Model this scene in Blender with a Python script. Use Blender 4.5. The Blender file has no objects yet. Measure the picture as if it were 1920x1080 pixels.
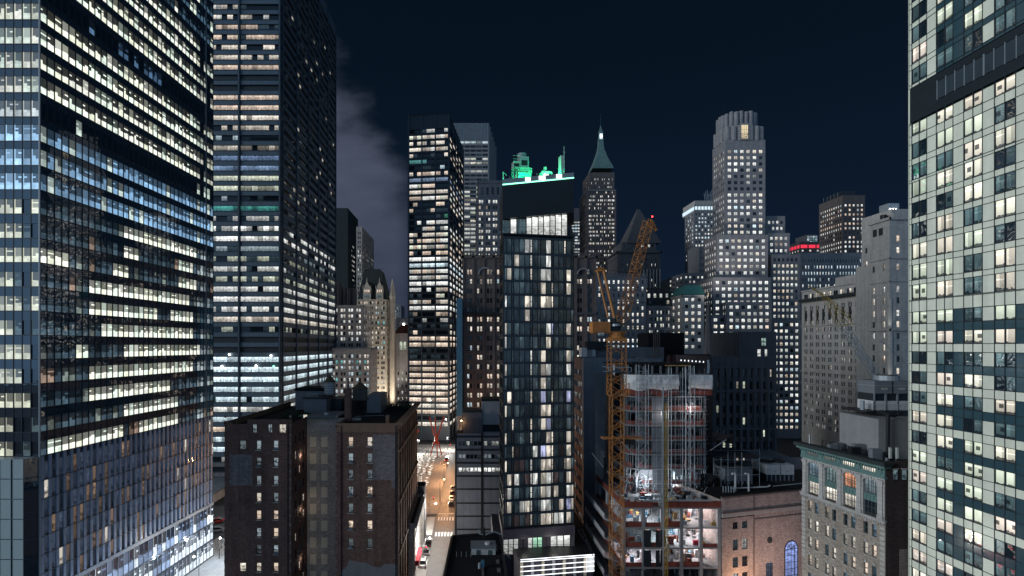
import bpy, math, random
from mathutils import Vector
sc = bpy.context.scene
R = math.radians
# ------------------------------------------------------------------ camera
FPX, CX, HY, CAMZ = 960.0, 880.0, 648.0, 58.0        # focal length in photo pixels, principal point, eye height
cd = bpy.data.cameras.new('camera'); cam = bpy.data.objects.new('camera', cd)
sc.collection.objects.link(cam); sc.camera = cam
cam.location = (0, 0, CAMZ); cam.rotation_euler = (R(90), 0, 0)
cd.sensor_width = 36; cd.lens = 18; cd.shift_x = (960 - CX) / 1920; cd.shift_y = (HY - 540) / 1920
cd.clip_start = 0.5; cd.clip_end = 6000
# ------------------------------------------------------------------ light
sc.view_settings.view_transform = 'Standard'; sc.view_settings.look = 'None'
sc.view_settings.exposure = 0.1; sc.view_settings.gamma = 1.0
SUN_EL, SUN_AZ = 16.0, 70.0            # low town glow, from the left behind the camera
sd = bpy.data.lights.new('town_glow', 'SUN'); sd.energy = 1.55; sd.angle = R(28); sd.color = (0.86, 0.96, 1.0)
sun = bpy.data.objects.new('town_glow', sd); sc.collection.objects.link(sun)
sdir = Vector((math.sin(R(SUN_AZ)) * math.cos(R(SUN_EL)), math.cos(R(SUN_AZ)) * math.cos(R(SUN_EL)), -math.sin(R(SUN_EL))))
sun.rotation_euler = sdir.to_track_quat('-Z', 'Y').to_euler()
sc.cycles.max_bounces = 5; sc.cycles.diffuse_bounces = 2; sc.cycles.glossy_bounces = 3
sc.cycles.transmission_bounces = 2; sc.cycles.transparent_max_bounces = 6
sc.cycles.caustics_reflective = False; sc.cycles.caustics_refractive = False
sc.cycles.sample_clamp_indirect = 1.5; sc.cycles.use_denoising = True


class NT:
    """small helper to write node trees"""
    def __init__(s, tree):
        s.t = tree; s.n = tree.nodes; s.l = tree.links
        s.n.clear()
    def new(s, typ, ins=None, **kw):
        nd = s.n.new(typ)
        for k, v in kw.items(): setattr(nd, k, v)
        for k, v in (ins or {}).items(): s.set(nd.inputs[k], v)
        return nd
    def set(s, sock, v):
        if isinstance(v, bpy.types.NodeSocket): s.l.new(v, sock)
        else: sock.default_value = v
    def m(s, op, a, b=None, c=None, clamp=False):
        nd = s.n.new('ShaderNodeMath'); nd.operation = op; nd.use_clamp = clamp
        for i, v in enumerate((a, b, c)):
            if v is not None: s.set(nd.inputs[i], v)
        return nd.outputs[0]
    def vec(s, x, y, z=0.0):
        nd = s.n.new('ShaderNodeCombineXYZ')
        for i, v in enumerate((x, y, z)): s.set(nd.inputs[i], v)
        return nd.outputs[0]
    def sep(s, v):
        nd = s.n.new('ShaderNodeSeparateXYZ'); s.set(nd.inputs[0], v); return nd.outputs
    def noise(s, v, scale=1.0, detail=3.0, rough=0.5):
        nd = s.new('ShaderNodeTexNoise', {'Vector': v, 'Scale': scale, 'Detail': detail, 'Roughness': rough}); return nd.outputs[0]
    def white(s, v):
        nd = s.n.new('ShaderNodeTexWhiteNoise'); nd.noise_dimensions = '3D'; s.set(nd.inputs['Vector'], v); return nd.outputs['Value']
    def step(s, v, a, b, lo=0.0, hi=1.0):
        nd = s.new('ShaderNodeMapRange', {0: v, 1: a, 2: b, 3: lo, 4: hi}); nd.interpolation_type = 'SMOOTHSTEP'; return nd.outputs[0]
    def mixc(s, f, a, b, blend='MIX'):
        nd = s.n.new('ShaderNodeMix'); nd.data_type = 'RGBA'; nd.blend_type = blend
        s.set(nd.inputs[0], f); s.set(nd.inputs[6], a); s.set(nd.inputs[7], b); return nd.outputs[2]
    def scale(s, c, f):
        nd = s.n.new('ShaderNodeVectorMath'); nd.operation = 'SCALE'; s.set(nd.inputs[0], c if isinstance(c, bpy.types.NodeSocket) else tuple(c)[:3]); s.set(nd.inputs['Scale'], f); return nd.outputs[0]


def c4(c): return (c[0], c[1], c[2], 1.0)

# ------------------------------------------------------------------ night sky with a lit cloud bank low in the north-east
w = bpy.data.worlds.new('World'); sc.world = w; w.use_nodes = True
nt = NT(w.node_tree)
tc = nt.new('ShaderNodeTexCoord')
dx, dy, dz = nt.sep(tc.outputs['Generated'])
sky = nt.new('ShaderNodeTexSky'); sky.sky_type = 'NISHITA'; sky.sun_disc = False
sky.sun_elevation = R(-4); sky.sun_rotation = R(SUN_AZ + 180)
rmp = nt.new('ShaderNodeValToRGB', {0: nt.m('MAXIMUM', dz, 0.0)})
els = rmp.color_ramp.elements
els[0].position = 0.0; els[0].color = c4((0.0062, 0.0135, 0.031)); els[1].position = 0.75; els[1].color = c4((0.0012, 0.0040, 0.0100))
e = els.new(0.22); e.color = c4((0.0033, 0.0092, 0.0215)); e = els.new(0.45); e.color = c4((0.0017, 0.0056, 0.0132))
ratio = nt.m('DIVIDE', dx, nt.m('MAXIMUM', dy, 0.01))
elev = nt.m('DIVIDE', dz, nt.m('MAXIMUM', dy, 0.01))
cn = nt.noise(nt.vec(nt.m('MULTIPLY', ratio, 2.4), nt.m('MULTIPLY', elev, 4.2), 3.1), 3.0, 4.0, 0.55)
edge = nt.m('ADD', nt.m('MULTIPLY', ratio, -1.35), nt.m('MULTIPLY', nt.m('SUBTRACT', cn, 0.5), 0.34))   # bank rises to the left
edge = nt.m('SUBTRACT', nt.m('ADD', edge, 0.19), elev)
mask = nt.step(edge, -0.06, 0.13)
side = nt.step(ratio, -0.08, -0.15)
front = nt.step(dy, 0.05, 0.3)
body = nt.m('ADD', 0.5, nt.m('MULTIPLY', nt.noise(nt.vec(nt.m('MULTIPLY', ratio, 3.0), nt.m('MULTIPLY', elev, 9.0), 9.0), 2.0, 3.0), 0.85))
fade = nt.step(elev, 0.02, 0.32, 0.5, 1.0)
amt = nt.m('MULTIPLY', nt.m('MULTIPLY', mask, front), nt.m('MULTIPLY', body, fade))
amt = nt.m('MULTIPLY', amt, side)
cl = nt.scale((0.055, 0.062, 0.088), amt)
tot = nt.new('ShaderNodeVectorMath', {0: rmp.outputs[0], 1: cl}, operation='ADD')
back = nt.m('MULTIPLY', nt.step(dy, 0.55, -0.5), nt.step(dz, 0.95, 0.15))            # fill glow added to the unseen sky behind the viewer
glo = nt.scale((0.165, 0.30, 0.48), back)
nsk0 = nt.scale(sky.outputs[0], 0.05)
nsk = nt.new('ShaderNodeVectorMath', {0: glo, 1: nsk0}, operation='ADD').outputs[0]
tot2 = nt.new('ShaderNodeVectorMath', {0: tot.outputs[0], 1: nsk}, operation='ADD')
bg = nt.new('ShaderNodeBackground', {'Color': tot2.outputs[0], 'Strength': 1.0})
out = nt.new('ShaderNodeOutputWorld', {0: bg.outputs[0]})

# ------------------------------------------------------------------ materials
MATS = {}
def mat(name):
    m = bpy.data.materials.new(name); m.use_nodes = True; MATS[name] = m
    return m, NT(m.node_tree)

def wall_mat(name, col, var=0.25, rough=0.85, spec=0.3, streak=0.25, scale=0.35, brick=None, metal=0.0, bump=0.0, panel=None, mortar=0.6):
    """stone, concrete, metal: mottled by noise, streaked down the wall; brick=(w,h) adds courses, panel=(w,h) joints"""
    m, n = mat(name)
    tcn = n.new('ShaderNodeTexCoord'); uv = tcn.outputs['UV']
    u, v, _ = n.sep(uv)
    ob = n.new('ShaderNodeNewGeometry').outputs['Position']
    a = n.noise(ob, scale, 5.0, 0.6); b = n.noise(ob, scale * 7, 3.0, 0.6)
    st = n.noise(n.vec(n.m('MULTIPLY', u, 0.9), n.m('MULTIPLY', v, 0.05), 0.0), 1.0, 3.0)
    f = n.m('ADD', n.m('MULTIPLY', n.m('SUBTRACT', a, 0.5), var * 2.2), n.m('MULTIPLY', n.m('SUBTRACT', b, 0.5), var))
    f = n.m('ADD', f, n.m('MULTIPLY', n.m('SUBTRACT', st, 0.5), streak * 2))
    f = n.m('ADD', f, 1.0)
    base = c4(col)
    if brick:
        bt = n.new('ShaderNodeTexBrick', {'Vector': uv, 'Color1': c4([x * 0.7 for x in col]), 'Color2': c4([min(1, x * 1.3) for x in col]),
                                          'Mortar': c4([x * mortar + 0.02 for x in col]), 'Scale': 1.0, 'Mortar Size': 0.012, 'Bias': 0.0,
                                          'Brick Width': brick[0], 'Row Height': brick[1]})
        base = bt.outputs[0]
    if panel:
        bt = n.new('ShaderNodeTexBrick', {'Vector': uv, 'Color1': c4([x * 0.92 for x in col]), 'Color2': c4([min(1, x * 1.06) for x in col]),
                                          'Mortar': c4([x * 0.45 for x in col]), 'Scale': 1.0, 'Mortar Size': 0.02,
                                          'Brick Width': panel[0], 'Row Height': panel[1]}, offset=panel[2] if len(panel) > 2 else 0.0)
        base = bt.outputs[0]
    colr = n.scale(base, n.m('MAXIMUM', f, 0.15))
    bs = n.new('ShaderNodeBsdfPrincipled', {'Base Color': colr, 'Roughness': rough, 'Specular IOR Level': spec, 'Metallic': metal})
    if bump:
        bp = n.new('ShaderNodeBump', {'Strength': bump, 'Distance': 0.05, 'Height': b}); n.l.new(bp.outputs[0], bs.inputs['Normal'])
    n.new('ShaderNodeOutputMaterial', {0: bs.outputs[0]})
    return m

def glow_mat(name, col, strength, sample=False):
    m, n = mat(name)
    em = n.new('ShaderNodeEmission', {'Color': c4(col), 'Strength': strength})
    n.new('ShaderNodeOutputMaterial', {0: em.outputs[0]})
    m.cycles.emission_sampling = 'AUTO' if sample else 'NONE'
    return m

def pane_mat(name, style, base=(0.012, 0.018, 0.025), rough=0.04, ior=1.5, wavy=0.0, coat=0.0, upl=0.05):
    """window glass in front of a room: attribute lit = light of the room and painted reflections, info = (seed, width, height), kind = clutter"""
    m, n = mat(name)
    uv = n.new('ShaderNodeTexCoord').outputs['UV']; u, v, _ = n.sep(uv)
    at = n.new('ShaderNodeAttribute', attribute_name='info', attribute_type='GEOMETRY')
    seed, wd, ht = n.sep(at.outputs['Vector'])
    lit = n.new('ShaderNodeAttribute', attribute_name='lit', attribute_type='GEOMETRY').outputs['Color']
    s9 = n.m('MULTIPLY', seed, 91.7)
    vn = n.m('DIVIDE', v, ht)
    if style == 'office':
        cell = n.white(n.vec(n.m('FLOOR', n.m('DIVIDE', u, 0.8)), n.m('FLOOR', n.m('DIVIDE', v, 0.75)), s9))
        no = n.noise(n.vec(n.m('MULTIPLY', u, 1.1), n.m('MULTIPLY', v, 2.0), s9), 1.0, 4.0, 0.65)
        low = n.m('MULTIPLY', n.step(vn, 0.55, 0.3), n.step(no, 0.47, 0.53))
        ce = n.m('MULTIPLY', n.step(vn, 0.62, 0.8), n.step(n.noise(n.vec(n.m('MULTIPLY', u, 0.55), n.m('MULTIPLY', v, 3.0), s9), 1.0, 1.0), 0.42, 0.56))
        b = n.m('ADD', 0.52, n.m('MULTIPLY', cell, 0.34))
        b = n.m('MULTIPLY', b, n.m('ADD', 0.75, n.m('MULTIPLY', no, 0.5)))
        b = n.m('MULTIPLY', b, n.m('SUBTRACT', 1.0, n.m('MULTIPLY', low, 0.55)))
        b = n.m('ADD', b, n.m('MULTIPLY', ce, 0.5))
        mul = n.m('GREATER_THAN', n.m('FRACT', n.m('DIVIDE', u, 1.45)), 0.07)
        b = n.m('MULTIPLY', b, n.m('ADD', 0.25, n.m('MULTIPLY', mul, 0.75)))
    elif style == 'curtain':                      # floor of the glass tower: dark upper panes, bright posts and a bright band of desks
        bay = n.m('FRACT', n.m('DIVIDE', u, 1.5))
        post = n.m('MAXIMUM', n.step(bay, 0.17, 0.13), n.m('MULTIPLY', n.m('POWER', n.white(n.vec(3.0, 3.0, s9)), 5.0), 0.5))
        cell = n.white(n.vec(n.m('FLOOR', n.m('DIVIDE', u, 0.75)), n.m('FLOOR', n.m('DIVIDE', v, 0.8)), s9))
        no = n.noise(n.vec(n.m('MULTIPLY', u, 1.6), n.m('MULTIPLY', v, 2.4), s9), 1.0, 4.0, 0.65)
        dsk = n.m('ADD', 0.40, n.m('MULTIPLY', n.m('POWER', n.white(n.vec(n.m('FLOOR', n.m('DIVIDE', u, 0.75)), 7.0, s9)), 7.0), 0.3))
        lowb = n.m('MULTIPLY', n.step(vn, n.m('ADD', dsk, 0.04), dsk), n.m('ADD', 0.85, n.m('MULTIPLY', cell, 0.4)))
        lowb = n.m('MULTIPLY', lowb, n.m('ADD', 0.55, n.m('MULTIPLY', no, 0.8)))
        ceil = n.m('MULTIPLY', n.m('MULTIPLY', n.step(vn, 0.70, 0.74), n.step(vn, 0.83, 0.79)), n.m('GREATER_THAN', cell, 0.75))
        up = n.m('ADD', n.m('MULTIPLY', post, 0.8), n.m('ADD', upl, n.m('MULTIPLY', no, upl * 2)))
        b = n.m('MAXIMUM', n.m('MAXIMUM', lowb, up), n.m('MULTIPLY', ceil, 1.0))
        mul = n.m('GREATER_THAN', n.m('FRACT', n.m('DIVIDE', u, 1.5)), 0.05)
        b = n.m('MULTIPLY', b, n.m('ADD', 0.3, n.m('MULTIPLY', mul, 0.7)))
    elif style == 'curtained':                    # flats: hanging curtains, a brighter gap
        fold = n.noise(n.vec(n.m('MULTIPLY', u, 7.0), n.m('MULTIPLY', v, 0.12), s9), 1.0, 3.0, 0.6)
        gap = n.noise(n.vec(n.m('MULTIPLY', u, 0.9), n.m('MULTIPLY', v, 0.25), n.m('ADD', s9, 5.0)), 1.0, 1.0)
        b = n.m('ADD', n.m('MULTIPLY', fold, 0.9), n.m('MULTIPLY', n.step(gap, 0.5, 0.58), 0.55))
        room = n.noise(n.vec(n.m('MULTIPLY', u, 2.0), n.m('MULTIPLY', v, 2.2), s9), 1.0, 4.0, 0.7)
        b = n.m('MULTIPLY', b, n.m('ADD', 0.45, n.m('MULTIPLY', room, 0.9)))
        b = n.m('MULTIPLY', b, n.step(vn, -0.1, 0.5, 0.55, 1.05))
    elif style == 'hotel':                        # bedrooms: even walls, a picture or screen, things on the sill, lamp glow on the ceiling
        r1 = n.white(n.vec(s9, 4.0, 1.0)); r2 = n.white(n.vec(s9, 9.0, 1.0)); un = n.m('DIVIDE', u, wd)
        wob = n.m('MULTIPLY', n.m('SUBTRACT', n.noise(n.vec(n.m('MULTIPLY', u, 2.2), n.m('MULTIPLY', v, 2.2), s9), 1.0, 2.0), 0.5), 0.35)
        pic = n.m('MULTIPLY', n.m('LESS_THAN', n.m('ABSOLUTE', n.m('SUBTRACT', un, n.m('ADD', 0.1, n.m('MULTIPLY', r1, 0.8)))), 0.24), n.m('LESS_THAN', n.m('ABSOLUTE', n.m('SUBTRACT', vn, 0.56)), 0.15))
        pic = n.m('MULTIPLY', pic, n.m('GREATER_THAN', r2, 0.84))
        sill = n.m('LESS_THAN', n.m('ADD', vn, wob), n.m('ADD', 0.06, n.m('MULTIPLY', r1, 0.16)))
        part = n.m('MULTIPLY', n.m('GREATER_THAN', un, n.m('ADD', 0.15, n.m('MULTIPLY', r2, 1.2))), 0.38)
        top = n.m('MULTIPLY', n.m('LESS_THAN', n.m('ABSOLUTE', n.m('SUBTRACT', vn, n.m('ADD', 0.62, n.m('MULTIPLY', r2, 0.25)))), 0.035), n.m('GREATER_THAN', r1, 0.5))
        b = n.m('ADD', n.step(vn, 0.0, 1.0, 0.62, 0.95), n.m('MULTIPLY', top, 0.6))
        b = n.m('MULTIPLY', b, n.m('SUBTRACT', 1.0, part))
        b = n.m('MULTIPLY', b, n.m('SUBTRACT', 1.0, n.m('MULTIPLY', n.m('MAXIMUM', pic, sill), 0.86)))
    else:                                         # 'room': one punched window, a blind pulled part of the way, furniture below
        bl = n.white(n.vec(s9, 1.0, 2.0))
        blind = n.step(vn, n.m('SUBTRACT', 1.0, n.m('MULTIPLY', bl, 0.7)), n.m('SUBTRACT', 1.03, n.m('MULTIPLY', bl, 0.7)))
        no = n.noise(n.vec(n.m('MULTIPLY', u, 1.4), n.m('MULTIPLY', v, 1.6), s9), 1.0, 4.0, 0.65)
        inn = n.m('MULTIPLY', n.m('ADD', 0.15, n.m('MULTIPLY', n.step(no, 0.35, 0.62), 0.9)), n.step(vn, 0.0, 0.75, 0.6, 1.1))
        b = n.m('ADD', n.m('MULTIPLY', blind, 0.72), n.m('MULTIPLY', n.m('SUBTRACT', 1.0, blind), inn))
    emc = n.scale(lit, b)
    bs = n.new('ShaderNodeBsdfPrincipled', {'Base Color': c4(base), 'Roughness': rough, 'IOR': ior, 'Coat Weight': coat, 'Coat Roughness': 0.02,
                                            'Emission Color': emc, 'Emission Strength': 1.0})
    if wavy:
        pn = n.noise(n.new('ShaderNodeNewGeometry').outputs['Position'], 0.55, 1.0)
        bp = n.new('ShaderNodeBump', {'Strength': wavy, 'Distance': 0.06, 'Height': pn}); n.l.new(bp.outputs[0], bs.inputs['Normal'])
        if coat: n.l.new(bp.outputs[0], bs.inputs['Coat Normal'])
    n.new('ShaderNodeOutputMaterial', {0: bs.outputs[0]})
    m.cycles.emission_sampling = 'NONE'
    return m

pane_mat('pane_office', 'office'); pane_mat('pane_room', 'room'); pane_mat('pane_curtained', 'curtained', base=(0.02, 0.028, 0.034), rough=0.08)
pane_mat('pane_tower', 'curtain', base=(0.010, 0.018, 0.030), ior=2.4, wavy=0.2, rough=0.02, upl=0.014)
pane_mat('pane_tower_mid', 'curtain', base=(0.010, 0.018, 0.030), ior=2.4, wavy=0.2, rough=0.02, upl=0.065)
pane_mat('pane_hotel', 'hotel', base=(0.014, 0.028, 0.038), ior=2.5, wavy=0.9, rough=0.02)
pane_mat('glass_navy', 'hotel', base=(0.022, 0.038, 0.058), ior=2.4, wavy=0.2, rough=0.02)
pane_mat('glass_grey', 'hotel', base=(0.50, 0.57, 0.55), ior=2.2, wavy=0.6, rough=0.03)
pane_mat('pane_blue', 'room', base=(0.012, 0.022, 0.03), ior=1.7, wavy=0.2)
wall_mat('steel_dark', (0.024, 0.038, 0.054), 0.2, 0.45, 0.5, 0.2)
wall_mat('steel_spandrel', (0.070, 0.105, 0.142), 0.2, 0.5, 0.5, 0.2)
wall_mat('black_metal', (0.012, 0.013, 0.016), 0.2, 0.5, 0.4, 0.1)
wall_mat('black_panel', (0.016, 0.022, 0.029), 0.2, 0.5, 0.4, 0.1, panel=(3.0, 1.4, 0.5))
wall_mat('stone_grey', (0.26, 0.25, 0.26), 0.2, panel=(2.2, 0.9, 0.5))
wall_mat('stone_pale', (0.42, 0.39, 0.37), 0.2, panel=(1.6, 0.8, 0.5))
wall_mat('stone_beige', (0.44, 0.41, 0.385), 0.22, panel=(1.5, 0.7, 0.5), bump=0.2)
wall_mat('stone_brown', (0.13, 0.105, 0.10), 0.25)
wall_mat('stone_dark', (0.095, 0.090, 0.098), 0.25)
wall_mat('terracotta', (0.50, 0.45, 0.38), 0.2, streak=0.3)
wall_mat('brick_dark', (0.165, 0.086, 0.066), 0.45, brick=(0.42, 0.15), streak=0.55, bump=0.3)
wall_mat('brick_patch', (0.21, 0.165, 0.16), 0.45, brick=(0.42, 0.15), streak=0.4, scale=0.9, bump=0.3)
wall_mat('brick_light', (0.46, 0.40, 0.35), 0.3, brick=(0.42, 0.15), streak=0.3, bump=0.3)
wall_mat('brick_tan', (0.33, 0.27, 0.225), 0.22, brick=(0.42, 0.15), streak=0.25, bump=0.2)
wall_mat('brick_pink', (0.40, 0.315, 0.29), 0.22, brick=(0.42, 0.15), streak=0.3, bump=0.2)
wall_mat('brick_black', (0.045, 0.032, 0.032), 0.35, brick=(0.42, 0.15), streak=0.4, bump=0.3)
wall_mat('render_grey', (0.20, 0.18, 0.18), 0.2)
wall_mat('cream_paint', (0.78, 0.66, 0.50), 0.12, streak=0.15)
wall_mat('sandstone_red', (0.22, 0.125, 0.085), 0.25, streak=0.3)
wall_mat('concrete', (0.24, 0.235, 0.24), 0.22, streak=0.25)
wall_mat('concrete_dark', (0.15, 0.15, 0.16), 0.25)
wall_mat('cladding_cream', (0.82, 0.81, 0.67), 0.11, 0.2, 0.5, 0.2, scale=0.7)
wall_mat('cladding_blue', (0.040, 0.085, 0.105), 0.12, 0.08, 0.8, 0.05)
wall_mat('mullion', (0.022, 0.028, 0.036), 0.1, 0.4, 0.5, 0.0)
wall_mat('mullion_pale', (0.30, 0.32, 0.34), 0.1, 0.4, 0.5, 0.0)
wall_mat('frame_white', (0.55, 0.55, 0.52), 0.1, 0.6)
wall_mat('frame_dark', (0.03, 0.03, 0.035), 0.1, 0.6)
wall_mat('frame_green', (0.05, 0.075, 0.075), 0.1, 0.6)
wall_mat('fin_grey', (0.27, 0.33, 0.44), 0.1, 0.35, 0.5, 0.1)
wall_mat('panel_bluegrey', (0.20, 0.22, 0.26), 0.2, 0.6, 0.4, 0.25)
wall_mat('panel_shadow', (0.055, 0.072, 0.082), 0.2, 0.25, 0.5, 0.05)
wall_mat('panel_violet', (0.085, 0.075, 0.095), 0.2, 0.6, 0.4, 0.1, panel=(1.2, 0.35, 0.5))
wall_mat('copper_green', (0.115, 0.19, 0.18), 0.3, 0.7, 0.3, 0.35)
wall_mat('copper_bright', (0.07, 0.22, 0.19), 0.2, 0.7, 0.3, 0.2)
wall_mat('corrugated_green', (0.10, 0.17, 0.13), 0.15, 0.5, 0.4, 0.4)
wall_mat('slate', (0.028, 0.036, 0.038), 0.3, 0.7)
wall_mat('roof_tar', (0.035, 0.036, 0.042), 0.4, 0.9, 0.2, 0.0)
wall_mat('roof_black', (0.012, 0.012, 0.014), 0.4, 0.9, 0.15, 0.0)
wall_mat('roof_red', (0.12, 0.04, 0.035), 0.3)
wall_mat('galvanised', (0.34, 0.37, 0.40), 0.2, 0.45, 0.5, 0.2, metal=0.3)
wall_mat('hvac_grey', (0.15, 0.16, 0.18), 0.2, 0.55, 0.4, 0.2)
wall_mat('hvac_white', (0.50, 0.49, 0.50), 0.15, 0.55, 0.4, 0.2)
wall_mat('timber_tank', (0.11, 0.10, 0.10), 0.3, streak=0.6)
wall_mat('tank_roof', (0.10, 0.075, 0.05), 0.3)
wall_mat('crane_orange', (0.42, 0.165, 0.045), 0.55, 0.5, 0.4, 0.1)
wall_mat('crane_yellow', (0.42, 0.27, 0.06), 0.15, 0.5, 0.4, 0.1)
wall_mat('sculpture_red', (0.34, 0.05, 0.04), 0.1, 0.4, 0.5, 0.0)
wall_mat('tarp_white', (0.80, 0.76, 0.74), 0.35, 0.6, 0.4, 0.3, scale=0.8, bump=0.6)
wall_mat('net_orange', (0.20, 0.055, 0.04), 0.35, 0.8, 0.2, 0.4)
wall_mat('net_black', (0.012, 0.012, 0.015), 0.3, 0.9)
wall_mat('plywood', (0.42, 0.24, 0.08), 0.2)
wall_mat('asphalt', (0.062, 0.066, 0.074), 0.45, 0.6, 0.4, 0.0, scale=0.5)
wall_mat('pavement', (0.26, 0.25, 0.245), 0.2, 0.8, 0.3, 0.0, panel=(1.5, 1.5))
wall_mat('plaza_stone', (0.34, 0.33, 0.31), 0.2, 0.6, 0.4, 0.0, panel=(1.2, 1.2))
wall_mat('ground_dark', (0.06, 0.06, 0.065), 0.3, 0.9, 0.2, 0.0, scale=0.2)
wall_mat('paint_white', (0.75, 0.75, 0.72), 0.25, 0.7)
wall_mat('leaf_dark', (0.035, 0.055, 0.03), 0.4, 0.8)
wall_mat('bark', (0.07, 0.055, 0.05), 0.3)
wall_mat('car_dark', (0.02, 0.022, 0.028), 0.1, 0.2, 0.6, 0.0); wall_mat('car_white', (0.7, 0.7, 0.7), 0.05, 0.25, 0.6, 0.0)
wall_mat('car_grey', (0.2, 0.21, 0.23), 0.1, 0.25, 0.6, 0.0); wall_mat('car_red', (0.4, 0.02, 0.02), 0.1, 0.25, 0.6, 0.0)
wall_mat('car_glass', (0.01, 0.012, 0.015), 0.0, 0.05, 0.6, 0.0); wall_mat('rubber', (0.015, 0.015, 0.016), 0.1, 0.9)
wall_mat('awning_red', (0.35, 0.03, 0.05), 0.1); wall_mat('fence_blue', (0.05, 0.13, 0.2), 0.2)
glow_mat('lamp_white', (1, 0.96, 0.88), 9.0); glow_mat('lamp_warm', (1, 0.62, 0.3), 9.0); glow_mat('lamp_red', (1, 0.05, 0.05), 5.0)
glow_mat('lamp_green', (0.25, 1, 0.6), 3.2); glow_mat('tube_white', (0.92, 0.96, 1.0), 2.2); glow_mat('tail_red', (1, 0.08, 0.06), 3.0)
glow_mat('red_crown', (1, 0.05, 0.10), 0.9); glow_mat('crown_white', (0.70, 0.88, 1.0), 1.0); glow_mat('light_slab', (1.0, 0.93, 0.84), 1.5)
glow_mat('work_white', (0.86, 0.94, 1.0), 1.6); glow_mat('cross_glow', (1.0, 0.80, 0.45), 0.9); glow_mat('lime_glow', (0.55, 0.9, 0.5), 0.8)
# ------------------------------------------------------------------ geometry helpers
def gx(x, Y): return (x - CX) * Y / FPX
def gz(y, Y): return CAMZ - (y - HY) * Y / FPX
def P2(x, Y): return Vector((gx(x, Y), Y))
def P3(x, y, Y): return Vector((gx(x, Y), Y, gz(y, Y)))

class Frame:
    """a wall: origin, direction to the right as seen from outside, outward normal"""
    def __init__(s, P0, P1):
        s.o = Vector((P0[0], P0[1])); d = Vector((P1[0], P1[1])) - s.o
        s.L = d.length; s.e = d / s.L; s.n = Vector((s.e.y, -s.e.x))
    def at(s, u, d, z):
        p = s.o + s.e * u + s.n * d
        return Vector((p.x, p.y, z))
WORLD = Frame((0, 0), (1, 0))        # u = x, d = -y

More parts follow.
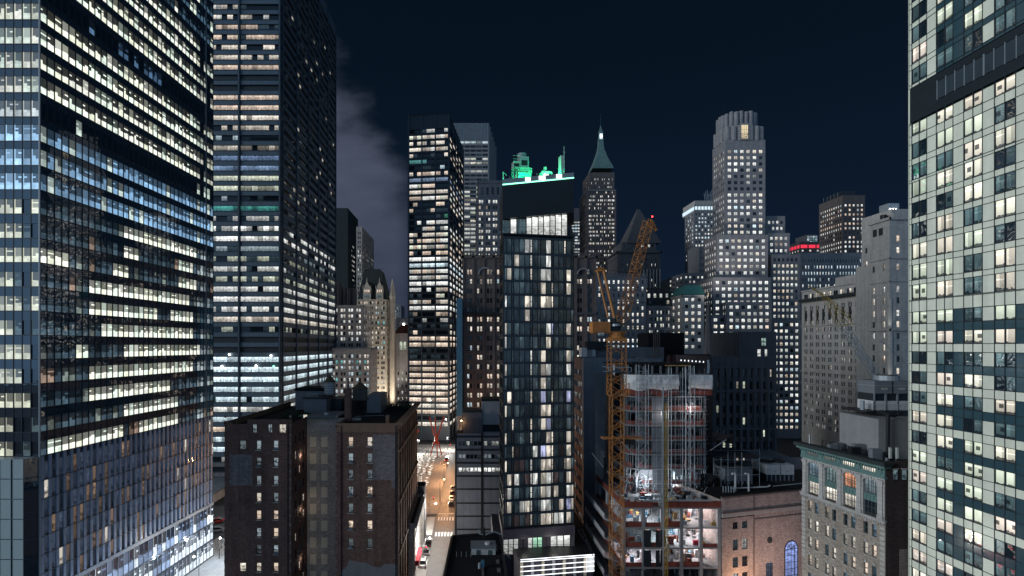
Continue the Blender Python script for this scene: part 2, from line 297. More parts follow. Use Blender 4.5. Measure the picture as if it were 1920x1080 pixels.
class MB:
    def __init__(s): s.v = []; s.f = []; s.uv = []; s.m = []; s.mats = []; s.lit = []; s.info = []
    def mi(s, name):
        if name not in s.mats: s.mats.append(name)
        return s.mats.index(name)
    def face(s, pts, uv, m, lit=(0, 0, 0), info=(0.5, 1, 1)):
        b = len(s.v); s.v += [tuple(p) for p in pts]; s.f.append(tuple(range(b, b + len(pts))))
        s.uv += list(uv); s.m.append(s.mi(m)); s.lit.append(lit); s.info.append(info)
    def box(s, F, u0, u1, d0, d1, z0, z1, m, skip=''):
        """faces: f front, b back, l left, r right, t top, o bottom"""
        q = lambda u, d, z: F.at(u, d, z)
        if 'f' not in skip: s.face([q(u0, d1, z0), q(u1, d1, z0), q(u1, d1, z1), q(u0, d1, z1)], [(u0, z0), (u1, z0), (u1, z1), (u0, z1)], m)
        if 'b' not in skip: s.face([q(u1, d0, z0), q(u0, d0, z0), q(u0, d0, z1), q(u1, d0, z1)], [(u1, z0), (u0, z0), (u0, z1), (u1, z1)], m)
        if 'l' not in skip: s.face([q(u0, d0, z0), q(u0, d1, z0), q(u0, d1, z1), q(u0, d0, z1)], [(d0, z0), (d1, z0), (d1, z1), (d0, z1)], m)
        if 'r' not in skip: s.face([q(u1, d1, z0), q(u1, d0, z0), q(u1, d0, z1), q(u1, d1, z1)], [(d1, z0), (d0, z0), (d0, z1), (d1, z1)], m)
        if 't' not in skip: s.face([q(u0, d1, z1), q(u1, d1, z1), q(u1, d0, z1), q(u0, d0, z1)], [(u0, d1), (u1, d1), (u1, d0), (u0, d0)], m)
        if 'o' not in skip: s.face([q(u0, d0, z0), q(u1, d0, z0), q(u1, d1, z0), q(u0, d1, z0)], [(u0, d0), (u1, d0), (u1, d1), (u0, d1)], m)
    def wbox(s, x0, x1, y0, y1, z0, z1, m, skip=''): s.box(WORLD, x0, x1, -y1, -y0, z0, z1, m, skip)
    def prism(s, pts, z0, z1, m, mtop=None, bottom=True):
        """pts counter-clockwise seen from above; z1 may be a list"""
        n = len(pts); zt = z1 if isinstance(z1, (list, tuple)) else [z1] * n; zb = z0 if isinstance(z0, (list, tuple)) else [z0] * n
        u = 0.0
        for i in range(n):
            a, b = pts[i], pts[(i + 1) % n]; L = math.hypot(b[0] - a[0], b[1] - a[1]); j = (i + 1) % n
            s.face([(a[0], a[1], zb[i]), (b[0], b[1], zb[j]), (b[0], b[1], zt[j]), (a[0], a[1], zt[i])], [(u, zb[i]), (u + L, zb[j]), (u + L, zt[j]), (u, zt[i])], m)
            u += L
        s.face([(p[0], p[1], zt[i]) for i, p in enumerate(pts)], [(p[0], p[1]) for p in pts], mtop or m)
        if bottom: s.face([(p[0], p[1], zb[n - 1 - i]) for i, p in enumerate(reversed(pts))], [(p[0], p[1]) for p in reversed(pts)], m)
    def loft(s, rings, m, cap=True):
        """rings of equal count, each a list of 3-D points counter-clockwise from above, bottom to top"""
        n = len(rings[0])
        for k in range(len(rings) - 1):
            a, b = rings[k], rings[k + 1]
            for i in range(n):
                j = (i + 1) % n
                L = (Vector(a[j]) - Vector(a[i])).length
                s.face([a[i], a[j], b[j], b[i]], [(i * L, a[i][2]), ((i + 1) * L, a[j][2]), ((i + 1) * L, b[j][2]), (i * L, b[i][2])], m)
        if cap:
            s.face(rings[-1], [(p[0], p[1]) for p in rings[-1]], m)
            s.face(list(reversed(rings[0])), [(p[0], p[1]) for p in reversed(rings[0])], m)
    def tube(s, p, q, r, m, n=5, r2=None, cap=True):
        p = Vector(p); q = Vector(q); ax = (q - p)
        if ax.length < 1e-6: return
        ax.normalize(); a = ax.orthogonal().normalized(); b = ax.cross(a); r2 = r if r2 is None else r2
        r0 = [p + (a * math.cos(2 * math.pi * i / n) + b * math.sin(2 * math.pi * i / n)) * r for i in range(n)]
        r1 = [q + (a * math.cos(2 * math.pi * i / n) + b * math.sin(2 * math.pi * i / n)) * r2 for i in range(n)]
        s.loft([r0, r1], m, cap)
    def path(s, pts, r, m, n=5):
        for a, b in zip(pts, pts[1:]): s.tube(a, b, r, m, n)
    def cyl(s, x, y, z0, z1, r, m, n=16, r2=None):
        r2 = r if r2 is None else r2
        s.loft([[(x + r * math.cos(2 * math.pi * i / n), y + r * math.sin(2 * math.pi * i / n), z0) for i in range(n)],
                [(x + r2 * math.cos(2 * math.pi * i / n), y + r2 * math.sin(2 * math.pi * i / n), z1) for i in range(n)]], m)
    def lathe(s, x, y, prof, m, n=16):
        s.loft([[(x + r * math.cos(2 * math.pi * i / n), y + r * math.sin(2 * math.pi * i / n), z) for i in range(n)] for r, z in prof], m)
    def ball(s, c, r, m, n=8):
        s.lathe(c[0], c[1], [(max(0.01, r * math.sin(math.pi * k / n)), c[2] - r * math.cos(math.pi * k / n)) for k in range(n + 1)], m, n)
    def lattice(s, p, q, w0, w1, nseg, r, m, side=None, faces=4):
        """square lattice boom from p to q, four chords with zigzag bracing"""
        p = Vector(p); q = Vector(q); ax = (q - p).normalized()
        a = (side or (Vector((0, 0, 1)).cross(ax) if abs(ax.z) < 0.95 else Vector((1, 0, 0)))).normalized(); b = ax.cross(a)
        def cor(k, i):
            t = k / nseg; h = (w0 + (w1 - w0) * t) / 2; sx, sy = ((-1, -1), (1, -1), (1, 1), (-1, 1))[i % 4]
            return p + (q - p) * t + a * sx * h + b * sy * h
        for i in range(4): s.tube(cor(0, i), cor(nseg, i), r, m, 4)
        for k in range(nseg):
            for i in range(faces):
                s.tube(cor(k, i + (k % 2)), cor(k + 1, i + 1 - (k % 2)), r * 0.6, m, 4, cap=False)
                if k % 2 == 0: s.tube(cor(k, i), cor(k, i + 1), r * 0.6, m, 4, cap=False)
    def build(s, name, parent=None, smooth=False):
        me = bpy.data.meshes.new(name); me.from_pydata(s.v, [], s.f)
        for k in s.mats: me.materials.append(MATS[k])
        me.polygons.foreach_set('material_index', s.m)
        ul = me.uv_layers.new(name='UVMap'); ul.data.foreach_set('uv', [c for t in s.uv for c in t])
        if any(x != (0, 0, 0) for x in s.lit) or any('pane' in k or 'glass_' in k for k in s.mats):
            at = me.attributes.new('lit', 'FLOAT_VECTOR', 'FACE'); at.data.foreach_set('vector', [c for t in s.lit for c in t])
            at = me.attributes.new('info', 'FLOAT_VECTOR', 'FACE'); at.data.foreach_set('vector', [c for t in s.info for c in t])
        if smooth: me.polygons.foreach_set('use_smooth', [True] * len(s.f))
        me.update()
        o = bpy.data.objects.new(name, me); sc.collection.objects.link(o)
        if parent: o.parent = parent; o.matrix_parent_inverse = parent.matrix_basis.inverted()
        return o

def tag(o, label=None, cat=None, group=None, kind=None):
    if label: o['label'] = label
    if cat: o['category'] = cat
    if group: o['group'] = group
    if kind: o['kind'] = kind
    return o
def thing(name, label, cat, loc=(0, 0, 0), group=None):
    o = bpy.data.objects.new(name, None); sc.collection.objects.link(o)
    o.location = loc if len(loc) == 3 else (loc[0], loc[1], 0); o.empty_display_size = 1
    return tag(o, label, cat, group)
def copy_tree(o, dp, parent=None):
    c = o.copy(); sc.collection.objects.link(c)
    if parent: c.parent = parent; c.matrix_parent_inverse = o.matrix_parent_inverse.copy()
    else: c.location = Vector(o.location) + Vector(dp)
    for ch in o.children: copy_tree(ch, dp, c)
    return c

# ------------------------------------------------------------------ windows: collected first, made into objects at the end
WARM, NEUT, COOL, PEACH = (1.0, 0.91, 0.78), (0.97, 0.99, 0.95), (0.74, 0.92, 1.0), (1.0, 0.80, 0.64)
TEAL, BLUE, GREEN, GREENISH = (0.20, 0.62, 0.62), (0.26, 0.46, 0.78), (0.2, 0.9, 0.5), (0.93, 1.0, 0.80)
WINDOWS = []
def lit(col, s): return (col[0] * s, col[1] * s, col[2] * s)
class Lights:
    """who is at home: p chance that a pane is lit, rows with their own chance, palette of room lights"""
    def __init__(s, seed, p=0.5, pal=((NEUT, 1),), lo=0.6, hi=1.1, rowvar=0.0, rows=None, dim=0.25, dimp=0.3, dimcol=(0.10, 0.16, 0.20)):
        s.r = random.Random(seed); s.p = p; s.pal = pal; s.lo = lo; s.hi = hi; s.rowvar = rowvar; s.rows = rows or {}; s.rp = {}; s.rc = {}
        s.dim = dim; s.dimp = dimp; s.dimcol = dimcol
    def pick(s):
        t = s.r.random() * sum(w for _, w in s.pal)
        for c, w_ in s.pal:
            t -= w_
            if t <= 0: return c
        return s.pal[-1][0]
    def __call__(s, i, j=0):
        if i not in s.rp:
            s.rp[i] = min(1, max(0, s.p + s.r.uniform(-1, 1) * s.rowvar)); s.rc[i] = s.pick()
        ov = s.rows.get(i)
        p = s.rp[i]; col = s.rc[i] if s.r.random() < 0.6 else s.pick(); lo, hi = s.lo, s.hi
        if ov is not None:
            p = ov[0]
            if len(ov) > 1 and ov[1]: col = ov[1]
            if len(ov) > 2: lo, hi = ov[2] * 0.85, ov[2] * 1.15
        if s.r.random() < p: return lit(col, s.r.uniform(lo * .75, hi) * (1.2 if s.r.random() < .85 else .5))
        if s.r.random() < s.dimp: return lit(s.dimcol, s.r.uniform(0.3, 1.0) * s.dim)
        return (0, 0, 0)

def window(root, F, u0, u1, z0, z1, d, l, pane='pane_room', bars=(0, 1), bt=0.07, frame='frame_dark', name='window', segs=None, poly=None):
    WINDOWS.append(dict(root=root, F=F, u=(u0, u1), z=(z0, z1), d=d, lit=l, pane=pane, bars=bars, bt=bt, frame=frame, name=name, segs=segs, poly=poly))
WR = random.Random(77)
def window_mesh(mb, wd):
    F = wd['F']; (u0, u1), (z0, z1), d = wd['u'], wd['z'], wd['d']; h = z1 - z0
    if wd['poly']:                                            # arched head: polygon in wall coordinates
        pts = wd['poly']; mb.face([F.at(u, d, z) for u, z in pts], [(u - u0, z - z0) for u, z in pts], wd['pane'], wd['lit'], (WR.random(), u1 - u0, h))
    else:
        for a, b, l in (wd['segs'] or [(u0, u1, wd['lit'])]):
            mb.face([F.at(a, d, z0), F.at(b, d, z0), F.at(b, d, z1), F.at(a, d, z1)], [(a - u0, 0), (b - u0, 0), (b - u0, h), (a - u0, h)],
                    wd['pane'], l, (WR.random(), u1 - u0, h))
    nv, nh = wd['bars']; t = wd['bt']; fr = wd['frame']
    for k in range(nv):
        u = u0 + (u1 - u0) * (k + 1) / (nv + 1); mb.box(F, u - t / 2, u + t / 2, d, d + 0.05, z0, z1, fr, 'bto')
    for k in range(nh):
        z = z0 + h * (k + 1) / (nh + 1); mb.box(F, u0, u1, d, d + 0.045, z - t / 2, z + t / 2, fr, 'blr')
    if wd.get('edge', True) and t > 0:
        mb.box(F, u0, u0 + t * .8, d, d + 0.055, z0, z1, fr, 'bto'); mb.box(F, u1 - t * .8, u1, d, d + 0.055, z0, z1, fr, 'bto')
        mb.box(F, u0 + t * .8, u1 - t * .8, d, d + 0.055, z0, z0 + t, fr, 'blr')

def emit_windows(limit=100):
    """nearest and largest panes the camera sees become parts of their own, the rest of each building one part"""
    bpy.context.view_layer.update(); dg = bpy.context.evaluated_depsgraph_get(); eye = Vector((0, 0, CAMZ))
    by = {}
    for wd in WINDOWS: by.setdefault((wd['root'].name, wd['name']), []).append(wd)
    for (rn, nm), ws in by.items():
        for wd in ws:
            F = wd['F']; u = sum(wd['u']) / 2; z = sum(wd['z']) / 2; c = F.at(u, wd['d'] + 0.02, z); v = c - eye
            wd['score'] = 0.0
            if c.y < 2: continue
            px = CX + FPX * v.x / v.y; py = HY - FPX * v.z / v.y
            n3 = Vector((F.n.x, F.n.y, 0)); facing = -v.normalized().dot(n3)
            if facing <= 0.01 or not (-20 < px < 1940 and -20 < py < 1100): continue
            hit = sc.ray_cast(dg, eye, v.normalized(), distance=v.length - 0.6)[0]
            if hit: continue
            wd['score'] = (wd['u'][1] - wd['u'][0]) * (wd['z'][1] - wd['z'][0]) * facing / v.length_squared
        ws.sort(key=lambda x: -x['score'])
        rest = MB(); k = 0
        for wd in ws:
            if wd['score'] > 0 and k < limit:
                mb = MB(); window_mesh(mb, wd); mb.build(nm, wd['root']); k += 1
            else: window_mesh(rest, wd)
        if rest.f:
            o = rest.build(nm + '_field', ws[0]['root']); o['kind'] = 'stuff'

# ------------------------------------------------------------------ walls with openings
def cols_even(L, n, frac, mx=0.8, pair=False, gap=0.35):
    bay = (L - 2 * mx) / n; out = []
    for i in range(n):
        c = mx + (i + .5) * bay; w_ = bay * frac
        if pair:
            h = (w_ - gap) / 2; out += [(c - w_ / 2, c - w_ / 2 + h), (c + w_ / 2 - h, c + w_ / 2)]
        else: out.append((c - w_ / 2, c + w_ / 2))
    return out
def rows_px(y0, dy, n, Y, frac):
    """rows of windows from the pixel height of the first row, spacing, depth"""
    h = dy * Y / FPX * frac
    return [(gz(y0 + i * dy, Y) - h / 2, gz(y0 + i * dy, Y) + h / 2) for i in range(n)]
def facade(mb, root, P0, P1, z0, z1, cols, rows, lf=None, m='stone_grey', rec=0.35, sp=0.05, pane='pane_room', bars=(0, 1), bt=0.09,
           frame='frame_dark', skip=None, trim0=0.0, trim1=0.0, mfill=None, horizontal=False, msp=None, wname='window'):
    F = Frame(P0, P1); L = F.L; a, b = trim0, L - trim1
    cols = [c for c in cols if c[0] > a + .05 and c[1] < b - .05]
    rows = sorted([r for r in rows if r[0] > z0 + .05 and r[1] < z1 - .05]); T = rec + 0.12
    sp = max(sp, 0.004); dp, ds = (0.0, -sp) if not horizontal else (-sp, 0.0)
    edges = [a] + [x for c in sorted(cols) for x in c] + [b]
    for i in range(0, len(edges), 2): mb.box(F, edges[i], edges[i + 1], -T, dp, z0, z1, m, 'bo')
    zs = [z0] + [x for r in rows for x in r] + [z1]
    for i in range(0, len(zs), 2): mb.box(F, a, b, -T + 0.01, ds, zs[i], zs[i + 1], msp or m, 'blr')
    for i, r in enumerate(reversed(rows)):
        for j, c in enumerate(cols):
            if skip and skip(i, j): mb.box(F, c[0], c[1], -T, -sp - 0.03, r[0], r[1], mfill or m, 'blrto'); continue
            window(root, F, c[0], c[1], r[0], r[1], -rec, lf(i, j) if lf else (0, 0, 0), pane, bars, bt, frame, wname)
    return F
def cornice(mb, F, u0, u1, z, h, out_, m): mb.box(F, u0, u1, -0.2, out_, z, z + h, m)

def block(root, A, B, D, z0, z1, front=None, left=None, right=None, m='stone_grey', lf=None, rec=0.35, parapet=0.8, roof='roof_tar', mb=None, rmb=None,
          corn=None, **kw):
    """rectangular building mass, A-B its front seen from the camera, D deep; front/left/right = (cols, rows)"""
    own = mb is None; mb = mb or MB(); A = Vector(A); B = Vector(B)
    F = Frame(A, B); bk = -F.n; C = B + bk * D; E = A + bk * D; T = rec + 0.12
    for nm, p, q, sp_, t0, t1 in (('f', A, B, front, 0, 0), ('r', B, C, right, T, 0), ('b', C, E, None, T, T), ('l', E, A, left, T if 0 else 0, T)):
        if nm == 'b':
            G = Frame(p, q); mb.box(G, 0, G.L, -T, 0, z0, z1, m, 'bo'); continue
        t0_, t1_ = t0, t1
        if nm == 'r': t1_ = T
        if nm == 'l': t0_ = T
        if sp_: facade(mb, root, p, q, z0, z1, sp_[0], sp_[1], lf, m, rec, trim0=t0_, trim1=t1_, **kw)
        else:
            G = Frame(p, q); mb.box(G, t0_, G.L - t1_, -T, 0, z0, z1, m, 'bo')
        if corn and nm != 'b':
            G = Frame(p, q)
            for (zc, h, o_, mm) in corn: mb.box(G, -o_ if nm != 'l' else 0, G.L + (o_ if nm != 'r' else 0), -0.1, o_ - (0.003 if nm != 'f' else 0), zc, zc + h, mm)
    i = T - 0.02
    inner = [A + F.e * i + bk * i, B - F.e * i + bk * i, C - F.e * i - bk * i, E + F.e * i - bk * i]
    tgt = rmb or MB()
    tgt.prism(inner, z1 - parapet - 0.4, z1 - parapet, roof)
    if own: mb.build('wall', root)
    if rmb is None: tgt.build('roof', root)
    return F
# ================================================================== ground, streets
def sheet(name, pts, z, m):
    mb = MB(); mb.face([(x, y, z) for x, y in pts], pts, m); o = mb.build(name); o['kind'] = 'structure'; return o
def slab(name, pts, z0, z1, m):
    mb = MB(); mb.prism(pts, z0, z1, m); o = mb.build(name); o['kind'] = 'structure'; return o
sheet('ground', [(-2600, -600), (2600, -600), (2600, 3600), (-2600, 3600)], 0.0, 'ground_dark')
sheet('road', [(-11, 40), (-4.5, 40), (-5.2, 276), (-11, 276)], 0.008, 'asphalt')
sheet('cross_street', [(-120, 155), (-11.05, 155), (-11.05, 174), (-120, 174)], 0.008, 'asphalt')
sheet('far_avenue', [(-160, 276.05), (90, 276.05), (90, 292), (-160, 292)], 0.008, 'asphalt')
slab('pavement_kerb', [(-15, 100), (-11, 100), (-11, 154), (-15, 154)], 0.0, 0.14, 'pavement')
slab('park_pavement', [(-17.4, 176), (-11, 176), (-11, 275), (-17.4, 275)], 0.0, 0.14, 'pavement')
slab('park_terrace', [(-76, 176), (-17.45, 176), (-17.45, 275), (-76, 275)], 0.0, 0.13, 'plaza_stone')
slab('plaza', [(-76, 100), (-52, 100), (-52, 154), (-76, 154)], 0.0, 0.14, 'plaza_stone')
mb = MB()
for y0 in (157.5, 171.5):                                     # crossings over the street
    for k in range(6): mb.face([(-10.5 + k * .95, y0 - 1.7, .014), (-10.0 + k * .95, y0 - 1.7, .014), (-10.0 + k * .95, y0 + 1.7, .014), (-10.5 + k * .95, y0 + 1.7, .014)], [(0, 0), (.5, 0), (.5, 3), (0, 3)], 'paint_white')
for k in range(17): mb.face([(-14.2, 157 + k * .95, .014), (-11.5, 157 + k * .95, .014), (-11.5, 157.45 + k * .95, .014), (-14.2, 157.45 + k * .95, .014)], [(0, 0), (3, 0), (3, .5), (0, .5)], 'paint_white')
mb.face([(-10.6, 176.4, .014), (-5.4, 176.4, .014), (-5.4, 176.9, .014), (-10.6, 176.9, .014)], [(0, 0), (5, 0), (5, .5), (0, .5)], 'paint_white')
mb.build('road_marking')['kind'] = 'structure'
slab('harbour_terrace', [(-8, 276.1), (60, 292.1), (60, 300), (-40, 300), (-40, 292.1)], 0.0, 0.12, 'pavement')

# ================================================================== left glass tower
def u_at(F, px):                     # distance along a wall where the eye's ray through a pixel column meets it
    k = (px - CX) / FPX; return (k * F.o.y - F.o.x) / (F.e.x - k * F.e.y)
t = thing('glass_tower', 'tall glass office tower with rows of greenish white lit floors beside black steel tower', 'tower', (-74.4, 88.6))
A0 = Vector((-74.4, 88.6)); B0 = Vector((-70.5, 141.0)); FT = Frame(A0, B0); FF = Frame((-120.4, 88.6), A0)
wall = MB(); ZT = 172.0; fl = 4.2; zb = [gz(856, 88.6) + fl * k for k in range(33)]; rr = random.Random(5)
zb = [z for z in zb if z < ZT]
# lit stretches (photo columns) of the lower floors, counted from the lowest office floor upwards
LITX = {0: [(83, 227), (263, 337)], 1: [(235, 338)], 2: [(163, 320)], 3: [(163, 363)], 4: [(140, 163), (227, 373)], 5: [(187, 363)], 6: [(163, 295), (323, 363)],
        7: [(163, 355)], 8: [(75, 128), (208, 245), (338, 372)], 9: [(236, 261), (338, 363)], 10: [(227, 372)]}
ncol = 35; bw = FT.L / ncol; GW = [(0.96, 1.0, 0.80), (0.98, 1.0, 0.88), (0.86, 1.0, 0.86)]
for k, z in enumerate(zb):
    h = 2.55 if k < 11 else 2.85
    wall.box(FT, 0.0, FT.L, -0.5, -0.02, z + h, z + fl, 'glass_navy', 'b'); wall.box(FT, 0, FT.L, -0.1, 0.05, z - 0.07, z + 0.07, 'mullion', 'b')
    blue = 11 <= k <= 13
    fb = rr.uniform(.75, 1.0)
    for j in range(ncol):
        u0, u1 = j * bw, (j + 1) * bw; pxm = CX + FPX * (FT.o.x + FT.e.x * (u0 + u1) / 2) / (FT.o.y + FT.e.y * (u0 + u1) / 2)
        l = (0, 0, 0)
        if k < 11:
            if any(a <= pxm <= b for a, b in LITX[k]): l = lit(rr.choice(GW), rr.uniform(.75, 1.0))
            elif pxm > 372 and rr.random() < .45: l = lit((.7, .85, .9), rr.uniform(.15, .5))
            elif rr.random() < .22: l = lit((.45, .55, .5) if rr.random() < .6 else (.7, .5, .38), rr.uniform(.08, .4))  # faint glow stands in for reflections in the darker panes
            else: l = lit((.35, .6, .8), rr.uniform(.03, .14))
        elif blue: l = lit((.30, .55, .85) if rr.random() < .8 else (.7, .85, .8), rr.uniform(.35, .75) * (1.15 if pxm > 200 else .8))
        elif k == 14: l = lit((.8, .95, .85), rr.uniform(.3, .8)) if (110 < pxm < 190 and rr.random() < .6) or pxm > 372 and rr.random() < .5 else (0, 0, 0)
        elif k == 19: l = lit((.2, .4, .7), rr.uniform(.1, .35)) if 150 < pxm < 300 and rr.random() < .6 else (0, 0, 0)
        elif k < 24: l = lit(rr.choice(GW), rr.uniform(.78, 1.02) * fb * (0.55 if pxm > 372 else 1.0)) if not (pxm > 372 and rr.random() < .25) else (0, 0, 0)
        else: l = lit(rr.choice(GW), rr.uniform(.5, .9)) if rr.random() < .22 else lit((.2, .4, .6), rr.uniform(.05, .25))
        window(t, FT, u0, u1, z + 0.07, z + h, -0.14, lit(l, 1.25), 'pane_tower_mid' if k < 15 else 'pane_tower', (0, 0), 0.0, 'mullion', 'window')
    for j in range(0, 22):                                     # short end wall facing the eye
        u0, u1 = FF.L - 1.5 * (j + 1), FF.L - 1.5 * j; pxm = CX + FPX * (FF.o.x + (u0 + u1) / 2) / 88.6
        l = (0, 0, 0); q = rr.random()
        if blue: l = lit((.40, .66, .95), rr.uniform(.45, .95) * (1.5 if 5 < pxm < 45 else 1))
        elif k >= 15: l = lit(rr.choice(GW), rr.uniform(.45, .8))
        elif k == 14: l = lit((.8, .9, .9), rr.uniform(.3, .75))
        elif k == 8: l = lit(GW[0], rr.uniform(.6, .9))
        elif pxm < 22 or q < .25: l = lit(GW[0], rr.uniform(.35, .85))
        elif q < .5: l = lit((.3, .45, .5), rr.uniform(.1, .3))
        window(t, FF, u0, u1, z + 0.07, z + h, -0.14, l, 'pane_tower_mid', (0, 0), 0.0, 'mullion', 'window')
    wall.box(FF, 0, FF.L, -0.5, -0.02, z + h, z + fl, 'glass_navy', 'b'); wall.box(FF, 0, FF.L, -0.1, 0.05, z - 0.07, z + 0.07, 'mullion', 'b')
mull = MB()
for j in range(ncol + 1): mull.box(FT, max(0, j * bw - .05), min(FT.L, j * bw + .05), -0.14, 0.06, zb[0], ZT, 'mullion', 'bto')
for j in range(0, 23): mull.box(FF, FF.L - 1.5 * j - .05, FF.L - 1.5 * j + .04, -0.14, 0.06, zb[0], ZT, 'mullion', 'bto')
mull.box(FT, -0.12, 0.12, -0.05, 0.14, 14.2, ZT, 'mullion_pale'); mull.box(FT, 49.0, 49.14, -0.1, 0.12, 14.2, ZT, 'mullion_pale')
mull.build('mullion_grid', t)
# louvred storeys with pale vertical fins, below them the glazed lobby
zl0, zl1 = 15.0, zb[0] - 0.08
wall.box(FT, 0, FT.L, -0.6, -0.16, zl0, zl1, 'glass_navy', 'b'); wall.box(FF, 0, FF.L, -0.6, -0.16, 0.0, zl1, 'mullion', 'b')
wall.prism([(-120, 89.3), (-75.2, 89.3), (-71.5, 140.6), (-120, 140.6)], 0, ZT, 'black_panel')
fins = MB()
for j in range(ncol):
    fins.box(FT, j * bw + 0.25, j * bw + 0.85, -0.12, 0.10, zl0, zl1, 'fin_grey', 'b')
fins.build('louvre_fin', t)
zz = zl0; k = 0
while zz < zl1 - 1:
    z2 = min(zl1, zz + 3.25)
    wall.box(FT, 0, FT.L, -0.14, 0.13, zz - .06, zz + .06, 'mullion', 'b')
    for j in range(ncol):
        l = lit(WARM, rr.uniform(.5, .9)) if rr.random() < .04 else lit((.34, .48, .75), rr.uniform(.03, .16)) if rr.random() < .75 else lit((.9, .6, .4), rr.uniform(.1, .3))  # dim glow painted into the strips for the reflected street
        window(t, FT, j * bw + .85, (j + 1) * bw + .25 if j < ncol - 1 else FT.L, zz + .06, z2 - .06, -0.13, l, 'pane_room', (0, 0), 0.0, 'mullion', 'louvre_glass')
    zz += 3.25
wall.box(FT, 0, FT.L, -0.3, 0.16, 14.2, 15.0, 'mullion_pale', 'b')
lob = random.Random(9)
for i, (za, zc) in enumerate(((0.3, 4.6), (4.9, 9.2), (9.5, 14.1))):
    for j in range(ncol):
        pxm = CX + FPX * (FT.o.x + FT.e.x * (j + .5) * bw) / (FT.o.y + FT.e.y * (j + .5) * bw)
        l = lit((.80, .90, 1.0), lob.uniform(.8, 1.4)) if pxm > 325 and i < 2 or lob.random() < .4 else lit((.45, .62, .95), lob.uniform(.3, .8))  # beyond the lit lobby the blue glow imitates street reflections
        window(t, FT, j * bw + .05, (j + 1) * bw - .05, za, zc, -0.10, l, 'pane_tower', (0, 1), 0.06, 'mullion', 'lobby_window')
    wall.box(FT, 0, FT.L, -0.3, 0.1, za - .3, za, 'mullion', 'b')
# lower corner block with big pale panes
lowp = MB(); FB = Frame((-120.4, 86.4), (gx(43, 86.4), 86.4)); FC = Frame((gx(43, 86.4), 86.4), (-74.4, 88.55))
zc0 = gz(862, 86.4)
lowp.prism([(-120, 86.75), (gx(43, 86.4) - .2, 86.75), (-74.75, 88.9), (-120, 88.9)], 0, zc0, 'mullion_pale')
for r_ in range(11):
    z2 = zc0 - 3.4 * r_; z1 = max(0.1, z2 - 3.3)
    for c_ in range(6):
        window(t, FB, FB.L - 2.1 * (c_ + 1) + .06, FB.L - 2.1 * c_ - .06, z1, z2, -0.2, (0, 0, 0), 'glass_grey', (0, 0), 0.05, 'mullion', 'corner_pane')
    window(t, FC, .1, FC.L - .1, z1, z2, -0.1, (0, 0, 0), 'glass_navy', (0, 0), 0.05, 'mullion', 'corner_pane')
lowp.build('podium', t)
wall.build('wall', t)

# ================================================================== black steel towers with strip windows
def steel_tower(t, F_list, z0, z1, bays, rows, lf, hfrac_seg=4, beam='steel_spandrel', colw=0.9, mech=(), pts=None, lowmat=None):
    """F_list: [(frame, n bays)], rows: [(z bottom, z top)] of window strips"""
    wall = MB(); colm = MB(); beams = MB()
    for F, n, off in F_list:
        bay = (F.L - off) / n
        zs = [z0] + [x for r in rows for x in r] + [z1]
        for i in range(0, len(zs), 2): beams.box(F, 0.02, F.L - 0.02, -0.7, -0.05, zs[i], zs[i + 1], (lowmat[0] if lowmat and zs[i + 1] < lowmat[1] else beam), 'blr')
        for i in range(0, len(zs), 2):                         # flanges of each beam
            if zs[i + 1] - zs[i] > .8:
                beams.box(F, 0.02, F.L - 0.02, -0.05, 0.16, zs[i + 1] - .14, zs[i + 1], 'steel_dark', 'b'); beams.box(F, 0.02, F.L - 0.02, -0.05, 0.16, zs[i], zs[i] + .14, 'steel_dark', 'b')
        for j in range(n + 1):
            c = min(max(off + j * bay, colw / 2), F.L - colw / 2)
            colm.box(F, c - colw / 2, c + colw / 2, -0.6, 0.34, z0, z1, 'steel_dark', 'b'); colm.box(F, c - .12, c + .12, 0.34, 0.46, z0, z1, 'steel_spandrel', 'b')
        for i, (za, zc) in enumerate(reversed(rows)):
            for j in range(n):
                a, b = off + j * bay + colw / 2, off + (j + 1) * bay - colw / 2; ns = hfrac_seg; sw = (b - a) / ns
                if i in mech: beams.box(F, a, b, -0.7, -0.4, za, zc, 'black_panel', 'blr'); continue
                base = lf(i, j); segs = []
                for q in range(ns): segs.append((a + q * sw, a + (q + 1) * sw, lf(i, j + q * 0.1) if lf.r.random() < .5 else base))
                window(t, F, a, b, za, zc, -0.42, base, 'pane_office', (0, 0), 0.0, 'steel_dark', 'window_strip', segs=segs)
    wall.prism(pts, z0, z1 - 0.5, 'black_panel')
    wall.build('wall', t); beams.build('spandrel_beam', t); colm.build('steel_column', t)

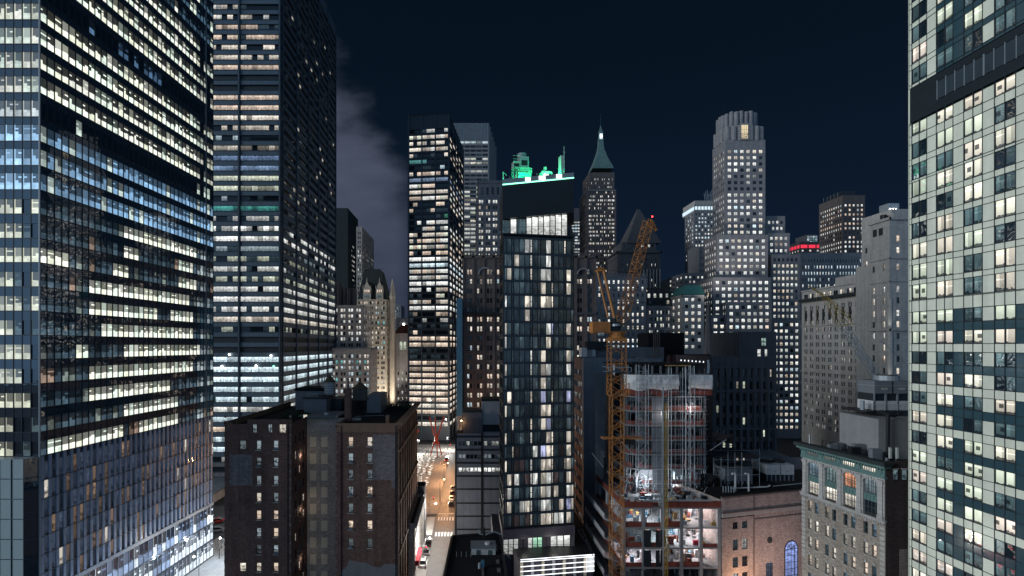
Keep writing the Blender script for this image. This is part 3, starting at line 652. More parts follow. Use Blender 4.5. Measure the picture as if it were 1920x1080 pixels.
t = thing('office_tower', 'black steel office tower with wide strip windows rising out of view', 'tower', (-77.2, 210))
xc = -77.25; Y0 = 210.0; ZB = 243.0
FA = Frame((xc - 51.5, Y0), (xc, Y0)); FB_ = Frame((xc, Y0), (xc, Y0 + 86.3))
rows = []; yr = 711 + 18.75 * 10
ycs = [674 - 0.0 + 18.75 * k for k in range(0, 14)] + [617.5 - 18.9 * k for k in range(0, 60)]
for y in [655.5, 636.5] + ycs:
    zc_ = gz(y, Y0)
    if 1.5 < zc_ < ZB - 5: rows.append((zc_ - 1.02, zc_ + 1.02))
rows.sort(); top_i = {round(z[0], 2): i for i, z in enumerate(reversed(rows))}
def ridx(y): 
    z = gz(y, Y0); return min(range(len(rows)), key=lambda i: abs((rows[len(rows) - 1 - i][0] + 1.02) - z))
RW = {}
for y, spc in {674: (1, COOL, 1.25), 692.7: (1, COOL, 1.3), 711: (1, COOL, 1.2), 730: (1, COOL, 1.0), 749: (.95, COOL, .95), 767: (1, NEUT, 1.0), 786: (1, COOL, 1.0), 805: (1, PEACH, .9), 824: (1, COOL, .9), 842: (1, COOL, .9),
               617.5: (.55, GREENISH, .45), 598: (1, WARM, .85), 579.7: (.9, NEUT, .85), 561: (1, NEUT, .85), 542: (.95, NEUT, .9), 523: (.8, GREENISH, .55), 505: (.7, NEUT, .8), 486: (.8, GREENISH, .4),
               467.5: (.8, (.6, .75, .8), .45), 448: (1, NEUT, 1.25), 429.3: (.7, NEUT, 1.15), 411: (.6, NEUT, .4), 392: (1, (.12, .55, .5), .55), 373: (.25, COOL, .4), 354: (1, GREENISH, .75), 335: (1, GREENISH, .6), 316: (1, (.30, .45, .7), .6),
               297: (1, (.25, .38, .65), .5), 278: (.75, WARM, .45), 259: (.25, COOL, .4), 242: (.8, WARM, .6), 222: (.8, WARM, .85), 203: (.95, PEACH, .75), 184: (1, PEACH, .9), 128: (.8, PEACH, .6), 109: (.8, WARM, .7), 90: (.6, WARM, .75), 72: (.8, PEACH, .65), 53: (.55, PEACH, .6)}.items():
    RW[ridx(y)] = spc
mech = {ridx(655.5), ridx(636.5), ridx(147), ridx(166)}
lfa = Lights(11, .7, ((WARM, 2), (NEUT, 2), (PEACH, 1), (GREENISH, 1)), .35, .8, .2, RW, dim=.35, dimp=.5)
lfb_rows = dict(RW)
for i in range(len(rows)):
    z = rows[len(rows) - 1 - i][0]
    if z > 105: lfb_rows[i] = (.05, WARM, .55)
    elif z > 87 and i in RW: lfb_rows[i] = (RW[i][0] * .6, RW[i][1], RW[i][2] * .8)
class Two:
    def __init__(s, a, b): s.a = a; s.b = b; s.r = random.Random(3); s.cur = a
    def __call__(s, i, j=0): return s.cur(i, j)
lfb = Lights(12, .5, ((WARM, 2), (NEUT, 2)), .4, .8, .2, lfb_rows, dim=.22, dimp=.25)
pts = [(xc - 51, Y0 + .7), (xc - .7, Y0 + .7), (xc - .7, Y0 + 85.7), (xc - 51, Y0 + 85.7)]
two = Two(lfa, lfb)
_w = len(WINDOWS)
steel_tower(t, [(FA, 3, 0.0), (FB_, 5, 1.9)], 0.0, ZB, None, rows, two, 7, mech=mech, pts=pts, lowmat=('concrete_dark', 12))  # lowest beams take a paler tone, as if lit from the street
ra = random.Random(44)
for wd in WINDOWS[_w:]:                                        # the flank has its own lights
    if wd['F'] is FB_:
        i = len(rows) - 1 - min(range(len(rows)), key=lambda q: abs(rows[q][0] - wd['z'][0])); lfb.cur = lfb
        dull = 0.8 if wd['z'][0] < 105 else .7
        wd['segs'] = [(a, b, lit(lfb(i, 0), dull)) for a, b, l in wd['segs']] if ra.random() < .5 or wd['z'][0] < 105 else [(a, b, lit(lfb(i, 0), dull) if ra.random() < .5 else (0, 0, 0)) for a, b, l in wd['segs']]; wd['segs'] = wd['segs']
mb = MB(); mb.prism([(xc - 51.4, Y0 + .1), (xc - .1, Y0 + .1), (xc - .1, Y0 + 86.2), (xc - 51.4, Y0 + 86.2)], ZB, ZB + .6, 'roof_tar'); mb.build('roof', t)
lampb = MB()
for x, y in ((430, 668), (508, 670), (416, 690), (480, 689), (513, 690)):
    p = P3(x, y - 3, 209.3); lampb.ball(p, .42, 'lamp_white' if x != 513 else 'lamp_green')
lampb.build('floodlight', t)

t = thing('office_tower', 'slim black office tower with three window bays per floor behind red sculpture', 'tower', (-12, 313))
cA = P2(842, 313.0); ang = R(8.0); ef = Vector((math.cos(ang), -math.sin(ang))); bk = Vector((math.sin(ang), math.cos(ang)))
FA = Frame(cA - ef * 25.6, cA); FR = Frame(cA, cA + bk * 58)
ZB = gz(213, 313.0)
rows = []
for k in range(51):
    zc_ = gz(243 + 11.52 * k, 313.0); rows.append((zc_ - 1.15, zc_ + 1.15))
RW = {0: (.15, NEUT, .6), 2: (.4, WARM, .8), 5: (.12, TEAL, .4), 6: (.3, COOL, .6), 8: (1, (.35, .48, .7), .5), 14: (.1, GREEN, .6), 21: (1, NEUT, 1.1), 22: (1, COOL, 1.0), 25: (1, NEUT, 1.2), 29: (1, NEUT, 1.0), 31: (.15, NEUT, .5), 32: (.25, WARM, .6),
      34: (1, PEACH, 1.0), 35: (1, PEACH, .9), 36: (0, None), 37: (0, None), 38: (1, PEACH, .9), 39: (.5, PEACH, .7), 47: (.05, NEUT, .5)}
for k in range(40, 51): RW.setdefault(k, (1, PEACH if k % 3 else WARM, 1.05))
lfm = Lights(21, .72, ((WARM, 3), (PEACH, 2), (NEUT, 2), (GREENISH, 1)), .55, 1.0, .25, RW, dim=.3)
rows = sorted(r for r in rows if r[0] > 6)
steel_tower(t, [(FA, 3, 0.0), (FR, 5, 0.6), (Frame(cA - ef * 25.6 + bk * 58, cA - ef * 25.6), 5, 0.0)], 0.0, ZB, None, rows, lfm, 3, beam='steel_dark', colw=.7, pts=[tuple(cA - ef * 25 + bk * .7), tuple(cA - ef * .7 + bk * .7), tuple(cA - ef * .7 + bk * 57.5), tuple(cA - ef * 25 + bk * 57.5)])
mb = MB(); mb.prism([tuple(cA - ef * 25.5 + bk * .1), tuple(cA - ef * .1 + bk * .1), tuple(cA - ef * .1 + bk * 57.9), tuple(cA - ef * 25.5 + bk * 57.9)], ZB, ZB + .8, 'roof_tar')
mb.build('roof', t)
mb = MB(); mb.wbox(gx(804, 330), gx(826, 330), 328, 334, ZB + .8, ZB + 4.2, 'hvac_grey'); mb.wbox(gx(814, 330), gx(815.2, 330), 327.9, 328, ZB + .9, ZB + 4.1, 'black_metal'); mb.build('roof_plant', t)

# ================================================================== far buildings, one call each
def tower(label, xl, xr, ytop, Y, D, front, side, sd='left', m='stone_grey', lf=None, name='office_building', cat='building', ang=0.0, zb=0.0, done=True, t=None, **kw):
    """front = (y0, dy, n, hfrac, ncols, wfrac, pair), side = (ncols, wfrac)"""
    A = P2(xl, Y); B = P2(xr, Y)
    if ang: B = A + Vector((math.cos(R(ang)), math.sin(R(ang)))) * (B - A).length
    t = t or thing(name, label, cat, (A.x, A.y))
    rows = rows_px(front[0], front[1], front[2], Y, front[3]) if front else []
    rows = [r for r in rows if r[0] > zb + .5]
    L = (B - A).length
    fr = (cols_even(L, front[4], front[5], kw.pop('mx', .8), front[6] if len(front) > 6 else False), rows) if front else None
    sdv = (cols_even(D, side[0], side[1], 1.0, side[2] if len(side) > 2 else False), rows) if side else None
    block(t, A, B, D, zb, gz(ytop, Y), front=fr, left=sdv if sd == 'left' else None, right=sdv if sd == 'right' else None, m=m, lf=lf, **kw)
    return t, A, B

WMIX = ((NEUT, 4), (WARM, 2), (COOL, 1))
# plain slab tower far left and the striped tower in front of it
t, A, B = tower('plain windowless grey green slab tower behind the striped tower', 600, 652, 390, 430, 40, None, (7, .5), 'right', 'slate', Lights(31, .12, WMIX, .5, .9), name='slab_tower', cat='tower', rec=.3)
G = Frame(B, B + Vector((0, 40))); rws = rows_px(455, 9.3, 26, 430, .4)
lfs = Lights(32, .45, ((NEUT, 3), (WARM, 1)), .5, 1.0)
for i, r_ in enumerate(reversed(rws)):
    for c_ in cols_even(40, 7, .45, 14):
        l = lfs(i)
        window(t, G, c_[0], c_[1], r_[0], r_[1], 0.03, l, 'pane_room', (0, 0), 0.0)
t, A, B = tower('grey tower with pale vertical stripes and some lit windows behind mansard building', 668, 679, 425, 390, 48, (437, 8.6, 34, .5, 2, .55), (15, .62), 'right', 'stone_pale',
                Lights(33, .16, ((NEUT, 2), (GREENISH, 2)), .45, .8, .1, {4: (.7, NEUT, .9), 5: (.75, NEUT, .9), 18: (.7, GREENISH, .5)}), name='striped_tower', cat='tower', rec=.5, bars=(0, 0), bt=0)
# gothic mansard building
t = thing('mansard_building', 'pale terracotta gothic building with steep dark green mansard roof and pointed gables', 'building', (gx(668, 335), 335))
A, B = P2(668, 335), P2(725, 335); zt = gz(562, 335); lfg = Lights(34, .5, ((WARM, 2), (PEACH, 2), (COOL, 1), (TEAL, .6)), .55, 1.0, .25)
rowsg = rows_px(568, 9.35, 22, 335, .55)
block(t, A, B, 26, 0, zt, front=(cols_even((B - A).length, 5, .62, .6, True, .25), rowsg), right=(cols_even(26, 4, .45, 1.5), rowsg), m='terracotta', lf=lfg, corn=[(zt - .5, .7, .5, 'terracotta'), (gz(613, 335), .6, .4, 'terracotta'), (gz(585, 335), .4, .3, 'terracotta')], parapet=.3)
mb = MB(); ax, bx = A.x + .6, B.x - .3; y0, y1 = 335.6, 360.4; zr = gz(507, 342)
mb.loft([[(ax, y0, zt), (bx, y0, zt), (bx, y1, zt), (ax, y1, zt)], [(ax + 3.2, y0 + 6, zr), (bx - 4.6, y0 + 6, zr), (bx - 4.6, y1 - 6, zr), (ax + 3.2, y1 - 6, zr)]], 'slate')
mb.wbox(ax + 3.2, bx - 4.6, y0 + 6, y0 + 6.2, zr, zr + .8, 'slate'); mb.build('roof', t)
for x0, x1 in ((681, 695), (705, 718)):                       # gabled dormers
    g = MB(); a, b = gx(x0, 334.6), gx(x1, 334.6); zz, za = zt, gz(541, 335); zp = gz(527, 335); c = (a + b) / 2
    g.wbox(a, b, 334.6, 339, zz, za, 'terracotta', 'o')
    g.face([(a, 334.6, za), (b, 334.6, za), (c, 334.6, zp)], [(0, 0), (4, 0), (2, 4)], 'terracotta'); g.face([(b, 334.6, za), (b, 343, za), (c, 343, zp), (c, 334.6, zp)], [(0, 0), (4, 0), (4, 4), (0, 4)], 'slate')
    g.face([(a, 343, za), (a, 334.6, za), (c, 334.6, zp), (c, 343, zp)], [(0, 0), (4, 0), (4, 4), (0, 4)], 'slate')
    for q in (a, c, b): g.tube((q, 334.5, za if q != c else zp - .5), (q, 334.5, (za if q != c else zp) + 2.4), .35, 'terracotta', 5, .06)
    g.build('gable', t)
    GF = Frame((a, 334.6), (b, 334.6))
    for q in (0.12, .40, .66):
        window(t, GF, GF.L * q, GF.L * (q + .2), gz(549, 335), gz(543.5, 335), .03, lit(PEACH, .95), 'pane_room', (0, 0), .04)
        window(t, GF, GF.L * q, GF.L * (q + .2), gz(558, 335), gz(553, 335), .03, lit((.3, .5, .6), .3), 'pane_room', (0, 0), .04)
tur = MB(); cx_, cy_ = gx(735, 336), 337.5; tur.lathe(cx_, cy_, [(1.9, 0), (1.9, gz(560, 336)), (2.3, gz(556, 336)), (2.0, gz(552, 336)), (1.3, gz(538, 336)), (.15, gz(522, 336))], 'terracotta', 8); tur.build('turret', t)
# low stone building in front of it, in two steps, with brown shafts above
t, A, B = tower('beige stone building in two steps with square lit windows beside black steel tower', 560, 697, 652, 290, 17, (668, 11, 14, .58, 9, .62, True), (6, .5), 'right', 'stone_pale', Lights(36, .62, ((NEUT, 2), (COOL, 2), (TEAL, 1), (WARM, 1)), .5, .95, .15),
                corn=[(gz(658, 290), 1.2, .5, 'stone_pale')], name='stone_building')
t2 = t
tower(None, 560, 682, 572, 297, 26, (582, 10.8, 8, .58, 8, .6, True), (5, .5), 'right', 'stone_pale', Lights(37, .7, ((NEUT, 3), (WARM, 2)), .7, 1.05, .2, {6: (.05, COOL, .5)}), zb=gz(658, 290) - 1, t=t2, corn=[(gz(575, 297), .8, .4, 'stone_pale'), (gz(607, 297), .5, .3, 'stone_pale')])
mb = MB()
for k, x in enumerate((629, 637, 646, 655, 663)): mb.cyl(gx(x, 312), 312, gz(575, 300), gz(531 if k < 2 else 541, 312), 1.6 if k % 2 else 1.25, 'stone_brown', 10)
mb.wbox(gx(600, 314), gx(664, 314), 314, 322, 40, gz(540, 314), 'stone_brown'); mb.build('vent_shaft', t2)
# small building with red roof
t, A, B = tower('small grey stone building with dark red hipped roof beside slim black tower', 741, 775, 625, 345, 30, (700, 12, 6, .5, 4, .4), None, 'right', 'stone_grey', Lights(38, .5, ((NEUT, 2), (WARM, 1)), .4, .8), name='stone_building')
mb = MB(); z = gz(625, 345); a, b = A.x - .6, B.x + .6
mb.loft([[(a, 344.4, z), (b, 344.4, z), (b, 375.6, z), (a, 375.6, z)], [(a + 3, 356, z + 6), (b - 3, 356, z + 6), (b - 3, 364, z + 6), (a + 3, 364, z + 6)]], 'roof_red'); mb.build('hip_roof', t)
G = Frame(A, B)
for x in (752, 759):
    u = gx(x, 345) - A.x; h0, h1 = gz(656, 345), gz(643, 345); r_ = .9
    window(t, G, u - r_, u + r_, h0, h1 + r_, .03, lit((.85, .95, .75), .75), 'pane_room', (0, 0), .0, poly=[(u - r_, h0), (u + r_, h0)] + [(u + r_ * math.cos(q * math.pi / 6), h1 + r_ * math.sin(q * math.pi / 6)) for q in range(7)])
t, A, B = tower('distant dark block with one bright lamp above red roof', 743, 800, 596, 600, 40, (603, 6, 12, .4, 8, .4), None, 'right', 'stone_dark', Lights(39, .2, WMIX, .4, .7), name='distant_building')
mb = MB(); mb.ball(P3(757, 608, 598.5), 1.3, 'lamp_white'); mb.build('floodlight', t)
tower('distant grey stepped block low between mansard building and black tower', 735, 752, 572, 720, 40, (578, 6, 12, .4, 4, .4), None, 'right', 'stone_grey', Lights(40, .12, WMIX, .4, .7), name='distant_building')

# grey metal-crowned tower and stone building behind the green roof
t, A, B = tower('grey office tower with tall ribbed blank crown behind slim black tower', 846, 917, 231, 430, 12, (267, 7.75, 66, .55, 6, .9), None, 'left', 'concrete',
                Lights(41, .75, ((GREENISH, 1), (NEUT, 3), (WARM, 1)), .55, .95, .35, {0: (1, COOL, .9), 1: (0, None), 2: (0, None), 3: (0, None), 6: (.3, NEUT, .8), 8: (.05, NEUT, .5), 9: (0, None), 10: (.0, None)}), name='ribbed_tower', cat='tower', bars=(3, 0), bt=.15, horizontal=True)
F = Frame(A, B); mb = MB()
for k in range(26): mb.box(F, k * F.L / 25 - .16 if k else 0.02, k * F.L / 25 + .16 if k < 25 else F.L - .02, 0, .35, gz(262, 430), gz(231, 430), 'galvanised', 'b')
mb.build('crown_rib', t)
mb = MB()                                                       # saw-tooth flank stepping back to the right
for k in range(5):
    x0 = B.x + 1.6 * k; mb.wbox(x0, x0 + 1.6, 432 + 8 * k + .5, 520, 0, gz(231, 430) - 1.0 * k - 2, 'concrete', 'o')
mb.build('stepped_flank', t)
rw = rows_px(300, 7.75, 40, 430, .5); ls = Lights(42, .5, ((NEUT, 2), (COOL, 1)), .4, .8)
for k in range(1, 5):
    G = Frame((B.x + 1.6 * (k - 1), 432 + 8 * k + .5), (B.x + 1.6 * k + 0, 432 + 8 * k + .5))
    for i, r_ in enumerate(rw): window(t, G, .2, G.L - .1, r_[0], r_[1], .04, ls(i), 'pane_room', (0, 0), 0)
t, A, B = tower('grey stone office building with corniced top beside the green lit roof', 893, 990, 372, 345, 40, (378, 11.2, 56, .55, 7, .62, True), None, 'left', 'stone_grey', Lights(43, .62, ((NEUT, 2), (WARM, 2)), .65, 1.05, .35, {0: (.8, NEUT, 1.0), 1: (.3, PEACH, .8)}),
                corn=[(gz(386, 345), .6, .5, 'stone_grey'), (gz(415, 345), .4, .35, 'stone_grey'), (gz(440, 345), .4, .35, 'stone_grey')], name='stone_building')
tower(None, 897, 990, 338, 347, 30, (358, 20, 1, .7, 9, .5), None, 'left', 'stone_grey', Lights(44, .0, WMIX), zb=gz(372, 345) - 1, t=t, corn=[(gz(344, 347), 1.2, .6, 'stone_grey')])
# dark gothic building, mostly behind the black glass tower
lfj = Lights(45, .62, ((WARM, 3), (PEACH, 2), (COOL, 1.5)), .7, 1.05, .3, {2: (.05, WARM, .7), 3: (0, None), 4: (.0, None), 7: (.05, WARM, .5)}, dim=.15)
t, A, B = tower('dark brown gothic office building with arched top windows behind black glass tower', 868, 1118, 478, 232, 30, (510, 17.8, 17, .5, 13, .52, True), None, 'left', 'stone_brown', lfj,
                name='gothic_building', corn=[(gz(484, 232), 1.0, .5, 'stone_brown'), (gz(590, 232), .9, .6, 'stone_dark'), (gz(660, 232), .4, .4, 'stone_brown')], bars=(0, 1))
F = Frame(A, B); mb = MB()
for k in range(14): mb.box(F, max(0.1, k * F.L / 13 - .55), min(F.L - .1, k * F.L / 13 + .55), 0, .5, 0, gz(474 if k % 2 else 468, 232), 'stone_brown', 'bo')
for k in range(40): mb.box(F, k * F.L / 40 + .1, k * F.L / 40 + .8, -.3, .3, gz(478, 232), gz(474, 232), 'stone_dark', 'o')
for x0, x1 in ((897, 922), (1082, 1104)):                      # big arches with gables
    a, b = gx(x0, 232), gx(x1, 232); c = (a + b) / 2; r_ = (b - a) / 2
    for q in range(12):
        p0 = math.pi * q / 12; p1 = math.pi * (q + 1) / 12
        mb.tube((c + r_ * math.cos(p0), 231.4, gz(515, 232) + r_ * math.sin(p0)), (c + r_ * math.cos(p1), 231.4, gz(515, 232) + r_ * math.sin(p1)), .45, 'stone_grey', 4)
mb.build('buttress', t)
mb = MB(); mb.wbox(gx(868, 230), gx(940, 230), 229.6, 231.3, gz(590, 231), gz(585, 231), 'black_metal')
for k in range(13): mb.tube((gx(868 + 6 * k, 230.5), 230.5, gz(660, 231)), (gx(868 + 6 * k, 230.5), 230.5, gz(540, 231)), .07, 'black_metal', 4)
for k in range(6): mb.tube((gx(868, 230.5), 230.5, gz(560 + 18 * k, 231)), (gx(940, 230.5), 230.5, gz(560 + 18 * k, 231)), .05, 'black_metal', 4)
mb.build('facade_scaffold', t)
mb = MB(); mb.wbox(gx(856, 228), gx(867, 228), 226, 240, 0, gz(560, 228), 'fence_blue'); o = mb.build('blue_netting', t)
# ================================================================== far right half
# tower with green pyramid spire
t = thing('spire_tower', 'stone tower with tall green copper pyramid roof and thin spire', 'tower', (gx(1101, 470), 470))
YT = 470.0; A, B = P2(1100.5, YT), P2(1155.5, YT)
rw = rows_px(361, 7.35, 50, YT, .5)
lft = Lights(51, .42, ((NEUT, 3), (WARM, 2), (GREENISH, 1)), .65, 1.1, .4, {2: (.9, NEUT, 1.1), 1: (.6, NEUT, 1.0)}, dim=.1)
block(t, A, B, 32, 0, gz(356, YT), front=(cols_even((B - A).length, 7, .62, 1.2, True, .5), rw), left=(cols_even(32, 8, .4, 1.2), rw), m='stone_brown', lf=lft, corn=[(gz(358, YT), .8, .5, 'stone_grey')], bars=(0, 0), bt=0)
A2, B2 = P2(1105, YT + 2), P2(1152, YT + 2); rw2 = rows_px(335, 7.3, 3, YT, .5)
block(t, A2, B2, 28, gz(357, YT), gz(322, YT), front=(cols_even((B2 - A2).length, 7, .5, 1.0, True, .5), rw2), left=(cols_even(28, 6, .4, 1.2), rw2), m='stone_brown', lf=Lights(52, .4, ((NEUT, 2),), .6, 1.0), bars=(0, 0), bt=0)
mb = MB()
def sq(cx, cy, h, z): return [(cx - h, cy - h, z), (cx + h, cy - h, z), (cx + h, cy + h, z), (cx - h, cy + h, z)]
pcx, pcy = gx(1126, YT + 16), YT + 16; sY = (YT + 16)
prof = [(322, 22.6), (316, 20.5), (300, 13.0), (285, 7.6), (275, 5.4), (266, 5.0), (265, 5.8), (262, 4.6), (250, 3.4), (248, 3.9), (243, 2.2), (236, .5), (234, .15), (214, .04)]
mb.loft([sq(pcx, pcy, w_ * .86 * sY / FPX, gz(y, sY)) for y, w_ in prof], 'copper_green'); mb.build('spire', t)
gw = Frame((pcx - 3, YT + 13.9), (pcx + 3, YT + 13.9))
mb = MB(); mb.ball((pcx, YT + 13.4, gz(257, sY)), 1.0, 'lamp_white'); mb.wbox(pcx - 1.4, pcx + 1.4, YT + 13.6, YT + 13.9, gz(262, sY), gz(252, sY), 'crown_white'); mb.build('lantern', t)
# second tower, with stepped dark pyramid
t = thing('pyramid_tower', 'dark tower topped by stepped stone pyramid behind the orange crane', 'tower', (gx(1150, 420), 420))
YU = 420.0; pcx, pcy = gx(1197, YU + 15), YU + 15
mb = MB(); n = 22; rings = []
for k in range(n):
    f = k / n; y_ = 455 - (455 - 386) * f; h = (36 * (1 - f) + 2.0) * YU / FPX * .82; z = gz(y_, YU); rings += [sq(pcx, pcy, h, z), sq(pcx, pcy, h, z + 1.45 * 30 / n)]
mb.loft(rings, 'stone_dark'); mb.build('pyramid', t)
A, B = P2(1158, YU), P2(1238, YU)
block(t, A, B, 30, 0, gz(470, YU), front=(cols_even((B - A).length, 8, .4, 1.5, True, .5), rows_px(487, 9.6, 20, YU, .5)), m='stone_dark', lf=Lights(53, .14, WMIX, .6, 1.0), corn=[(gz(474, YU), 1.2, 1.2, 'stone_dark')], bars=(0, 0), bt=0)
A, B = P2(1166, YU + 2), P2(1230, YU + 2); block(t, A, B, 26, gz(471, YU), gz(453, YU), front=(cols_even((B - A).length, 9, .6, 1.5), rows_px(460, 8, 1, YU, .6)), m='stone_dark', lf=Lights(54, .4, ((NEUT, 1),), .6, 1.0), bars=(0, 0), bt=0)
mb = MB(); F = Frame(P2(1158, YU), P2(1238, YU))
for k in range(6): mb.lathe(gx(1207 + 6 * k, YU), YU - .5, [(.6, gz(540, YU)), (.6, gz(505, YU))], 'stone_grey', 6)
mb.build('column', t)
tower('dark blank tower with bright striped floors far behind the black glass tower', 1066, 1093, 390, 640, 40, None, None, m='stone_dark', name='distant_building')
tower('lower slab with bright cool strip floors far behind the black glass tower', 1070, 1097, 413, 600, 40, (417, 5.6, 20, .5, 4, .85), None, m='stone_dark', lf=Lights(55, .9, ((COOL, 1), (NEUT, 1)), .8, 1.1), name='distant_building', bars=(0, 0), bt=0)
tower('small black far block with two lit strips low on the skyline', 1262, 1288, 520, 620, 40, (541, 6, 3, .4, 2, .9), None, m='black_panel', lf=Lights(56, .9, ((COOL, 1),), .7, 1.0, 0, {2: (0, None)}), name='distant_building', bars=(0, 0), bt=0)
# mid-distance ornate blocks behind the crane
t, A, B = tower('ornate grey office block with arched windows and balustrade behind orange crane', 1108, 1212, 518, 305, 30, (529, 12.2, 13, .55, 11, .42), None, m='stone_grey',
                lf=Lights(57, .45, ((NEUT, 3), (WARM, 2), (TEAL, .5)), .8, 1.15, .4, {0: (.7, NEUT, 1.1), 1: (.5, NEUT, 1.1), 9: (.85, NEUT, 1.3), 10: (.85, COOL, 1.1)}), name='ornate_building',
                corn=[(gz(543, 305), .6, .7, 'stone_grey'), (gz(566, 305), .8, .9, 'stone_grey'), (gz(614, 305), .4, .5, 'stone_grey'), (gz(520, 305), .5, .4, 'stone_grey')])
F = Frame(A, B); mb = MB()
for k in range(22): mb.box(F, k * F.L / 22 + .2, k * F.L / 22 + .95, -.3, .1, gz(518, 305), gz(513, 305), 'stone_grey', 'o')
for k in range(12): mb.box(F, max(0.05, k * (F.L - 1.6) / 11 + .8 - .22), k * (F.L - 1.6) / 11 + .8 + .22, 0, .35, gz(660, 305), gz(568, 305), 'stone_grey', 'bo')
mb.build('parapet_ornament', t)
t, A, B = tower('grey block with dark mansard storeys beside ornate block', 1213, 1281, 573, 315, 30, (586, 12.2, 9, .55, 6, .62, True), None, m='stone_grey', lf=Lights(58, .5, ((NEUT, 2), (GREENISH, 2), (WARM, 1)), .6, 1.0, .25), name='mansard_block',
                corn=[(gz(578, 315), .8, .8, 'stone_grey')])
mb = MB(); F = Frame(A, B); za, zc_ = gz(573, 315), gz(548, 318)
mb.loft([[tuple(F.at(-.2, 0.4, za)), tuple(F.at(F.L + .2, 0.4, za)), tuple(F.at(F.L + .2, -29, za)), tuple(F.at(-.2, -29, za))], [tuple(F.at(2.5, -3.5, zc_)), tuple(F.at(F.L - 3, -3.5, zc_)), tuple(F.at(F.L - 3, -26, zc_)), tuple(F.at(2.5, -26, zc_))]], 'slate')
mb.build('mansard', t); lfm2 = Lights(59, .7, ((NEUT, 2), (WARM, 1)), .7, 1.0)
for r_, (y, dd) in enumerate(((567, -.6), (554, -2.4))):
    for k in range(6):
        u = F.L * (k + .5) / 6; window(t, F, u - .8, u + .8, gz(y + 4, 315), gz(y - 4, 315), dd + .5, lfm2(r_), 'pane_room', (1, 0), .1)
# tower with brilliantly lit crown
t, A, B = tower('slim stone tower with brilliant white floodlit crown behind the large pale tower', 1301, 1345, 396, 430, 18, (402, 7.3, 22, .5, 7, .5), (4, .45), m='stone_grey', lf=Lights(60, .66, ((NEUT, 2), (COOL, 2)), .7, 1.1, .2), name='crowned_tower', cat='tower', bars=(0, 0), bt=0)
mb = MB()
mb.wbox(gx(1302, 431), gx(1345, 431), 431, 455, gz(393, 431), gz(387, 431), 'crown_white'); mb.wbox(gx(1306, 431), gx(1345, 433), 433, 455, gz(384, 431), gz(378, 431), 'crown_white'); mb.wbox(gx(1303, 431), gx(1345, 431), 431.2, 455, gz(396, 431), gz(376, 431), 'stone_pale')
for k in range(8): mb.wbox(gx(1302 + 6 * k, 431) - .3, gx(1302 + 6 * k, 431) + .3, 430.6, 431, gz(396, 431), gz(383, 431), 'stone_pale')
mb.build('lit_crown', t)
mb = MB()
for k in range(7): mb.tube(P3(1322 + 2.4 * k, 376, 440), P3(1320 + 3 * k, 362 - (k % 3) * 3, 440), .18, 'galvanised', 4)
mb.tube(P3(1320, 368, 440), P3(1340, 366, 440), .18, 'galvanised', 4); mb.build('antenna', t)
t, A, B = tower('dark grey stepped wing below brilliantly crowned tower', 1281, 1330, 512, 400, 30, (520, 8.6, 16, .5, 6, .45), (4, .45), m='stone_grey', lf=Lights(61, .45, ((NEUT, 2), (WARM, 1)), .6, 1.0, .3), name='stepped_building', bars=(0, 0), bt=0)
tower(None, 1310, 1336, 462, 404, 20, (472, 12, 4, .5, 5, .4), None, m='stone_grey', lf=Lights(62, .05, WMIX), zb=gz(512, 400) - 1, t=t, bars=(0, 0), bt=0)
# green roofed house
t, A, B = tower('pale floodlit building with green pitched roof beside large pale tower', 1279, 1320, 552, 300, 26, (562, 12.6, 8, .5, 3, .5), (3, .4), m='stone_beige', lf=Lights(63, .75, ((NEUT, 2), (WARM, 2)), .7, 1.0), name='green_roof_building', corn=[(gz(556, 300), .8, .7, 'stone_beige')])
mb = MB(); z = gz(552, 300); a, b = A.x - .6, B.x + .6
mb.loft([[(a, 299.3, z), (b, 299.3, z), (b, 326, z), (a, 326, z)], [(a + 5.5, 306, z + 6.2), (b, 306, z + 6.2), (b, 318, z + 6.2), (a + 5.5, 318, z + 6.2)]], 'copper_bright'); mb.build('green_roof', t)

# ---- the large pale art deco tower with its setbacks
t = thing('art_deco_tower', 'large pale stone art deco tower with fluted crown and hundreds of white lit windows', 'tower', (gx(1359, 330), 330))
lf1 = Lights(64, .93, ((NEUT, 5), (WARM, 3), (COOL, 2)), .85, 1.3, .05, {4: (.25, NEUT, .7), 5: (.05, NEUT, .6), 6: (.15, NEUT, .6)}, dim=.15)
YS = 330.0; dyS = 11.66
def deco(xl, xr, ytop, Y, D, ncol, y0, lf, left=0, zb=0.0, ybot=830):
    A, B = P2(xl, Y), P2(xr, Y); n = int((ybot - y0) / (dyS * YS / Y)) + 1
    rw = rows_px(y0, dyS * YS / Y, n, Y, .52); rw = [r for r in rw if r[0] > max(zb, 3)]
    block(t, A, B, D, zb, gz(ytop, Y), front=(cols_even((B - A).length, ncol, .58, .9), rw), left=(cols_even(D, left, .5, 1.2), rw) if left else None, m='stone_grey', lf=lf, bars=(1, 0), bt=.1, rec=.4)
    return A, B
deco(1359.5, 1435, 262, 330, 17, 6, 284, lf1, 6)
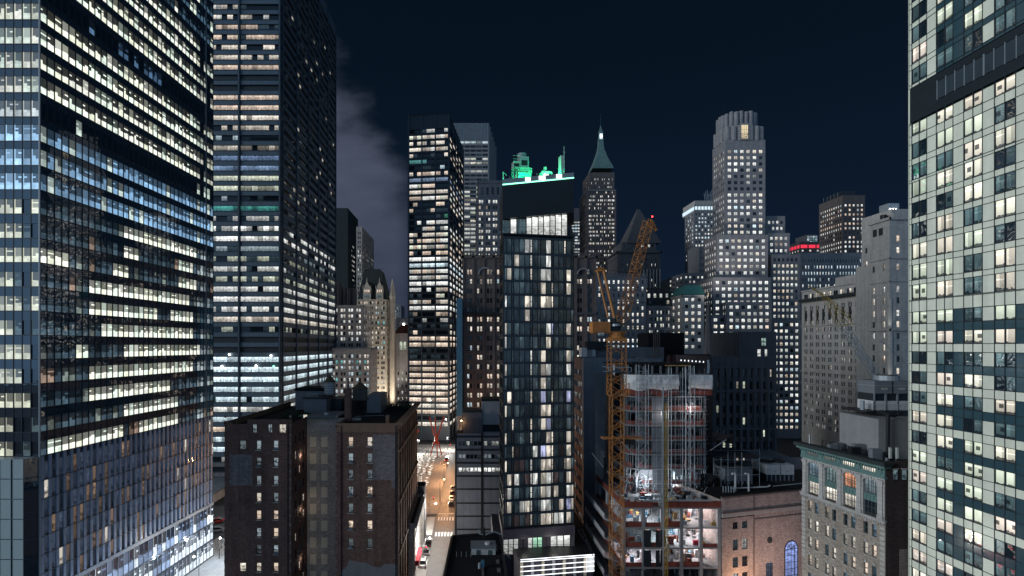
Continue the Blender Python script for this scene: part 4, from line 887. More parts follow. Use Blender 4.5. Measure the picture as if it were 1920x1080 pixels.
for k, (xl, xr, yt, Y) in enumerate(((1361, 1433, 240, 331), (1364, 1424, 213, 333))):     # crown steps back
    A, B = P2(xl, Y), P2(xr, Y); zc0, zc1 = gz(264 if k == 0 else 242, 331), gz(yt, Y); ch_ = 3.2 + k; Dd = 15 - k; ax_, bx_, ay_, by_ = A.x, B.x, Y, Y + Dd
    oct_ = [(ax_ + ch_, ay_), (bx_ - ch_, ay_), (bx_, ay_ + ch_), (bx_, by_), (ax_, by_), (ax_, ay_ + ch_)]
    cm = MB(); cm.prism(oct_, zc0, zc1, 'stone_grey')
    for p_, q_ in zip(oct_, oct_[1:] + oct_[:1]):
        dd_ = math.hypot(q_[0] - p_[0], q_[1] - p_[1]); nf_ = max(1, round(dd_ / 3.4))
        for z_ in range(nf_):
            f_ = (z_ + .5) / nf_; cm.cyl(p_[0] + (q_[0] - p_[0]) * f_, p_[1] + (q_[1] - p_[1]) * f_, zc0, zc1 + (1.4 if z_ % 2 else .9), dd_ / nf_ * .44, 'stone_grey', 10)
    crown = cm.build('crown', t)

G = Frame(P2(1389, 330.6), P2(1404, 330.6)); mb = MB(); mb.box(G, -.5, G.L + .5, 0, 1.2, gz(263, 330), gz(231, 330), 'stone_grey'); mb.build('bay', t)
G = Frame(P2(1390, 329.0), P2(1403, 329.0)); window(t, G, 0, G.L, gz(260, 329), gz(234, 329), -.1, lit((1, .82, .5), 1.15), 'pane_room', (3, 2), .18, 'stone_grey', 'crown_window')
mb = MB(); mb.tube(P3(1359, 209, 338), P3(1359, 198, 338), .12, 'black_metal', 4); mb.tube(P3(1385, 208, 338), P3(1385, 197, 338), .12, 'black_metal', 4); mb.build('antenna', crown)
lf2 = Lights(65, .92, ((NEUT, 5), (WARM, 3), (PEACH, 1), (COOL, 1)), .85, 1.3, .05, dim=.15)
deco(1344, 1440, 440, 322, 18, 8, 452, lf2, 5)
deco(1337, 1446, 520, 316, 22, 9, 530, lf2, 7)
deco(1363, 1447, 566, 309, 7, 7, 576, lf2, 2)
deco(1333, 1363, 590, 311, 20, 2, 600, lf2, 7)
deco(1436, 1472, 405, 336, 20, 4, 417, lf2)
deco(1440, 1481, 437, 331, 20, 4, 447, lf2)
lf3 = Lights(66, .94, ((NEUT, 5), (WARM, 3), (PEACH, 1)), .85, 1.25, .05, {0: (.0, None)}, dim=.15)
deco(1446, 1500, 477, 326, 24, 6, 487, lf3)
deco(1448, 1502, 600, 320, 8, 5, 609, lf2)
# long grey block to the right of it
t, A, B = tower('long grey block with close rows of white windows below the red lit roof', 1501, 1640, 474, 385, 30, (489, 11.8, 10, .5, 25, .42), None, m='stone_grey', lf=Lights(67, .85, ((COOL, 3), (NEUT, 2)), .8, 1.15, .05, {0: (.08, COOL, .8)}), name='long_building', bars=(0, 0), bt=0)
# red lit building and glass roof behind it
t, A, B = tower('dark building with glowing red roof storey', 1500, 1560, 453, 450, 25, (470, 6.5, 4, .5, 8, .5), (6, .4), m='stone_dark', lf=Lights(68, .7, ((WARM, 2), (NEUT, 1)), .7, 1.1), name='red_lit_building', bars=(0, 0), bt=0)
F = Frame(A, B); G = Frame(A + Vector((0, 25)), A); mb = MB()
for k in range(4): mb.box(F, k * F.L / 4 + .6, (k + 1) * F.L / 4 - .6, 0, .12, gz(465, 450), gz(459, 450), 'red_crown')
for k in range(6): mb.box(G, k * 25 / 6 + .6, (k + 1) * 25 / 6 - .8, 0, .12, gz(465, 450), gz(459, 450), 'red_crown')
mb.build('red_light_panel', t)
t, A, B = tower('distant tower top with blue green lit glazing behind the red lit building', 1513, 1533, 440, 560, 20, None, None, m='stone_dark', name='distant_building')
F = Frame(A, B); gl = Lights(69, .9, ((TEAL, 2), (COOL, 2)), .4, .8)
for i in range(3):
    for j in range(4): window(t, F, j * F.L / 4 + .3, (j + 1) * F.L / 4 - .3, gz(453 - i * 5, 560) - 2, gz(453 - i * 5, 560) + 0.4, .05, gl(i), 'pane_room', (0, 0), 0)
# dark tower right
t, A, B = tower('dark brown tower with rows of white and peach windows right of the red lit roof', 1580, 1622, 366, 400, 27, (385, 8.6, 12, .5, 5, .5), (10, .48), m='stone_brown', lf=Lights(70, .62, ((NEUT, 3), (PEACH, 2), (COOL, 1)), .75, 1.15, .5, {6: (.1, NEUT, .5)}, dim=.1), name='brown_tower', cat='tower', bars=(0, 0), bt=0)
mb = MB(); mb.wbox(A.x + 2, A.x + 13, 404, 420, gz(366, 400) - .5, gz(358, 404), 'black_panel')
for k in range(5): mb.tube((A.x - 1, 404 + 4 * k, gz(366, 400)), (A.x - 1, 404 + 4 * k, gz(361, 404)), .15, 'galvanised', 4)
mb.build('roof_plant', t)
# beige hotel seen along its flank
xh = gx(1550, 240); Yn, Yf = 218.0, 258.0
t = thing('beige_hotel', 'long beige stone hotel with dark cornice behind the small yellow crane', 'hotel', (xh, Yn))
zt = gz(540, 240) + 0.5; rwz = [gz(575 + 14.2 * k, 240) for k in range(17)]
rows_ = [(z - 1.0, z + 1.0) for z in rwz]
lfh = Lights(71, .26, ((NEUT, 2), (WARM, 2)), .6, 1.0, .1, dim=.12)
block(t, (xh, Yn), (xh + 30, Yn), Yf - Yn, 0, zt, left=(cols_even(Yf - Yn, 9, .52, 1.0, True, .5), rows_), front=None, m='stone_beige', lf=lfh, rec=.4,
      corn=[(gz(561, 240), 1.3, 1.6, 'slate'), (gz(610, 240), .4, .5, 'stone_beige'), (gz(700, 240), .5, .6, 'stone_beige'), (gz(724, 240), .4, .5, 'stone_beige'), (zt - .6, .6, .4, 'stone_beige')], parapet=.5)
G = Frame((xh, Yf), (xh, Yn)); lfh2 = Lights(72, .5, ((WARM, 1),), .7, 1.0)
for k in range(9):
    for q in (0, 1):
        u = 1.5 + (k + .3 + .35 * q) * (G.L - 3) / 9; z = gz(551, 240); window(t, G, u - .6, u + .6, z - 1, z + 1, .03, lfh2(0), 'pane_room', (0, 1), .08)
dk = MB()
for k in range(9):
    u = 1.0 + (k + .5) * (G.L - 2) / 9; dk.box(G, u - .75, u + .75, -.1, .04, gz(600, 240), gz(579, 240), 'frame_dark')
dk.build('tall_window', t)
mb = MB(); mb.wbox(xh + 4, xh + 22, 226, 240, zt - .4, gz(517, 232), 'stone_pale'); mb.build('roof_house', t)
# stone tower next to it
t = thing('stone_tower', 'pale stone tower with blind arches and uplit corner beside the cream panelled tower', 'tower', (156, 190))
xa, Ya = gx(1668, 190), 190.0; za = gz(407, Ya)
wl = lambda y: gz(y, Ya)
lfq = Lights(73, .65, ((WARM, 2), (PEACH, 1), (NEUT, 1)), .8, 1.1, 0, dim=.1)
rws = [(wl(y) - 1.15, wl(y) + 1.15) for y in (447, 469, 500, 542, 563, 587, 608, 630, 652, 673, 696, 718, 740)]
def sk(i, j): return False
block(t, (xa, Ya), (xa + 22, Ya), 9.5, 0, za, front=([(2.6, 3.9)], rws), left=([(1.4, 2.5), (6.3, 7.4)], [r for r in rws if r[0] < wl(495)]), m='stone_pale', lf=lfq, rec=.4, parapet=.8,
      corn=[(za - 1, 1, .5, 'stone_pale'), (wl(620), .8, .6, 'stone_pale'), (wl(485), .5, .35, 'stone_pale'), (wl(528), .4, .3, 'stone_pale')])
block(t, (xa + .9, Ya + 9.48), (xa + 22, Ya + 9.48), 4.5, 0, wl(447), left=([(1.0, 2.2)], [(wl(459) - 1, wl(459) + 1), (wl(485) - 1, wl(485) + 1)]), m='stone_pale', lf=lfq, rec=.4)
block(t, (xa + 1.4, Ya + 13.9), (xa + 22, Ya + 13.9), 4.5, 0, wl(487), m='stone_pale')
G = Frame((xa, Ya + 9.5), (xa, Ya)); mb = MB()
for u in (1.9, 4.4, 6.9):
    for q in range(10):
        p0, p1 = math.pi * q / 10, math.pi * (q + 1) / 10
        mb.tube(G.at(u + 1.1 * math.cos(p0), .1, wl(556) + 1.1 * math.sin(p0)), G.at(u + 1.1 * math.cos(p1), .1, wl(556) + 1.1 * math.sin(p1)), .16, 'stone_pale', 4)
    for s_ in (-1.1, 1.1): mb.tube(G.at(u + s_, .1, wl(616)), G.at(u + s_, .1, wl(556)), .16, 'stone_pale', 4)
mb.build('blind_arch', t)
mb = MB()
for u in (2.6, 5.4): mb.box(G, u - .95, u + .95, -.05, .04, wl(437), wl(423), 'frame_dark')
mb.build('louvre', t)
mb = MB(); mb.cyl(xa + .4, Ya + .4, wl(800), wl(622), 1.0, 'stone_pale', 14); mb.cyl(xa + .4, Ya + .4, wl(622), wl(560), .8, 'stone_pale', 14); mb.build('corner_column', t)
mb = MB(); mb.cyl(xa + 2.6, Ya + 6, za - .8, za + 2.2, 1.1, 'black_metal', 12); mb.wbox(xa + 4, xa + 20, Ya + 3, Ya + 9, za - .8, wl(396), 'stone_pale'); mb.build('roof_house', t)
t, A, B = tower('far beige block with lit cooling plant on top behind the pale stone tower', 1672, 1740, 392, 260, 20, None, None, m='stone_beige', name='distant_building')
mb = MB(); mb.wbox(A.x, A.x + 5.5, 262, 268, gz(392, 260), gz(381, 262), 'galvanised')
for k in range(3): mb.ball((A.x + .6 + 1.4 * k, 261.5, gz(390, 260)), .22, 'lamp_white')
mb.build('cooling_plant', t)

# ================================================================== middle ground right: dark building, church spire, roofs
t, A, B = tower('dark brown office block with few lit windows right of the building site', 1335, 1456, 668, 165, 40, (700, 22.5, 9, .62, 9, .42), None, m='stone_dark', lf=Lights(75, .06, ((WARM, 1), (GREENISH, 1)), .6, .9, 0, dim=.12), name='dark_office_block')
block(t, P2(1386, 168), P2(1456, 168), 20, gz(668, 165) - 1, gz(622, 168), front=([(6.0, 7.3), (8.4, 9.4)], [(gz(672, 168), gz(655, 168))]), m='stone_dark', lf=Lights(76, 1, ((NEUT, 1),), .7, .9))
F = Frame(P2(1386, 168), P2(1456, 168)); window(t, F, 7.2, 8.8, gz(649, 168), gz(634, 168), .03, lit((.6, .85, .75), .55), 'pane_room', (1, 1), .1)
F = Frame(A, B); mb = MB()
for k in range(10): mb.box(F, k * (F.L - 1) / 9 + .1, k * (F.L - 1) / 9 + .9, 0, .35, 0, gz(684, 165), 'stone_dark', 'bo')
for y in (690, 735, 806): mb.box(F, 0.05, F.L - .05, -.1, .42, gz(y, 165), gz(y - 4, 165), 'stone_dark')
mb.build('pilaster', t)
t = thing('church', 'dark church spire in front of the large pale tower', 'church', (gx(1328, 228), 228))
mb = MB(); cx_, cy_ = gx(1328, 228), 228
mb.loft([sq(cx_, cy_, 3.2, 0), sq(cx_, cy_, 3.2, gz(690, 228)), sq(cx_, cy_, 2.4, gz(680, 228))], 'stone_brown'); mb.build('church_tower', t)
mb = MB(); n8 = 8
mb.lathe(cx_, cy_, [(2.3, gz(682, 228)), (1.95, gz(650, 228)), (1.25, gz(610, 228)), (.75, gz(583, 228)), (.18, gz(556, 228))], 'stone_dark', 8)
for k in range(8):
    for q in range(14):
        f = q / 14; r_ = 2.3 * (1 - f) + .25; a = math.pi * 2 * k / 8; z = gz(682 - 122 * f, 228); mb.ball((cx_ + r_ * math.cos(a), cy_ + r_ * math.sin(a), z), .18, 'stone_dark', 4)
mb.build('steeple', t)
mb = MB(); mb.tube((cx_, cy_, gz(558, 228)), (cx_, cy_, gz(549, 228)), .12, 'cross_glow', 4); mb.tube((cx_ - .6, cy_, gz(552.5, 228)), (cx_ + .6, cy_, gz(552.5, 228)), .12, 'crane_yellow', 4); mb.build('cross', t)  # upright of the cross is made to glow, no lamp there
t, A, B = tower('low dark roof block with grey plant rooms behind building site', 1085, 1335, 690, 190, 25, (705, 20, 4, .5, 20, .4), None, m='stone_dark', lf=Lights(77, .06, ((WARM, 1),), .5, .8), name='dark_roof_block')
mb = MB(); mb.wbox(gx(1118, 193), gx(1245, 193), 193, 205, gz(690, 190) - 1, gz(651, 193), 'hvac_grey'); mb.build('plant_room', t)
mb = MB(); mb.wbox(gx(1216, 197), gx(1283, 197), 197, 210, gz(690, 190) - 1, gz(624, 197), 'roof_black'); mb.build('stair_tower', t)
mb = MB(); mb.wbox(gx(1090, 192), gx(1116, 192), 191.5, 196, gz(690, 190) - 1, gz(652, 192), 'hvac_white'); mb.wbox(gx(1101, 191), gx(1110, 191), 191.3, 191.5, gz(668, 191), gz(655, 191), 'hvac_grey')
for k in range(4): mb.tube(P3(1226 + 3.5 * k, 690, 189.5), P3(1226 + 3.5 * k, 622, 189.5), .22, 'stone_brown', 5)
for k in range(9):
    for q in (0, 1): mb.tube(P3(1112 + 3 * k, 644 + 6 * q, 192), P3(1115 + 3 * k, 644 + 6 * q, 192), .2, 'galvanised', 4)
mb.wbox(gx(1101, 191), gx(1140, 191), 191, 195, gz(655, 191), gz(640, 191), 'black_metal'); mb.build('rooftop_unit', t)
# slim brown block with striped flank right of the glass tower
t = thing('striped_block', 'slim dark block with brown striped flank between black glass tower and building site', 'building', (36.8, 165))
zt = gz(672, 165); rws = [(gz(y, 165) - .9, gz(y, 165) + .9) for y in [700 + 23 * k for k in range(14)]]
block(t, (36.8, 165), (62, 165), 26, 0, zt, front=None, left=([(2 + 2.4 * k, 3.9 + 2.4 * k) for k in range(9)], rws), m='panel_bluegrey', lf=Lights(78, .3, ((WARM, 1),), .5, .8), rec=.3, msp='sandstone_red')
# ================================================================== black glass residential tower with the green lit roof
t = thing('glass_tower', 'slim black glass residential tower with green lit roof and curtained windows', 'tower', (gx(943, 121), 121))
A = P2(943, 121.0); B = P2(1077, 124.4); F = Frame(A, B); bk = -F.n; C = P2(1076.3, 138.0); E = P2(936.5, 134.5)
wall = MB(); Yr = 121.0
yl = [445] + [474.5 + 25.85 * k for k in range(21)]
zl = [gz(y, Yr) for y in yl]; ztop = gz(437, Yr); zbot = gz(1012, Yr)
wall.prism([tuple(A - F.n * .4 + F.e * .3), tuple(B - F.n * .4 - F.e * .3), tuple(C + F.n * .3 - F.e * .3), tuple(E + F.n * .3 + F.e * .5)], zbot + .2, ztop, 'black_panel')
pw = [.75, 1.0, .55, 1.15, 1.15, 1.15, .6, 1.15, .6, 1.2, 1.15, .55, 1.15, 1.15, .55, 1.1, .6]
sc_ = (F.L - .3) / sum(pw); us = [.15]
for x in pw: us.append(us[-1] + x * sc_)
lr = random.Random(101); LITJ = {0: .4, 1: .25, 5: .3, 6: .5, 9: .55, 10: .55, 11: .4, 15: .5, 16: .2, 7: .08, 13: .08}
GF = Frame(E, A)
for i in range(len(zl) - 1):
    z1, z0 = zl[i], zl[i + 1]; low = i > 14
    wall.box(F, 0, F.L, -.5, .12, z1 - .26, z1 + .26, 'steel_dark', 'b'); wall.box(GF, 0, GF.L, -.5, .1, z1 - .24, z1 + .24, 'black_metal', 'b')
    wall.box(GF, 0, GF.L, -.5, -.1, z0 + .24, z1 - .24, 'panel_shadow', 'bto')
    for j in range(len(pw)):
        p = LITJ.get(j, .05) if i else (.5 if j in (5, 6, 10, 11) else .08)
        if i > 14: p = p * 1.5 + .05
        if i > 14 and j in (0, 1): p = .2
        q = lr.random()
        if q < p:
            col = WARM if lr.random() < .55 else NEUT if lr.random() < .85 else (.62, .66, 1.0); l = lit(col, lr.uniform(.55, 1.15))
        elif q < p + .34: l = lit((.34, .50, .58), lr.uniform(.05, .22))
        else: l = lit((.20, .30, .37), lr.uniform(.05, .13))  # unlit panels glow faintly to get their blue grey tone
        if low and q >= p and lr.random() < .3: l = lit((.42, .30, .30), lr.uniform(.06, .2))
        window(t, F, us[j] + .04, us[j + 1] - .04, z0 + .27, z1 - .27, -.12, l, 'pane_curtained', (0, 0), .05, 'black_metal')
        if j in (2, 6, 11, 14):                              # opening light in a heavy frame
            WINDOWS[-1]['bars'] = (0, 1); WINDOWS[-1]['bt'] = .14
    for q in range(9):
        l = lit(WARM, lr.uniform(.5, .9)) if lr.random() < .14 else lit((.3, .4, .45), .15)
        window(t, GF, .6 + 1.45 * q, 1.6 + 1.45 * q, z0 + .5, z1 - .5, -.09, l, 'pane_room', (0, 0), .06, 'black_metal')
for u in us: wall.box(F, u - .045, u + .045, -.2, .06, zl[-1], zl[0], 'black_metal', 'bto')
wall.box(F, -.05, F.L + .05, -.5, .2, zbot, zl[-1] - .27, 'panel_violet', 'b'); wall.box(GF, 0, GF.L, -.5, .15, zbot, zl[-1] - .25, 'panel_violet', 'b')
wall.box(F, -.15, F.L + .1, -.5, .35, ztop - .35, ztop, 'black_metal')
wall.build('wall', t)
# set-back lounge floor and the slanted screen wall above it
lg = MB(); Fl = Frame(A + bk * 1.6, B + bk * 1.6); zlt = [gz(412, 122.5), gz(396, 124)]
lrows = [(0.2, 2.2, .12), (2.3, 3.8, 1.1), (3.9, 6.2, .15), (6.3, 7.6, 1.0), (7.7, 9.2, 1.15), (9.3, 10.6, .75), (10.7, 12.2, 1.0), (12.3, 13.6, .7), (13.7, 15.2, 1.1), (15.3, 16.7, .9)]
for a, b, s_ in lrows:
    zt_ = zlt[0] + (zlt[1] - zlt[0]) * a / Fl.L
    l = lit(NEUT, s_) if s_ > .5 else lit((.25, .38, .42), .25)
    window(t, Fl, a, b, ztop + .05, zt_ - .05, -.1, l, 'pane_office' if s_ > .5 else 'pane_curtained', (0, 1), .07, 'black_metal', 'lounge_window')
lg.prism([tuple(A + bk * 2.1 + F.e * .2), tuple(B + bk * 2.1 - F.e * .2), tuple(C), tuple(E + F.e * .2)], ztop, zlt[0] - .2, 'black_panel')
for u in [0.1, 2.25, 3.85, 6.25, 7.65, 9.25, 10.65, 12.25, 13.65, 15.25, Fl.L - .05]: lg.box(Fl, u - .05, u + .05, -.2, .05, ztop, zlt[0] + (zlt[1] - zlt[0]) * u / Fl.L, 'black_metal', 'bto')
lg.build('lounge', t)
scr = MB(); Fs = Frame(A + bk * .35, B + bk * .35)
q = lambda u, d, z: tuple(Fs.at(u, d, z))
L = Fs.L; zb0, zb1, zt0, zt1 = gz(410, 121.4), gz(396.5, 124), gz(346.5, 121.4), gz(331.5, 124)
ring = lambda d0, d1, z0_, z1_: [q(0, d1, z0_), q(L, d1, z1_), q(L, d0, z1_), q(0, d0, z0_)] if d0 > -10 else [q(0, d1, z0_), q(L, d1, z1_), (C.x, C.y, z1_), (E.x, E.y, z0_)]
scr.loft([ring(-19, 0, zb0, zb1), ring(-19, 0, zt0, zt1)], 'black_panel'); scr.build('screen_wall', t)
rail = MB()
rail.loft([ring(-.08, 0.02, zt0 + .02, zt1 + .02), ring(-.08, 0.02, zt0 + 1.3, zt1 + 1.3)], 'mullion_pale')
rail.build('roof_parapet', t)
glow = MB(); glow.loft([ring(.03, .10, zt0 - .12, zt1 - .12), ring(.03, .10, zt0 + .12, zt1 + .12)], 'lamp_green')
for u0, u1 in ((5.6, 6.9), (9.0, 10.6), (13.4, 14.8)):
    zz = zt0 + (zt1 - zt0) * u0 / L; glow.box(Fs, u0, u1, .03, .12, zz + .35, zz + 1.25, 'tube_white')
glow.build('green_lamp', t)
zR = lambda u: zt0 + (zt1 - zt0) * u / L
pl = MB()                                                       # cooling plant and steel work standing on the roof
def fb(u0, u1, d0, d1, z0, z1, m='hvac_white'): pl.box(Fs, u0, u1, d0, d1, z0, z1, m)
z0 = zR(6)
fb(4.9, 7.6, -6, -3, z0, z0 + 3.0); fb(4.6, 8.0, -6.3, -2.7, z0 + 3.0, z0 + 3.25); fb(5.3, 7.5, -5.8, -3.2, z0 + 4.4, z0 + 7.4); fb(5.4, 7.3, -3.25, -3.1, z0 + 4.8, z0 + 6.9, 'galvanised'); fb(3.7, 5.25, -5.4, -3.4, z0 + 4.6, z0 + 6.2)
c = Fs.at(6.1, -4.5, 0); pl.cyl(c.x, c.y, z0 + 7.4, z0 + 8.4, 1.15, 'galvanised', 14)
c = Fs.at(8.0, -5.5, 0); pl.cyl(c.x, c.y, z0, z0 + 5.4, .7, 'hvac_white', 10)
for u in (4.6, 6.3, 8.1):
    for d in (-6.3, -2.7): pl.tube(Fs.at(u, d, z0 + 3.2), Fs.at(u, d, z0 + 4.5), .06, 'hvac_white', 4)
for z in (3.8, 4.4):
    pl.tube(Fs.at(4.6, -2.7, z0 + z), Fs.at(8.1, -2.7, z0 + z), .06, 'hvac_white', 4); pl.tube(Fs.at(8.1, -6.3, z0 + z), Fs.at(8.1, -2.7, z0 + z), .06, 'hvac_white', 4)
for z in (5.8, 6.6, 7.4): pl.tube(Fs.at(3.5, -3.1, z0 + z), Fs.at(5.3, -3.1, z0 + z), .05, 'hvac_white', 4)
for u in (3.2, 3.6, 4.2): pl.tube(Fs.at(u, -3, zR(3.5)), Fs.at(u, -3, z0 + 4), .06, 'hvac_white', 4)
fb(.6, .8, -2.2, -2.0, zR(0), zR(0) + 3.8); pl.tube(Fs.at(.7, -2.1, zR(0) + 3.8), Fs.at(1.5, -2.1, zR(0) + 3.0), .08, 'hvac_white', 4)
fb(11.0, 13.6, -6, -3.4, zR(12), zR(12) + 3.3); fb(11.8, 12.4, -5, -4, zR(12) + 3.3, zR(12) + 4.6)
fb(15.1, 15.75, -3, -1.2, zR(15), zR(15) + 6.2); pl.tube(Fs.at(15.9, -1.2, zR(15)), Fs.at(15.9, -1.2, zR(15) + 8.4), .09, 'hvac_white', 5); pl.tube(Fs.at(15.5, -1.2, zR(15) + 7), Fs.at(16.2, -1.2, zR(15) + 7), .06, 'hvac_white', 4)
fb(8.6, 9.1, -8, -7.6, z0, z0 + 5.5, 'black_metal')
for k in range(5): fb(5.1, 7.4, -3.0, -2.95, z0 + .5 + .45 * k, z0 + .62 + .45 * k, 'black_metal')
fb(5.6, 7.1, -3.1, -3.05, z0 + 5.2, z0 + 6.4, 'black_metal'); fb(3.8, 5.1, -3.4, -3.35, z0 + 4.8, z0 + 5.6, 'black_metal'); fb(11.2, 12.0, -3.4, -3.36, zR(12) + .6, zR(12) + 2.2, 'black_metal'); fb(12.7, 13.4, -3.4, -3.36, zR(12) + .4, zR(12) + 2.8, 'black_metal')
for k in range(12): pl.tube(Fs.at(.5 + 1.35 * k, -.3, zR(.5 + 1.35 * k)), Fs.at(.5 + 1.35 * k, -.3, zR(.5 + 1.35 * k) + 2.0), .05, 'hvac_white', 4)
for k in range(8): pl.tube(Fs.at(4.6 + .5 * k, -2.7, z0 + 3.2), Fs.at(4.6 + .5 * k, -2.7, z0 + 4.4), .035, 'hvac_white', 4)
pl.tube(Fs.at(4.4, -2.6, z0), Fs.at(5.0, -2.6, z0 + 3), .1, 'hvac_white', 4); pl.tube(Fs.at(8.2, -2.6, z0), Fs.at(7.6, -2.6, z0 + 3), .1, 'hvac_white', 4)
pl.build('roof_plant', t)
lm = MB(); lm.ball(Fs.at(12.3, -2.9, zR(12) + 2.0), .34, 'lamp_white'); lm.ball(Fs.at(10.8, -.8, zR(10.8) + 1.5), .3, 'lamp_white'); lm.build('roof_lamp', t)
def point(name, p, e, col, r=.3, parent=None):
    l = bpy.data.lights.new(name, 'POINT'); l.energy = e; l.color = col; l.shadow_soft_size = r
    o = bpy.data.objects.new(name, l); o.location = p; sc.collection.objects.link(o); return o
point('green_light', Fs.at(5.5, -1.2, zR(5) + 1.6), 1000, (.0, 1, .34)); point('green_light', Fs.at(9.5, -2.0, zR(9) + 2), 800, (.0, 1, .34)); point('green_light', Fs.at(13.5, -1.2, zR(13) + 1.5), 800, (.0, 1, .36))
point('green_light', Fs.at(2.2, -1.2, zR(2) + 1.5), 400, (.0, 1, .34))
# the base below the overhang: glazed hall, stair, awning of light tubes
base = MB(); Ys = 125.0; xa, xb = gx(925, Ys), gx(1077, Ys); Fb = Frame((xa, Ys), (xb, Ys))
base.box(Fb, 0, Fb.L, -14, -.6, 0, zbot + .2, 'panel_violet')
zf = gz(1044, 124)
for u in (0, 6.2, 7.4, 12.0, 13.0, Fb.L - .9): base.box(Fb, u, u + .9, -.7, .05, 0, zbot + .1, 'panel_violet')
for u0, u1, s_, k in ((2.4, 6.15, .55, 0), (8.4, 12.0, .75, 1), (13.95, Fb.L - .95, .8, 2)):
    n = 3
    for q_ in range(n):
        a = u0 + (u1 - u0) * q_ / n; b = u0 + (u1 - u0) * (q_ + 1) / n
        window(t, Fb, a + .04, b - .04, zf, zbot - .2, -.3, lit((.55, 1, .7) if k == 1 and q_ else NEUT, s_), 'pane_office', (0, 1), .09, 'black_metal', 'hall_window')
base.build('base', t)
aw = MB(); Fw = Frame(P2(976, 117), P2(1114, 120)); zw = gz(1046, 118)
aw.box(Fw, 0, Fw.L, -6.5, 0, zw - .5, zw - .05, 'black_metal'); aw.box(Fw, 0, Fw.L, -6.5, -.6, zw - 8, zw - .5, 'panel_violet')
for k in range(14): aw.box(Fw, k * Fw.L / 13.9 + .05, k * Fw.L / 13.9 + .75, -.58, -.45, zw - 8, zw - .55, ('cream_paint', 'panel_violet', 'hvac_white', 'panel_violet')[k % 4], 'b')
aw.build('terrace', t)
tb = MB()
for z in (0.0, -.45, -1.6, -2.7, -3.8): tb.tube(Fw.at(0, .08, zw + z), Fw.at(Fw.L, .08, zw + z), .085, 'tube_white', 5)
for k in range(7): tb.tube(Fw.at(Fw.L - 1.8 + .28 * k, .05, zw - .05), Fw.at(Fw.L - 1.8 + .28 * k, .05, zw - 4), .045, 'tube_white', 4)
tb.build('light_tube', t)
st = MB()                                                       # steel stair on the right flank
p0, p1 = Vector((gx(1082, 124), 122.5, gz(990, 124))), Vector((gx(1112, 120), 119.6, gz(1042, 120)))
for o_ in (0, 1.1): st.tube(p0 + Vector((o_, .8 * o_, 0)), p1 + Vector((o_ * .2, 1.2 * o_, 0)), .1, 'black_metal', 4)
for k in range(8):
    q_ = p0 + (p1 - p0) * k / 7.5; st.tube(q_, q_ + Vector((1.0, .9, 0)), .07, 'black_metal', 4)
st.build('stair', t)
point('hall_light', (gx(1040, 121), 121.5, zbot - 1.0), 130, (1, .95, .85)); point('hall_light', (gx(985, 121), 121.5, zbot - 1.0), 90, (1, .95, .85))

# ================================================================== blue grey panelled office block behind it
t = thing('panelled_office_block', 'blue grey panelled office block with one bright window row and boxy roof plant', 'building', (gx(853, 150), 150))
A = P2(853.5, 150.0); B = A + Vector((26, 0)); zt = gz(813, 150); rows = [(gz(y, 150) - .62, gz(y, 150) + .62) for y in (831.5, 856, 881)]
lk = Lights(110, .2, ((COOL, 1),), .3, .6, 0, {0: (.35, (.9, .95, .85), .5), 1: (.2, COOL, .3), 2: (1, NEUT, 1.25)}, dim=.3, dimp=.7)
wcols = []
for a in (.9, 8.3, 15.7):
    for k in range(6): wcols.append((a + .12 + 1.12 * k, a + 1.08 + 1.12 * k))
wall = MB(); F = facade(wall, t, A, B, 0, zt, wcols, rows, lk, 'panel_bluegrey', .25, .02, 'pane_room', (0, 0), .06)
wall.prism([(A.x + .2, 150.4), (B.x, 150.4), (B.x, 172), (A.x + .2, 172)], 0, zt - .6, 'panel_bluegrey', 'roof_tar')
wall.build('wall', t)
g = MB()
for u in (0.12, 7.85, 15.3, 22.8): g.box(F, u - .3 if u > .3 else -.05, u + .3, -.1, .22, 0, zt + .25, 'black_metal')
for k in range(8):
    y = 819 + 24.55 * k + (0 if k < 5 else 1.5); g.box(F, 0.3, F.L, -.05, .18, gz(y, 150) - .2, gz(y, 150) + .2, 'black_metal', 'b')
for k in range(14): g.box(F, 2.0 * k + .35, 2.0 * k + .4, -.02, .015, 0, gz(893, 150), 'steel_spandrel', 'b')
g.build('steel_grid', t)
mb = MB(); mb.wbox(gx(867.5, 153), gx(904, 153), 153, 160, zt - .6, gz(773, 153), 'hvac_grey'); mb.wbox(gx(867, 153), gx(904.5, 153), 152.9, 160.1, gz(773, 153), gz(773, 153) + .35, 'black_metal')
mb.wbox(gx(904, 154), gx(940, 154), 154, 162, zt - .6, gz(752, 154), 'hvac_white'); mb.wbox(gx(903, 154), gx(940, 154), 153.8, 162, gz(752, 154), gz(752, 154) + .6, 'black_metal'); mb.wbox(gx(905, 154), gx(940, 154), 153.9, 154, gz(809, 154), gz(796, 154), 'black_panel')
mb.build('plant_room', t)
mb = MB(); p0, p1 = P3(857, 808, 151), P3(863, 783, 157)
for q_ in (0, 1.0): mb.tube(p0 + Vector((q_, 0, 0)), p1 + Vector((q_, 0, 0)), .08, 'galvanised', 4)
for k in range(9):
    q_ = p0 + (p1 - p0) * k / 9; mb.tube(q_, q_ + Vector((1, 0, 0)), .06, 'galvanised', 4)
mb.ball(P3(865, 789, 152.5), .25, 'lamp_warm'); mb.wbox(gx(857, 157), gx(867, 157), 157, 157.3, zt, zt + 4.2, 'stone_beige'); mb.build('roof_stair', t)
point('roof_stair_light', P3(864, 790, 152.3), 260, (1, .5, .2))
